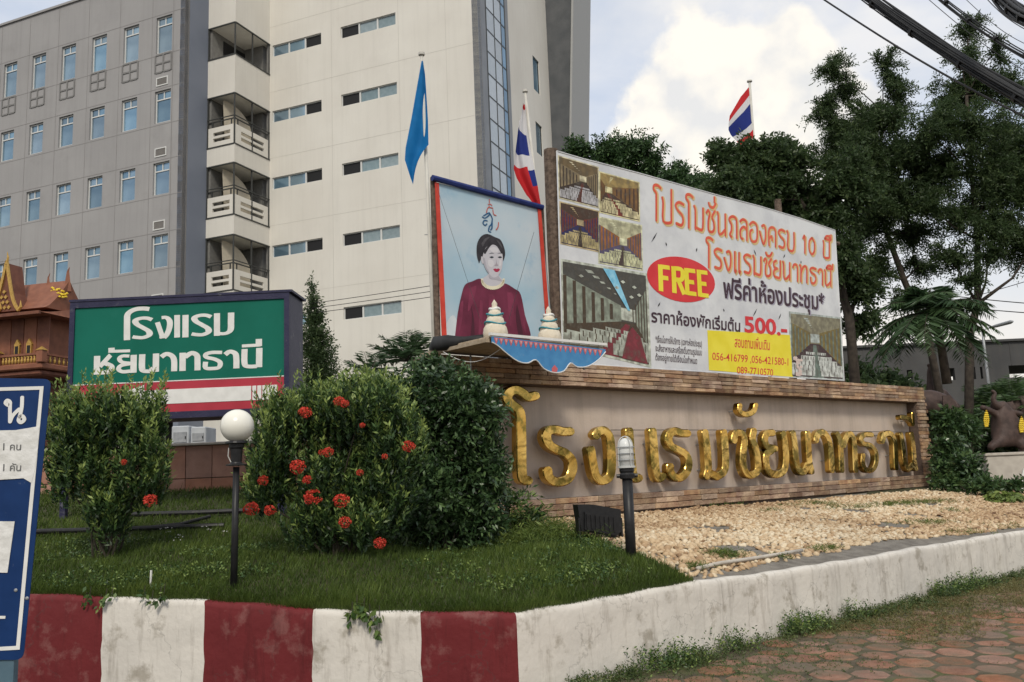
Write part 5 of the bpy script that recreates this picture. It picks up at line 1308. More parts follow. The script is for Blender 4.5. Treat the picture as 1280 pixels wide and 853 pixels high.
# ------------------------------------------------------------------ blue road sign, close at left
def road_sign():
    D = 4.0; c = at(30, 650, D)
    P = Plane(Vector((c.x, c.y, 0)), Vector((1, .10, 0)), Vector((-.10, 1, 0))); B = P.px
    root = thing('blue_road_sign', (B(4, 840)[0] + c.x, c.y, PAVE), 'dark blue metal sign with white border and torn paper notices', 'sign')
    root.location = P.M @ Vector((B(4, 840)[0], 0, PAVE)); WM[root] = Matrix.Translation(root.location)
    TR, BR = B(64, 474), B(29, 825); TL, BL = B(-150, 470), B(-185, 826)
    def rr(TL, TR, BR, BL, r=.03):
        out = []; C = [TL, TR, BR, BL]
        for i in range(4):
            p = np.array(C[i]); a = np.array(C[i-1]) - p; b = np.array(C[(i+1) % 4]) - p; a /= np.hypot(*a); b /= np.hypot(*b)
            p0 = p + a * r; p1 = p + b * r
            for t in (0, .25, .5, .75, 1): out.append(tuple(p0 * (1-t)**2 + 2 * t * (1-t) * p + p1 * t * t))
        return out
    MB().prism(rr(TL, TR, BR, BL, .035), -.001, .004).build('sign_plate', m_signblue, root, P.M)
    # border line: four strips
    ins = lambda a: None
    bt, bb = (B(55, 483), B(25, 812)); 
    q = MB(); w_ = .016
    q.prism([(TL[0], bt[1]), (bt[0], bt[1]), (bt[0] - .002, bt[1] - w_), (TL[0], bt[1] - w_)], -.004, -.002)
    q.prism([(bt[0], bt[1]), (bt[0] - w_, bt[1]), (bb[0] - w_, bb[1]), (bb[0], bb[1])], -.0045, -.002)
    q.prism([(BL[0] + .1, bb[1]), (bb[0], bb[1]), (bb[0] + .001, bb[1] + w_), (BL[0] + .1, bb[1] + w_)], -.004, -.002)
    q.build('border_line', m_wprint, root, P.M)
    # lettering: the last letters of the sign's word
    mb = MB()
    def Q(x, y): return B(x / 3.71, 420 + y / 3.71)
    ww = .0162
    for j, s_ in enumerate(([(40,322),(27,312),(35,300),(48,308),(48,330),(48,400)], [(48,400),(60,372),(80,350),(92,340)],  [(105,285),(103,330),(95,368),(88,392),(100,402),(115,388),(105,372),(92,378)])):
        stroke(mb, [Q(*p) for p in s_], ww, ww, -.004 - .0005 * j, -.002, k=4)
    mb.build('letter', m_wprint, root, P.M)
    mb = MB(); stroke(mb, [Q(*p) for p in [(-70,322),(-62,305),(-45,300),(-20,310),(-12,340),(-12,400)]], ww, ww, -.004, -.002); stroke(mb, [Q(*p) for p in [(-70,345),(-60,372),(-66,400)]], ww, ww, -.0045, -.002); mb.build('letter', m_wprint, root, P.M)
    # papers
    pp = [B(-90, 540), B(20, 538), B(50, 533), B(48, 560), B(44, 588), B(40, 604), B(30, 598), B(-90, 606)]
    MB().prism(pp, -.006, -.003).build('paper_notice', m_paper, root, P.M)
    MB().prism([B(-90, 651), B(19, 652), B(10, 716), B(-90, 714)], -.006, -.003).build('paper_notice', m_paper, root, P.M)
    MB().prism([B(-40, 770), B(7.5, 770), B(7, 773.5), B(-40, 773.5)], -.0045, -.002).build('paper_strip', m_wprint, root, P.M)
    ink = MB(); mm = mat('grey_ink', (.12,.12,.12), rough=.8)
    for t, y in (('คนละ 1 คน', 560), ('คันละ 1 คัน', 586)):
        flat_text(ink, t, [B(-28, y + 3), B(27, y + 3), B(27.5, y - 4), B(-28, y - 4)], -.0075, .01, 0, .56)
    ink.build('notice_print', mm, root, P.M)
    MB().prism([B(-10, 548), B(-3, 544), B(2, 546), B(-6, 552)], -.0068, -.0062).build('notice_print', mm, root, P.M) if False else None
    for px, py in ((34, 748), (20, 738)): 
        a = B(px, py); MB().lathe([(.006, -.003), (.008, 0), (.004, .003)], (0, 0, 0), 8).build('rivet', m_metal, root, P.M @ Matrix.Translation((a[0], -.003, a[1])) @ Matrix.Rotation(R(90), 4, 'X'))
    a = B(7, 840); q = MB(); q.box(a[0] - .035, a[0] + .03, .006, .05, PAVE, BR[1] + .5)
    q.build('post', mat('blue_grey_post', (.06,.11,.15), (.09,.15,.19), rough=.5, sc1=9), root, P.M)
    a = B(-150, 840); MB().box(a[0] - .03, a[0] + .03, .006, .05, PAVE, BR[1] + .5).build('post', bpy.data.materials['blue_grey_post'], root, P.M)
road_sign()

# ------------------------------------------------------------------ globe lamp, bollard lamp, floodlight
def globe_lamp():
    D = 7.35; g_ = at(292, 745, D); g_.z = h(g_.x, g_.y) ; x, y = g_.x, g_.y; z0 = g_.z
    zc = at(296.5, 532.5, D).z; r = 20.5 / F * D; xt = at(296.5, 532.5, D).x
    root = thing('globe_lamp_post', (x, y, z0), 'black lamp post with round opal white globe behind the striped kerb', 'lamp post')
    lean = lambda z: x + (xt - x) * (z - z0) / (zc - z0)
    def T(z, rr): return (lean(z), y, z), rr
    zr = at(295, 581, D).z
    pts = [T(z0 - .1, .03), T(zr - .02, .026)]
    MB().tube([p for p, _ in pts], [q for _, q in pts], 14).build('pole', m_black, root, smooth=True)
    q = MB().lathe([(.03, 0), (.085, .002), (.085, .012), (.05, .02), (.045, .03)], (lean(zr), y, zr - .01), 20).build('collar', m_black, root)
    zz = zr + .02; tops = zc - r * .93
    MB().lathe([(.042, 0), (.046, (tops - zz) * .3), (.05, (tops - zz) * .62), (.06, (tops - zz) * .7), (.062, (tops - zz) * .86), (.09, (tops - zz) * .9), (.085, (tops - zz))], (lean(zz), y, zz), 20).build('lamp_neck', m_black, root, smooth=False)
    MB().tube([(lean(zz) - .035, y - .03, zz), (lean(zz) - .06, y - .03, zz + .05), (lean(zz) - .055, y - .03, zz + .12)], .004, 5).build('bracket', m_cage, root)
    n = 18; MB().lathe([(r * math.sin(math.pi * k / n) + .0001, -r * math.cos(math.pi * k / n)) for k in range(n + 1)], (xt, y, zc), 32).build('globe', m_opal, root, smooth=True)
globe_lamp()
def bollard():
    b = ont(789, 699); D = b.y; x, y, z0 = b.x, b.y, b.z; zt = at(784, 598, D).z
    root = thing('bollard_lamp', (x, y, z0), 'black bollard lamp with caged white lantern between grass and pebbles', 'bollard lamp')
    xt = at(784, 598, D).x; s = D / F
    MB().tube([(x, y, z0 - .15), (xt, y, zt)], 6.4 * s, 18).build('post', m_black, root, smooth=True)
    MB().lathe([(6.6*s, 0), (9.2*s, .01), (9.6*s, 6*s), (8.2*s, 8*s), (9.2*s, 10*s), (9.2*s, 14*s)], (xt, y, zt - .01), 20).build('socket', m_black, root)
    for sg in (-1, 1): MB().tube([(xt + sg * 8 * s, y, zt + 3 * s), (xt + sg * 13 * s, y, zt + 3 * s)], 2.4 * s, 8).build('clamp_screw', m_black, root)
    z1 = zt + 13 * s; 
    MB().lathe([(9.2*s, 0), (9.2*s, 25*s), (8.4*s, 30*s), (6*s, 34*s), (3*s, 36*s), (.1*s, 36.5*s)], (xt, y, z1), 24).build('lantern_glass', mat('frosted_ribbed_glass', (.62,.63,.61), (.7,.7,.68), rough=.3, sc1=8), root, smooth=True)
    MB().lathe([(11*s, 0), (11*s, 2.4*s), (9*s, 2.6*s)], (xt, y, z1 - .4*s), 24).build('lantern_ring', m_cage, root)
    for k in (9, 17, 25): MB().tube([(xt + 10.6 * s * math.cos(a), y + 10.6 * s * math.sin(a), z1 + k * s) for a in np.linspace(0, 2*math.pi, 25)], .6 * s, 5, cap=False).build('cage_ring', m_metal, root)
    for a0 in (R(25), R(115)):
        P = [(xt + 10.6*s*math.cos(a0), y + 10.6*s*math.sin(a0), z1)]
        for t in np.linspace(0, math.pi, 13): P.append((xt + 10.6*s*math.cos(t)*math.cos(a0), y + 10.6*s*math.cos(t)*math.sin(a0), z1 + (26 + 12.5 * math.sin(t)) * s))
        P.append((xt - 10.6*s*math.cos(a0), y - 10.6*s*math.sin(a0), z1)); MB().tube(P, .65 * s, 5).build('cage_bar', m_cage, root)
bollard()
def flood():
    b = ont(752, 677); D = b.y; P = Plane(Vector((b.x, D, 0)), Vector((1, .28, 0)), Vector((-.28, 1, 0))); B = P.px
    root = thing('floodlight', (b.x, b.y, b.z), 'black ribbed floodlight aimed at the gold letters from the pebbles', 'floodlight')
    body = [B(722, 631), B(742, 631), B(776, 637), B(777, 664), B(769, 672), B(727, 664)]
    q = MB().prism(body, 0, .16); q.build('housing', m_black, root, P.M)
    q = MB().prism([B(730, 640), B(768, 645), B(768, 669), B(730, 662)], -.03, -.001).build('back_cover', m_black, root, P.M)
    for k in range(7):
        a = B(732 + k * 5.6, 643 + k * .7); c = B(732 + k * 5.6, 660 + k * .9); MB().box(a[0] - .006, a[0] + .006, -.045, -.031, c[1], a[1]).build('cooling_fin', m_black, root, P.M)
    for px in (724, 777): a = B(px, 650); MB().box(a[0] - .008, a[0] + .008, .0, .1, b.z - .06, a[1] + .02).build('bracket', m_black, root, P.M)
flood()

# ------------------------------------------------------------------ flags and poles
def flagpole(px0, py0, px1, py1, D, lab, r=.028, zlow=None):
    a, b = at(px0, py0, D), at(px1, py1, D); d = (b - a).normalized()
    low = b + d * ((b.z - (zlow if zlow is not None else h(b.x, b.y) - .1)) / -d.z)
    root = thing('flagpole', low, lab, 'flagpole')
    MB().tube([low, a], [r * 1.2, r * .8], 12).build('pole', m_pole, root, smooth=True)
    MB().lathe([(r * .8, 0), (r * 1.7, .01), (r * 1.7, .045), (r * .6, .06)], a, 12).build('finial', m_pole, root)
    for t in (.35, .6):
        p = low.lerp(a, t); MB().tube([p + Vector((-.07, 0, 0)), p + Vector((.02, 0, 0))], .006, 5).build('cleat', m_metal, root)
    return a, low
flagpole(527, 70, 543, 434, 12.1, 'cream flagpole left of the portrait board flying a plain blue flag')
flagpole(656.5, 116, 673, 262, 14.2, 'pale flagpole rising behind the portrait board with a Thai flag')
flagpole(937, 103, 943, 190, 24, 'distant white flagpole above the trees with a Thai flag', r=.045)
def cloth(name, grid, D, mats, mi, lab, thick=0, wave=.06, fw=9):
    """grid: rows of (px,py) from hoist top to bottom; folded cloth"""
    n = len(grid); m = len(grid[0]); K = 5
    G = np.array(grid, float); uu = np.linspace(0, m - 1, (m - 1) * K + 1); vv = np.linspace(0, n - 1, (n - 1) * K + 1)
    V = []
    for v in vv:
        row = [];
        for u in uu:
            a, b = int(min(v, n - 1.0001)), int(min(u, m - 1.0001)); fv, fu = v - a, u - b
            p = G[a, b]*(1-fv)*(1-fu) + G[a+1, b]*fv*(1-fu) + G[a, b+1]*(1-fv)*fu + G[a+1, b+1]*fv*fu
            q = at(p[0], p[1], D); q.y += wave * math.sin(u * fw + v * .6) * min(1, u) ; V.append(tuple(q))
    nu = len(uu); Fc = []; M_ = []
    for i in range(len(vv) - 1):
        for j in range(nu - 1): Fc.append((i*nu+j, i*nu+j+1, (i+1)*nu+j+1, (i+1)*nu+j)); M_.append(mi((uu[j] + .5/K) / (m-1), (vv[i] + .5/K) / (n-1)))
    c = V[0]; me = npmesh(name, np.array(V) - np.array(c), np.array(Fc), mats, smooth=True, mi=M_)
    o = put(name, me, None, Matrix.Translation(c)); tag(o, lab, 'flag')
cloth('blue_flag', [[(527,76),(529,78),(531,92)],[(521,110),(529,115),(533,120)],[(514,150),(526,150),(535,150)],[(507,185),(520,188),(536,182)],[(506,200),(516,205),(530,190)],[(513,222),(516,230),(521,205)]], 12.05, [m_flagb], lambda u, v: 0, 'limp plain blue flag hanging beside the cream facade', wave=-.05, fw=2.6)
def thai(v): return 0 if v < 1/6 or v > 5/6 else (1 if v < 2/6 or v > 4/6 else 2)
cloth('thai_flag', [[(656,130),(654,131),(655,134)],[(659,165),(650,160),(649,150)],[(664,190),(650,190),(645,184)],[(668,212),(655,216),(642,212)],[(672,232),(662,236),(646,225)],[(676,256),(672,258),(658,246)]], 14.15, m_flag,
      lambda u, v: (0 if v*1.0 < .05 else 1 if v < .24 else 2 if v < .45 and u > .1 else 1 if v < .58 else 0) if u > .25 or v < .5 else (1 if v < .62 else 2 if v < .8 else 0), 'limp Thai flag drooping behind the portrait board', wave=.08, fw=4)
cloth('thai_flag', [[(936,109),(926,121),(912,145)],[(937,122),(928,134),(911,154)],[(938,135),(929,146),(911,162)],[(939,150),(931,158),(914,168)],[(941,160),(934,168),(920,175)],[(942,171),(936,178),(926,182)]], 23.95, m_flag, lambda u, v: thai(v), 'small waving Thai flag above the dark trees', wave=.05, fw=3)

# ------------------------------------------------------------------ overhead cables
def cable(p0, p1, D0, D1, r, lab, n=1, spread=.05, ext=.7, sag=.25):
    a, b = at(*p0, D0), at(*p1, D1); d = b - a; a2, b2 = a - d * ext, b + d * ext
    root = None; rr = random.Random(int(p0[0]))
    if n > 1: root = thing('overhead_cable_bundle', b2, lab, 'cables')
    for k in range(n):
        o = Vector((rr.uniform(-spread, spread), rr.uniform(-spread, spread), rr.uniform(-spread, spread) * 1.1)); P = []
        for t in np.linspace(0, 1, 25): P.append(a2.lerp(b2, t) + o * (1 + .12 * math.sin(t * 14 + k)) + Vector((0, 0, -sag * 4 * t * (1 - t) + sag * .75)))
        ob = MB().tube(P, r * rr.uniform(.7, 1.2), 6).build('cable' if n > 1 else 'overhead_cable', m_wire, root, smooth=True)
        if n == 1: tag(ob, lab, 'cable')
    if n > 1:
        for t in (.3, .42, .55, .68):
            c = a2.lerp(b2, t) + Vector((0, 0, -sag * 4 * t * (1 - t) + sag * .75)); dd = d.normalized()
            MB().tube([c - dd * .02, c + dd * .02], spread * 1.25, 10).build('cable_tie', m_wire, root)
cable((1090, 0), (1290, 128), 9, 7.2, .011, 'thick bundle of black cables crossing the upper right sky', 34, .05)
cable((1040, 0), (1285, 140), 9, 7.2, .011, 'single black cable just below the thick cable bundle')
cable((1180, 0), (1290, 72), 9, 7.6, .008, 'thin bundle of black cables above the thick bundle near right edge', 6, .02)
cable((1168, 0), (1290, 86), 9, 7.6, .004, 'thin black cable below the small cable bundle')
cable((1215, 0), (1290, 52), 9, 7.6, .004, 'thin black cable between the corner bundle and the small bundle')
cable((1236, 0), (1290, 40), 9, 7.6, .004, 'thin black cable closest under the corner bundle')
cable((1250, -6), (1300, 26), 7, 6, .011, 'black cable bundle cutting the top right corner', 20, .045)
for k, (p0, p1) in enumerate((((380, 381), (537, 358)), ((380, 387), (537, 365)), ((380, 393), (537, 372)))):
    cable(p0, p1, 22, 20, .008, ('upper', 'middle', 'lowest')[k] + ' of three thin wires crossing the cream facade', ext=.5, sag=.05)
for k, (p0, p1) in enumerate((((1056, 352), (1280, 380)), ((1056, 366), (1280, 392)), ((1070, 405), (1280, 352)))):
    cable(p0, p1, 40, 38, .018, ('upper distant wire sagging behind the trees at right', 'lower distant wire sagging behind the trees at right', 'distant wire rising to the right behind the palm')[k], ext=.4, sag=.3)

# ------------------------------------------------------------------ foliage tools
def unit(a): return a / (np.linalg.norm(a, axis=-1, keepdims=True) + 1e-9)
def leafquads(P, d, L, W, fold=.12):
    n = len(P); rnd = unit(rng.normal(size=(n, 3))); s = unit(np.cross(d, rnd)); nn = np.cross(s, d)
    L = np.broadcast_to(np.asarray(L, float), (n,))[:, None]; W = np.broadcast_to(np.asarray(W, float), (n,))[:, None]
    m = P + d * L * .45 - nn * L * fold
    V = np.stack([P, m + s * W / 2, P + d * L - nn * L * fold * 2.2 - np.array([0, 0, 1]) * L * .06, m - s * W / 2], 1)
    return V.reshape(-1, 3), np.arange(4 * n).reshape(n, 4)
def twigs(C, dr, ln, k, L, W, spread=.9, droop=.2, alt=True, tone=None, grad=.0):
    """k leaves on each of len(C) twigs starting at C, running along dr"""
    n = len(C); t = np.linspace(.12, 1, k); ln = np.broadcast_to(np.asarray(ln, float), (n,))
    P = C[:, None] + dr[:, None] * (ln[:, None, None] * t[None, :, None]) - np.array([0, 0, 1]) * (droop * ln[:, None, None] * (t ** 2)[None, :, None])
    a = rng.uniform(0, 2 * np.pi, (n, 1)) + np.arange(k)[None] * (np.pi if alt else 2.4) + rng.normal(0, .35, (n, k))
    ref = unit(np.cross(dr, unit(rng.normal(size=(n, 3))))); ref2 = np.cross(dr, ref)
    side = ref[:, None] * np.cos(a)[..., None] + ref2[:, None] * np.sin(a)[..., None]
    d = unit(dr[:, None] * .7 + side * spread + rng.normal(0, .12, (n, k, 3)) - np.array([0, 0, .25 * droop]))
    tn = (tone[:, None] if tone is not None else rng.uniform(.2, .8, (n, 1))) + rng.normal(0, .1, (n, k)) + grad * (t[None] - .5)
    Ls = L * rng.uniform(.7, 1.2, (n, k)).ravel()
    V, Fc = leafquads(P.reshape(-1, 3), d.reshape(-1, 3), Ls, Ls * W)
    return V, Fc, np.repeat(np.clip(tn, 0, 1).ravel(), 4)
def join(parts):
    V = []; Fs = []; T = []; o = 0
    for v, f, t in parts: V.append(v); Fs.append(f + o); T.append(t); o += len(v)
    return np.concatenate(V), np.concatenate(Fs), np.concatenate(T)
def ball(n, r0=.0):
    d = unit(rng.normal(size=(n, 3))); return d * (r0 + (1 - r0) * rng.random((n, 1)) ** (1/3) if r0 == 0 else (rng.uniform(r0, 1, (n, 1))))
def foliage(name, clumps, D, ntw, ln, k, L, W, m, parent, up=.3, droop=.2, shell=.35, dj=.6, alt=True, grad=.3, holes=.0, spread=.9, lo=.15, hi=.75, floor=None, sub=0):
    parts = []; vol = np.array([c[2] * c[3] for c in clumps], float); vol /= vol.sum(); cen = []
    for c, w_ in zip(clumps, vol):
        n = max(3, int(ntw * w_)); o = np.array(at(c[0], c[1], D + (c[4] if len(c) > 4 else random.uniform(-dj, dj)))); s = D / F
        rad = np.array([c[2] * s, (c[2] + c[3]) * .5 * s * .9, c[3] * s]); cen.append((o, rad))
        if sub:      # leaves gathered in lumps with gaps between
            ns = max(4, int(n / sub)); S_ = ball(ns, shell) ; b = S_[rng.integers(0, ns, n)] + rng.normal(0, .13, (n, 3))
        else: b = ball(n, shell)
        P = o + b * rad; dr = unit(b + rng.normal(0, .5, (n, 3)) + np.array([0, 0, up]))
        if floor is not None:
            z = hN(P[:, 0], P[:, 1]) + .04; P[:, 2] = np.maximum(P[:, 2], z + rng.uniform(0, .1, n))
        tn = np.clip(lo + (hi - lo) * (.5 * (b[:, 2] * .5 + .5) * 0 + rng.random(n)), 0, 1)
        parts.append(twigs(P - dr * ln * .5, dr, ln, k, L, W, spread, droop, alt, tn, grad))
    V, Fc, T = join(parts)
    put(name, npmesh(name, V, Fc, m, T), parent); return cen
def branches(root, trunk, cen, r0, m, nb=2):
    mb = MB(); P = [Vector(p) for p in trunk]; rs = [r0 * (1 - .65 * i / (len(P) - 1)) for i in range(len(P))]
    mb.tube([Vector(v) for v in [tuple(p) for p in P]], rs, 9)
    mb.build('trunk', m, root, smooth=True)
    for o, rad in cen:
        o = Vector(o); j = min(range(1, len(P)), key=lambda i: (P[i] - o).length + (1.5 if P[i].z > o.z else 0)); a = P[j]; mid = a.lerp(o, .5) + Vector((random.uniform(-.2, .2), 0, -.15 * (o - a).length * .5))
        b = MB(); r1 = rs[j] * .55; b.tube([a, a.lerp(mid, .5) , mid, o], [r1, r1 * .85, r1 * .6, r1 * .3], 6)
        for k in range(3):
            q = Vector(ball(1, .5)[0] * rad * .8); b.tube([mid.lerp(o, .5), o + q * .5, o + q], [r1 * .4, r1 * .25, r1 * .12], 5)
        b.build('limb', m, root, smooth=True)
def tree(label, name, clumps, D, trunk_px, r0, ntw, ln, k, L, W, m, **kw):
    T = [at(x, y, D) for x, y in trunk_px]; T[0].z = min(T[0].z, h(T[0].x, T[0].y) if T[0].y < 30 else .9) - .1
    root = thing(name, T[0], label, 'tree'); cen = foliage('crown', clumps, D, ntw, ln, k, L, W, m, root, **kw); branches(root, T, cen, r0, m_bark); return root

# trees behind the banner and along the right
TK = dict(shell=.1, sub=14, droop=.3, up=.15, grad=.15)
tree('small rounded fresh green tree just right of the tower above the banner photographs', 'broadleaf_tree', [(728,186,20,20),(758,190,24,24),(790,186,34,23),(812,200,22,22),(770,215,50,20),(840,232,30,20)], 36, [(780,400),(780,300),(782,240)], .25, 2800, .7, 9, .17, .42, m_tree2, **TK)
tree('low rounded tree showing between two taller ones above the red banner heading', 'broadleaf_tree', [(850,224,24,20),(878,236,24,22),(905,250,30,25)], 33, [(868,400),(868,300),(866,250)], .2, 1400, .7, 9, .16, .42, m_tree2, **TK)
tree('dense dark broadleaf tree with the small distant flag rising from it', 'broadleaf_tree',
     [(898,190,20,24),(925,200,32,30),(955,190,36,28),(985,205,34,34),(930,235,50,30),(990,250,55,40),(1035,270,35,45),(1050,320,26,40),(1070,350,26,34),(1078,400,22,24),(1060,230,30,40)], 23, [(1068,480),(1062,400),(1040,310),(1000,250)], .16, 7000, .45, 9, .125, .5, m_tree, **TK)
tree('tall open tree with two pointed tops left of the tallest tree', 'slender_tree',
     [(1042,88,20,22),(1050,115,26,24),(1030,140,22,24),(1055,165,40,34),(1042,205,36,36),(1085,215,40,40),(1106,80,16,20),(1118,105,22,26),(1110,145,30,30),(1125,190,36,36),(1110,250,44,36),(1075,285,30,30),(1140,290,30,28),(1095,330,34,26),(1150,330,26,18),(1120,250,50,40),(1160,210,30,34),(1085,150,26,26),(1130,375,30,14),(1075,180,30,40)], 25,
     [(1183,478),(1160,420),(1130,350),(1108,290),(1098,220),(1104,140)], .12, 9500, .5, 12, .105, .34, m_tree, **TK)
tree('tallest dark tree at the right edge with forked bare trunk', 'slender_tree',
     [(1213,40,18,26),(1205,75,22,24),(1196,120,34,34),(1160,165,34,34),(1215,165,40,36),(1258,110,26,34),(1262,165,30,36),(1180,215,42,36),(1240,225,42,36),(1205,265,40,26),(1262,290,26,34),(1236,320,20,16),(1160,255,26,30),(1290,200,30,60),(1296,300,26,50),(1190,320,30,22),(1215,350,20,14),(1270,240,30,40),(1245,60,14,20),(1225,105,26,26),(1185,150,24,26),(1248,200,30,40),(1235,280,40,34)], 24,
     [(1196,480),(1212,420),(1222,380),(1222,300),(1215,220),(1208,120)], .13, 9500, .5, 12, .105, .34, m_tree, **TK)

# palms and cycads
def frond_plant(name, label, c, n, Lf, m, leaf=.3, lw=.09, up=(.3, 1.2), stem=None, droop=.9, pairs=22, cat='palm', az0=0, r=.012):
    root = thing(name, c if stem is None else stem[0], label, cat); c = Vector(c)
    if stem is not None: MB().tube(stem, [stem[2 - 1].length * 0 + .11, .09, .08][:len(stem)], 9).build('trunk', m_bark, root, smooth=True)
    for i in range(n):
        a = az0 + 2.4 * i; el = up[0] + (up[1] - up[0]) * random.random(); d0 = Vector((math.cos(a) * math.cos(el), math.sin(a) * math.cos(el), math.sin(el))); L_ = Lf * random.uniform(.8, 1.1)
        P = [c + d0 * (L_ * t) + Vector((0, 0, -droop * L_ * .6 * t * t)) for t in np.linspace(0, 1, 9)]
        t = np.linspace(.15, .98, pairs); pts = np.array([np.array(P[int(q * 8)]) * (1 - (q * 8 - int(q * 8))) + np.array(P[min(8, int(q * 8) + 1)]) * (q * 8 - int(q * 8)) for q in t])
        tan = unit(np.gradient(pts, axis=0)); sd = unit(np.cross(tan, [0, 0, 1])); parts = []
        for s in (-1, 1):
            d = unit(tan * .55 + sd * s + np.array([0, 0, -.35 * droop]) + rng.normal(0, .08, pts.shape)); LL = leaf * np.sin(np.pi * (.15 + .8 * t)) + .04
            V, Fc = leafquads(pts, d, LL, LL * lw, .03); parts.append((V, Fc, np.full(len(V), random.uniform(.25, .8))))
        mbq = MB(); mbq.tube(P, [r * (1 - .7 * k / 8) for k in range(9)], 4)
        V, Fc, T = join(parts); fr = put('frond', npmesh('frond', V, Fc, m, T), root); mbq.build('rachis', m_stem, fr)
    return root
m_palm = mat('palm_leaflets', 0, tone=[(0,(.02,.045,.018)),(1,(.09,.15,.06)),(.5,(.04,.08,.03))], **LEAF)
m_cyc = mat('cycad_leaflets', 0, tone=[(0,(.035,.07,.025)),(1,(.14,.21,.08)),(.5,(.07,.125,.045))], **LEAF)
pc = at(1163, 392, 20.5)
frond_plant('palm_tree', 'young palm with drooping fronds right of the banner in front of the tall trees', pc, 42, 1.6, m_palm, .48, .11, (-.2, 1.5), [at(1184, 480, 20.5), at(1176, 430, 20.5), pc], 1.0, 34)
frond_plant('cycad', 'large cycad with long stiff fronds behind the rearing elephant', at(1211, 545, 22.6), 30, 1.25, m_cyc, .4, .09, (.2, 1.45), None, .5, 30, 'plant')
frond_plant('cycad', 'cycad at the right edge above the elephants', at(1268, 528, 25.2), 34, 2.0, m_cyc, .5, .1, (.2, 1.4), None, .6, 30, 'plant', .7)
frond_plant('cycad', 'cycad between the standing elephant and the rearing one behind', at(1238, 520, 26.5), 28, 1.7, m_cyc, .5, .1, (.2, 1.4), None, .6, 28, 'plant', .2)
frond_plant('cycad', 'dark spiky cycad in front of the cream facade left of the portrait board', at(508, 452, 19), 20, 1.0, m_palm, .34, .1, (.1, 1.35), None, .35, 22, 'plant', .3)
frond_plant('cycad', 'smaller spiky plant half hidden by lime leaves near the cypress', at(462, 466, 18), 12, .7, m_palm, .26, .1, (.1, 1.2), None, .35, 16, 'plant', .3)
frond_plant('strap_leaf_plant', 'bright strappy leaved plant in front of the elephant plinth', base(1252, 16.5) , 26, .62, m_lime, .14, .35, (.5, 1.3), None, 1.1, 10, 'plant', .3, .006)
# cypress
D = 22; rt = thing('cypress_tree', base(394, D), 'narrow dark cypress standing between the green sign and facade', 'tree')
cc = [(391,360,2.5,14),(392,380,7,14),(393,400,13,16),(394,422,20,18),(396,445,27,20),(398,472,31,22),(398,505,32,28),(398,545,32,34)]
foliage('crown', cc, D, 2600, .34, 9, .09, .4, m_tree, rt, up=1.2, droop=0, shell=.1, dj=.05, grad=.2)
MB().tube([base(394, D), at(393, 370, D)], [.09, .01], 8).build('trunk', m_bark, rt)

# shrubs in the bed
def shrub(name, label, clumps, D, ntw, ln, k, L, W, m, cat='bush', stems=8, bx=None, **kw):
    cx_ = bx or sum(c[0] for c in clumps) / len(clumps); b = base(cx_, D); root = thing(name, b, label, cat)
    cen = foliage('foliage', clumps, D, ntw, ln, k, L, W, m, root, **kw)
    for i in range(stems):
        o, rad = cen[i % len(cen)]; q = Vector(o + ball(1, .3)[0] * rad * .6); a = b + Vector((random.uniform(-.12, .12), random.uniform(-.12, .12), -.05)); md = a.lerp(q, .5) + Vector((random.uniform(-.06, .06), random.uniform(-.06, .06), .06))
        MB().tube([a, a.lerp(md, .5) + Vector((random.uniform(-.03, .03), 0, 0)), md, q], [.012, .010, .008, .004], 5).build('stem', m_stem, root)
    return root
D = 8.7
ix1 = shrub('ixora_bush', 'upright leafy bush with pale shoot tips in front of the green sign', [(128,530,54,38),(180,530,28,40),(88,545,30,45),(110,590,50,48),(176,590,34,50),(138,645,30,34),(75,590,14,36)], D, 1500, .18, 15, .06, .34, m_ixo, up=2.6, droop=-.15, shell=.3, dj=.15, alt=False, grad=.95, spread=.5, lo=.05, hi=.5, stems=14, bx=140)
D = 8.3
ix2 = shrub('ixora_bush', 'wide bush dotted with red flower heads beside the globe lamp', [(400,525,60,40),(455,515,55,40),(492,560,40,62),(350,540,34,46),(338,595,34,52),(415,600,60,55),(470,625,48,52),(405,655,54,34),(455,660,34,26),(325,625,16,20)], D, 3300, .17, 15, .057, .34, m_ixo, up=2.6, droop=-.15, shell=.3, dj=.2, alt=False, grad=.95, spread=.5, lo=.03, hi=.48, stems=16, bx=425)
D = 9.6
shrub('round_bush', 'big rounded dark green bush against the left end of the sign wall', [(540,500,62,52),(585,520,48,50),(500,540,50,60),(560,580,70,70),(600,590,34,60),(520,620,60,60),(585,650,46,44)], D, 5200, .17, 9, .07, .42, m_bush, up=.35, droop=.1, shell=.45, dj=.22, alt=True, grad=.45, spread=.9, lo=.1, hi=.75, stems=10, bx=560)
shrub('lime_shrub', 'lime green arching shrub behind the flowering bush', [(430,482,28,14),(462,476,26,18),(405,492,20,12),(490,482,20,16)], 10.6, 420, .34, 10, .11, .16, m_lime, up=1.2, droop=.7, shell=.1, dj=.2, spread=.5, stems=8, bx=450)
shrub('clipped_shrub', 'dark shrub right of the stone frame end', [(1188,566,20,22),(1208,582,16,18),(1180,592,14,16)], 19, 600, .25, 8, .12, .42, m_bush, shell=.3, stems=4, bx=1195)
shrub('clipped_shrub', 'yellowish bushy shrub under the standing elephant statue', [(1186,528,18,18),(1205,540,20,16)], 20.5, 400, .25, 8, .13, .4, m_tree2, shell=.2, stems=4, bx=1190)
shrub('hedge_plants', 'low leafy edging plants between shrub and pebble bed', [(1190,604,26,9),(1230,606,26,9),(1265,606,22,8),(1210,596,30,10)], 18, 500, .22, 8, .11, .4, m_tree2, shell=.1, stems=3, bx=1220)
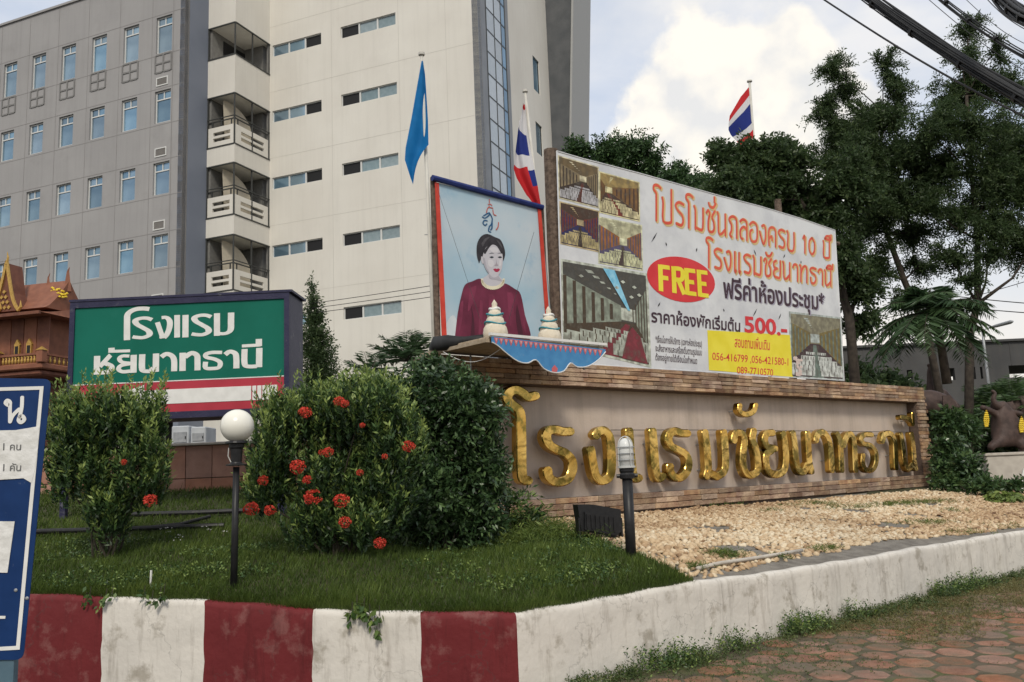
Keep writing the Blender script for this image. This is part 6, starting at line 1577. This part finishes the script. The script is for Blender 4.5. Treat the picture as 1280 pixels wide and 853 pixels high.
shrub('hedge_plants', 'dark foliage mass under the concrete building behind the banner end', [(1075,470,30,22),(1110,476,26,14),(1085,500,40,30),(1130,500,30,30)], 27, 600, .5, 9, .22, .45, m_tree, shell=.1, stems=3, bx=1090)
shrub('hedge_plants', 'foliage mass at far right edge behind the statues', [(1270,545,26,26),(1300,560,30,40),(1235,560,20,26)], 27, 500, .5, 9, .22, .45, m_tree, shell=.1, stems=3, bx=1270)
shrub('fern_clump', 'loose leafy weeds between round bush and gold letter', [(622,600,12,26),(640,620,26,16),(665,640,18,12),(640,650,30,16)], 10.3, 160, .22, 8, .09, .26, m_ixo, up=1, droop=.3, shell=.1, stems=6, bx=640)

D = 8.7
foliage('foliage', [(128,505,60,24),(185,520,26,40),(82,535,26,40),(70,585,16,40),(195,580,16,50),(120,540,50,40)], D, 210, .34, 24, .055, .32, m_ixo, ix1, up=2.6, droop=-.05, shell=.75, dj=.25, alt=False, grad=.9, spread=.42, lo=.3, hi=.75)
D = 8.3
foliage('foliage', [(400,505,66,22),(460,500,55,22),(345,535,30,40),(330,600,22,50),(420,540,70,40),(505,550,30,50)], D, 260, .32, 24, .052, .32, m_ixo, ix2, up=2.6, droop=-.05, shell=.75, dj=.3, alt=False, grad=.9, spread=.42, lo=.3, hi=.75)
# flower heads of the ixora bushes
def flowers(root, spots, D):
    for (px, py, r) in spots:
        R_ = r / F * D * random.uniform(.68, .95); dD = -.6 + random.uniform(-.05, .14); c = np.array(at(px, py, D + dD)); n = 70
        d = unit(rng.normal(size=(n, 3)) + np.array([0, -.5, .4])); P = c + d * R_ * rng.uniform(.72, 1, (n, 1)) * np.array([1, 1, .85]); parts = []
        for k in range(4):
            ax = unit(np.cross(d, rng.normal(size=(n, 3)))); 
            V, Fc = leafquads(P, unit(ax + d * .25), R_ * .3, R_ * .16, .05); parts.append((V, Fc, np.repeat(rng.uniform(0, 1, n), 4)))
        V, Fc, T = join(parts); put('flower_head', npmesh('flower_head', V, Fc, m_petal, T), root)
flowers(ix2, [(382,516,10),(424,502,9),(431,505,6),(372,584,11),(391,622,13),(427,626,11),(314,636,11),(329,601,9),(511,558,10),(475,679,9),(431,653,9),(384,600,8),(410,565,7),(402,566,5),(338,638,8),(453,532,5),(481,571,5),(450,591,5)], 8.3)
flowers(ix1, [(188,626,9),(155,578,5)], 8.7)

# ------------------------------------------------------------------ grass
def grass():
    n = 330000; s = rng.uniform(0, smax * .72, n); u = rng.random(n) ** 1.7; t = 1.01 + u * 1.25
    x = np.interp(s, _seg, KP[:, 0]) * t; y = np.interp(s, _seg, KP[:, 1]) * t
    keep = ~inpoly(x, y, BEDZ); x, y, t = x[keep], y[keep], t[keep]
    px = x / y; k2 = (px > -.66) & (px < .62) & (y < 15.5) & (y > 5); x, y, t = x[k2], y[k2], t[k2]
    s0 = np.array([SP.O.x, SP.O.y]); du = (x - s0[0]) * WD.x + (y - s0[1]) * WD.y; dn = (x - s0[0]) * WN.x + (y - s0[1]) * WN.y
    k3 = ~((dn < .02) & (dn > -.6) & (du > uL)); x, y, t = x[k3], y[k3], t[k3]; n = len(x)
    pn = np.sin(x * 3.1 + 1.7 * np.sin(y * 2.3)) * np.cos(y * 2.9 + x) ; pn2 = np.sin(x * 9 + y * 7) * np.sin(y * 11 - x * 4)
    H = .045 + .035 * rng.random(n) + .03 * np.clip(pn, 0, 1) + .02 * np.clip(pn2, 0, 1); tall = rng.random(n) < .02; H[tall] *= 2
    a = rng.uniform(0, 2 * np.pi, n); lean = rng.uniform(.1, .7, n); W = rng.uniform(.003, .006, n) * (y / 8)
    edge = np.clip((1.06 - t) / .05, 0, 1)
    z = hN(x, y) + .012 * np.sin(x * 5.1 + 1.3 * np.sin(y * 3.7)) * np.cos(y * 4.3)
    B = np.stack([x, y, z - .005], 1); dx = np.stack([np.cos(a) * lean, np.sin(a) * lean - edge * .5, np.full(n, 1.)], 1) * H[:, None]
    sd = np.stack([-np.sin(a + 1), np.cos(a + 1), np.zeros(n)], 1); sd[:, 0] = np.abs(sd[:, 0]) + .3; sd = unit(sd) * W[:, None]
    V = np.stack([B - sd, B + sd, B + dx * np.array([1, 1, .95])], 1).reshape(-1, 3)
    T = np.clip(.32 + .16 * pn + .12 * pn2 + rng.normal(0, .16, n), 0, 1); T3 = np.stack([T * .7, T * .7, T + .1], 1).ravel()
    tag(put('grass', npmesh('grass', V, np.arange(3 * n).reshape(n, 3), m_grass, T3)), 'short green lawn grass covering the raised bed', 'grass', kind='stuff')
grass()
def weedpatch(label, pts, L, n, k, leaf, W, m, up=1.5, ln=.12, droop=.15, cat='weeds', name='weeds'):
    C = []; 
    for (p, r, c) in pts:
        q = rng.normal(0, 1, (c, 2)) * r; C.append(np.c_[p[0] + q[:, 0], p[1] + q[:, 1], np.full(c, p[2])])
    C = np.concatenate(C); d = unit(rng.normal(0, .45, C.shape) + np.array([0, 0, up])); lens = ln * rng.uniform(.4, 1.3, len(C))
    V, Fc, T = twigs(C, d, lens, k, leaf, W, .9, droop, False)
    tag(put(name, npmesh(name, V, Fc, m, T)), label, cat, kind='stuff')
def kp(s, o, z=PAVE - .01): p = KC + WD * s + WN * o; return (p.x, p.y, z)
m_dry = mat('dry_grass_blades', 0, tone=[(0,(.06,.07,.02)),(1,(.30,.24,.11)),(.5,(.15,.14,.05))], **LEAF)
weedpatch('scrubby weeds growing along the foot of the white kerb wall', [(kp(s, .05 + .1 * random.random()), random.choice((.05, .1, .16)), random.choice((12, 25, 60, 110))) for s in np.arange(.5, 12, .17)], 0, 0, 7, .028, .35, m_weed, ln=.10)
weedpatch('taller leafy weeds against the white kerb wall', [(kp(s, .05), .1, c) for s, c in ((1.3, 90), (1.6, 120), (2.3, 60), (3.3, 110), (3.5, 100), (4.3, 60), (6.2, 130), (6.7, 160), (7.2, 110), (9.4, 50))], 0, 0, 9, .032, .4, m_ixo, ln=.2)
weedpatch('dry yellowish grass creeping over the far paving', [(kp(s, .15 + 1.1 * random.random() ** 2), .16, 150) for s in np.arange(3.5, 12.5, .11)], 0, 0, 5, .032, .16, m_dry, ln=.035)
weedpatch('moss and tiny weeds in the joints of the paving', [(kp(s, o), .22, 60) for s, o in [(random.uniform(0, 11), .25 + abs(random.gauss(0, .45))) for _ in range(110)]] + [((x, y, PAVE - .012), .05, 8) for x, y in [(random.uniform(0, 8), random.uniform(5, 11)) for _ in range(200)]], 0, 0, 4, .017, .4, m_weed, up=.6, ln=.025)
weedpatch('tall rough grass and weeds heaped beside the first gold letter', [(ont(x, y), .2, 120) for x, y in ((645,655),(665,660),(690,668),(630,662),(650,672),(610,668),(670,680),(715,676))], 0, 0, 8, .07, .12, m_grass, ln=.17)
gt = [(ont(x, y), r, c) for x, y, r, c in ((1150,629,.3,260),(1110,632,.3,260),(1060,636,.25,160),(1030,632,.2,100),(1010,630,.15,60),(985,634,.12,50),(1150,655,.25,160),(1190,640,.15,60),(895,694,.1,110),(912,697,.1,90),(870,712,.08,60),(1020,690,.08,40),(1038,687,.06,40),(975,700,.06,30),(1200,668,.2,60),(1250,660,.15,40),(965,640,.1,50),(700,662,.15,90),(760,664,.1,60))]
weedpatch('scattered grass tufts growing through the pebbles', gt, 0, 0, 5, .05, .13, m_grass, ln=.06)
weedpatch('clover like weeds spreading through the lawn', [(ont(random.uniform(520, 760), random.uniform(655, 735)), .14, 40) for _ in range(34)] + [(ont(random.uniform(80, 380), random.uniform(680, 735)), .14, 36) for _ in range(34)], 0, 0, 5, .03, .5, m_ixo, ln=.09, up=.8)
weedpatch('tiny white flowers scattered over the lawn', [(ont(random.uniform(190, 280), random.uniform(662, 690)) + Vector((0, 0, .06)), .03, 3) for _ in range(10)] + [(ont(random.uniform(560, 660), random.uniform(640, 690)) + Vector((0, 0, .08)), .03, 2) for _ in range(7)], 0, 0, 4, .011, .7, m_wprint, ln=.01, cat='flowers', name='white_flowers')
# vines hanging over the kerb
def vine(label, spots):
    parts = []; stems = MB()
    c0 = None
    for px, py, s in spots:
        # find the kerb face point behind the pixel
        best = min(((abs((lambda q: q[0] / q[1])(kerb_at(s_)) - ray(px, py).x / ray(px, py).y), s_) for s_ in np.linspace(0, smax * .6, 800)))[1]
        k_ = kerb_at(best); c = at(px, py, k_[1] - .035); c0 = c0 or c; n = int(8 * s)
        d = unit(rng.normal(0, .6, (n, 3)) + np.array([0, -.3, -.8])); V, Fc = leafquads(np.array(c) + rng.normal(0, .016, (n, 3)) * np.array([1, .4, 1.2]), d, .055 * s, .034 * s, .1); parts.append((V, Fc, np.repeat(rng.uniform(.3, .8, n), 4)))
        stems.tube([c + Vector((0, .02, .07)), c], .003, 4)
    V, Fc, T = join(parts); root = thing('trailing_vine', c0, label, 'vine'); put('vine_leaves', npmesh('vine_leaves', V, Fc, m_ixo, T), root)
    tag(stems.build('vine_stems', m_stem, root), kind='stuff')
vine('leafy vine trailing over a white kerb stripe below the flowering bush', [(446,757,1.3),(440,765,1),(452,768,1.2),(462,768,1.2),(468,778,1.1),(471,789,1.1),(437,774,.9),(474,770,.9),(455,760,1.2)])
vine('small vine sprigs over the kerb where red meets white', [(112,745,.9),(132,748,1),(140,744,.8),(107,752,.8),(180,744,1),(200,746,1.1),(190,750,.7),(205,742,.8),(125,755,.7)])

# ------------------------------------------------------------------ pebbles
def pebbles():
    xs = np.array([p[0] for p in PEB]); ys = np.array([p[1] for p in PEB]); g_ = .064
    gx, gy = np.meshgrid(np.arange(xs.min(), xs.max(), g_), np.arange(ys.min(), ys.max(), g_)); x = (gx + rng.uniform(-.4, .4, gx.shape) * g_).ravel(); y = (gy + rng.uniform(-.4, .4, gy.shape) * g_).ravel()
    k = inpoly(x, y, PEB); x, y = x[k], y[k]
    du = (x - SO.x) * WD.x + (y - SO.y) * WD.y; dn = (x - SO.x) * WN.x + (y - SO.y) * WN.y
    bare = np.sin(x * 1.3 + 2 * np.sin(y * .9)) * np.sin(y * 1.7 + x * .4); bn = np.sin(x * 6 + y * 3) * np.sin(y * 7)
    k = (dn > .06) & ~((bare > .78) & (bn > -.3)); x, y = x[k], y[k]; n = len(x)
    px = x / y * F + 640
    S1 = rng.uniform(.027, .042, n) * (1 + .35 * (rng.random(n) < .12)); S2 = S1 * rng.uniform(.65, .95, n); S3 = S1 * rng.uniform(.45, .75, n); a = rng.uniform(0, np.pi, n)
    z = hN(x, y) + .012 * np.sin(x * 5.1 + 1.3 * np.sin(y * 3.7)) * np.cos(y * 4.3) + S3 * .25 + rng.uniform(-.004, .008, n)
    th = np.arange(7) * 2 * np.pi / 7; tpl = np.concatenate([np.c_[np.cos(th) * .9, np.sin(th) * .9, np.full(7, -.5)], np.c_[np.cos(th), np.sin(th), np.full(7, .1)], np.c_[np.cos(th + .3) * .66, np.sin(th + .3) * .66, np.full(7, .75)], [[0, 0, 1.]]])
    m = len(tpl); P = tpl[None] * (1 + rng.normal(0, .08, (n, m, 1))) * np.stack([S1, S2, S3], 1)[:, None]
    tx, ty = rng.normal(0, .25, n), rng.normal(0, .25, n); P[..., 2] += P[..., 0] * tx[:, None] + P[..., 1] * ty[:, None]
    c, s = np.cos(a)[:, None], np.sin(a)[:, None]; Q = np.stack([P[..., 0] * c - P[..., 1] * s + x[:, None], P[..., 0] * s + P[..., 1] * c + y[:, None], P[..., 2] + z[:, None]], -1)
    f = []
    for r_ in range(2):
        for k in range(7): f.append((r_*7+k, r_*7+(k+1) % 7, r_*7+7+(k+1) % 7, r_*7+7+k))
    for k in range(7): f.append((14+k, 14+(k+1) % 7, 21, 21))
    tri = []
    for q in f:
        tri.append((q[0], q[1], q[2]))
        if q[3] != q[2]: tri.append((q[0], q[2], q[3]))
    tri = np.array(tri); Fc = (tri[None] + (np.arange(n) * m)[:, None, None]).reshape(-1, 3)
    brown = np.clip(.5 + .5 * np.sin(x * 1.1 - 1.5 + np.sin(y * 1.5)) * np.cos(y * .8 + .6), 0, 1)
    T = np.clip(.86 - .5 * brown + rng.normal(0, .17, n) - .3 * (rng.random(n) < .07), 0, 1)
    tag(put('pebbles', npmesh('pebbles', Q.reshape(-1, 3), Fc, m_pebble, np.repeat(T, m), smooth=True)), 'cream and tan river pebbles covering the bed before the sign wall', 'pebbles', kind='stuff')
    print('pebbles', n)
pebbles()
# pipe lying along the kerb
P = [ont(x, y) + Vector((0, 0, .05)) for x, y in ((872, 718), (900, 711), (940, 705), (975, 699), (1003, 694))]
tag(MB().tube(P, .018, 8).build('grey_pipe', m_coping, smooth=True), 'pale plastic pipe lying on the bed along the kerb', 'pipe')
P = [ont(x, y) + Vector((0, 0, .02)) for x, y in ((188, 735), (188, 716))]; q = P[0]
tag(MB().tube([q - Vector((0,0,.05)), at(189, 713, q.y)], .009, 6).build('white_stake', m_wprint), 'small white stake in the grass behind the kerb', 'stake')

# ------------------------------------------------------------------ concrete building, street lamp, white board
def concrete_block():
    D = 46; O = at(1170, 560, D); P = Plane(Vector((O.x, O.y, 0)), Vector((1, -.03, 0)), Vector((.03, 1, 0))); B = P.px
    root = thing('concrete_building', (O.x, O.y, .9), 'long grey concrete building with a row of small openings behind the trees', 'building')
    x0, x1 = B(1040, 440)[0], B(1420, 440)[0]; zt = (B(1060, 441)[1] + B(1280, 421)[1]) / 2; a, b = B(1150, 462)[1], B(1150, 477)[1]
    MB().box(x0, x1, 0, 5, a, zt).build('upper_wall', m_concrete, root, P.M)
    MB().box(x0, x1, 0, .3, .8, b).build('lower_wall', m_concrete, root, P.M)
    ops = [(1098, 1123), (1134, 1141), (1183, 1194), (1214, 1220), (1226, 1229), (1262, 1290)]; prev = x0
    for p, q in ops:
        u, v = B(p, 470)[0], B(q, 470)[0]; MB().box(prev, u, 0, .298, b, a).build('pier', m_concrete, root, P.M); prev = v
    MB().box(prev, x1, 0, .298, b, a).build('pier', m_concrete, root, P.M)
    MB().box(x0 - .1, x1 + .1, -.15, 5.1, zt, zt + .12).build('coping', m_concrete, root, P.M)
    for i in range(9):
        x = x0 + 1.6 + i * 1.9; MB().box(x, x + .05, -.02, 0, a, zt).build('pilaster', m_concrete, root, P.M)
concrete_block()
D = 34; a, b = at(1228, 413, D), at(1240, 409, D); e1, e2 = at(1240, 409, D), at(1266, 402, D - 1)
sl = thing('street_lamp', (a.x, a.y, .9), 'grey street lamp arm reaching right from behind the tree trunk', 'street lamp')
MB().tube([(a.x, a.y, .8), a, b, e1], [.08, .05, .04, .035], 8).build('pole', m_metal, sl, smooth=True)
hd = MB().tube([e1 - Vector((.1, 0, .02)), e1.lerp(e2, .2), e1.lerp(e2, .9), e2], [.03, .065, .075, .04], 8); hd.build('lamp_head', m_metal, sl, smooth=True)
b = ont(1279, 616); D = b.y; q0, q1, q2 = at(1273.5, 612, D), at(1279.5, 586, D), at(1300, 616, D)
wb = thing('white_board', (q0.x, q0.y, b.z), 'white board with dark edge leaning at the right edge of the pebble bed', 'board')
MB().add([q0, q0 + (q2 - q0) * 1.1, q1 + Vector((.4, .05, 0)), q1, q0 + Vector((0, .03, 0)), q0 + (q2 - q0) * 1.1 + Vector((0, .03, 0)), q1 + Vector((.4, .08, 0)), q1 + Vector((0, .03, 0))], [(0,1,2,3),(7,6,5,4),(0,3,7,4),(1,5,6,2),(3,2,6,7),(0,4,5,1)]).build('board_face', m_wprint, wb)
MB().tube([q0 + Vector((0, -.02, -.05)), q0 + (q2 - q0) * 1.1 + Vector((0, -.02, -.05))], .03, 6).build('board_foot', m_black, wb)

# ------------------------------------------------------------------ elephant statues (skinned bodies)
def skin(name, nodes, edges, m, parent, levels=2):
    me = bpy.data.meshes.new(name); me.from_pydata([n[:3] for n in nodes], edges, []); o = bpy.data.objects.new(name, me); col.objects.link(o)
    md = o.modifiers.new('s', 'SKIN'); md.use_smooth_shade = True
    for i, n in enumerate(nodes): v = me.skin_vertices[0].data[i]; v.radius = (n[3], n[3]) if len(n) < 5 else (n[3], n[4]); v.use_root = (i == 0)
    sd_ = o.modifiers.new('d', 'SUBSURF'); sd_.levels = sd_.render_levels = levels
    dg = bpy.context.evaluated_depsgraph_get(); r = bpy.data.meshes.new_from_object(o.evaluated_get(dg)); bpy.data.objects.remove(o); bpy.data.meshes.remove(me)
    r.name = name; r.materials.clear(); r.materials.append(m); r.polygons.foreach_set('use_smooth', [True] * len(r.polygons)); return put(name, r, parent)
def pn(D, L): 
    out = []
    for px, py, dD, r in L: p = at(px, py, D + dD); out.append((p.x, p.y, p.z, r * D / F))
    return out
def ear(root, D, pts, dD, m):
    P = [at(x, y, D + dD) for x, y in pts]; n = len(P); c = sum(P, Vector()) / n
    off = Vector((0, .04, 0)); MB().add([*P, *[p + off for p in P], c + Vector((0, -.03, 0))], [(i, (i+1) % n, 2*n) for i in range(n)] + [tuple(range(2*n - 1, n - 1, -1))] + [(i, i + n, (i+1) % n + n, (i+1) % n) for i in range(n)]).build('ear', m, root, smooth=False)
D = 21.5
pl0 = at(1252, 572, D); zb = at(1252, 566, D).z
pt = thing('statue_plinth', (pl0.x, pl0.y, h(pl0.x, pl0.y)), 'pale block plinth under the rearing elephant statue', 'plinth')
w_ = 27 * D / F; MB().bbox(pl0.x - w_, pl0.x + w_, D - .3, D + .5, h(pl0.x, pl0.y) - .1, zb, .02).build('block', m_coping, pt)
MB().bbox(pl0.x - w_ - .04, pl0.x + w_ + .04, D - .34, D + .54, zb - .07, zb - .0, .012).build('cap', m_coping, pt)
e1_ = thing('elephant_statue', (pl0.x, pl0.y, zb), 'brown elephant statue rearing on its plinth with raised trunk and yellow garlands', 'statue')
skin('body', pn(D, [(1261,548,0,18),(1258,530,0,17),(1254,516,-.03,11),(1250,508,-.08,9),(1244,506,-.12,4.5),(1241,499,-.12,3.3),(1244,492,-.12,2.6),(1239,488,-.12,2.2),
     (1244,517,-.15,4.5),(1232,511,-.25,3.6),(1226,509,-.3,3.2),(1266,518,-.15,4.5),(1274,516,-.25,3.6),(1278,520,-.3,3.2),(1248,553,-.25,7),(1240,557,-.35,5),(1237,563,-.36,4.5),(1274,553,-.2,7),(1281,562,-.3,5)]),
     [(0,1),(1,2),(2,3),(3,4),(4,5),(5,6),(6,7),(2,8),(8,9),(9,10),(2,11),(11,12),(12,13),(0,14),(14,15),(15,16),(0,17),(17,18)], m_stat, e1_)
ear(e1_, D, [(1258,503),(1266,502),(1270,510),(1266,520),(1260,518)], -.12, m_stat); ear(e1_, D, [(1246,505),(1240,503),(1238,510),(1241,518),(1246,514)], .0, m_stat)
def garland(px, y0, y1, D, lab):
    a, b = at(px, y0, D), at(px, y1, D); root = thing('flower_garland', b, lab, 'garland')
    for dx in (-.035, .0, .035):
        mb = MB(); 
        for k in range(9):
            p = a.lerp(b, k / 8); r_ = .026; mb.lathe([(.004, -r_), (r_, -r_ * .3), (r_, r_ * .3), (.004, r_)], (p.x + dx * math.sin(k / 8 * 2.6) * 1.3, p.y, p.z), 7)
        mb.f = mb.f; tag(mb.build('flower_string', m_yellow, root), kind='stuff')
garland(1233, 514, 533, D - .35, 'yellow garland hanging from the rearing elephant foreleg on the left')
garland(1277, 522, 540, D - .35, 'yellow garland hanging from the rearing elephant foreleg on the right')
D = 23.5
e2_ = thing('elephant_statue', base(1155, D), 'standing brown elephant statue partly hidden by the right end of the stone frame', 'statue')
skin('body', pn(D, [(1132,500,0,21),(1152,497,0,21),(1172,500,0,19),(1186,508,0,12),(1193,516,0,9),(1198,528,0,5),(1199,545,0,4),(1198,560,0,3),(1126,540,-.25,9),(1125,580,-.25,8),(1134,540,.3,9),(1134,580,.3,8),(1176,535,-.25,8.5),(1177,578,-.25,7.5),(1170,535,.3,8.5),(1170,578,.3,7.5)]),
     [(0,1),(1,2),(2,3),(3,4),(4,5),(5,6),(6,7),(0,8),(8,9),(0,10),(10,11),(2,12),(12,13),(2,14),(14,15)], m_stat, e2_)
ear(e2_, D, [(1178,495),(1188,494),(1196,506),(1194,524),(1186,532),(1180,520)], -.5, m_stat)
D = 25.5
e3_ = thing('elephant_statue', base(1168, D), 'elephant statue behind the standing one with its trunk curled straight up', 'statue')
skin('body', pn(D, [(1195,505,0,17),(1180,500,0,17),(1168,495,0,11),(1164,488,-.1,7),(1163,478,-.1,4.3),(1162,466,-.1,3.6),(1163,458,-.1,3),(1159,455,-.1,2.6),(1174,540,-.2,7),(1174,580,-.2,6),(1198,540,.2,7),(1198,580,.2,6)]),
     [(0,1),(1,2),(2,3),(3,4),(4,5),(5,6),(6,7),(1,8),(8,9),(0,10),(10,11)], m_stat, e3_)
D = 24.5
e4_ = thing('elephant_statue', base(1285, D), 'dark elephant statue cut by the right edge of the photo', 'statue')
skin('body', pn(D, [(1296,515,0,17),(1284,512,0,15),(1272,508,0,10),(1265,514,0,7),(1262,524,0,4.5),(1262,538,0,3.5),(1280,550,-.2,7),(1280,585,-.2,6),(1300,550,.2,7),(1300,585,.2,6)]), [(0,1),(1,2),(2,3),(3,4),(4,5),(1,6),(6,7),(0,8),(8,9)], m_stat, e4_)

# repeats of a kind share a group
for nm, gp in (('broadleaf_tree', 'trees behind the banner'), ('slender_tree', 'trees behind the banner'), ('cycad', 'cycads and spiky plants'), ('flagpole', 'flagpoles'), ('thai_flag', 'flags on the poles'), ('blue_flag', 'flags on the poles'),
               ('elephant_statue', 'elephant statues'), ('ixora_bush', 'ixora bushes in the lawn'), ('overhead_cable', 'overhead cables'), ('flower_garland', 'garlands on the elephant'), ('metal_cabinet', 'cabinets under the green sign'),
               ('clipped_shrub', 'shrubs beside the sign wall'), ('hedge_plants', 'shrubs beside the sign wall'), ('trailing_vine', 'vines over the kerb')):
    for o in bpy.data.objects:
        if o.parent is None and o.get('label') and o.name.split('.')[0].replace('_bundle', '') == nm and not o.get('group'): o['group'] = gp
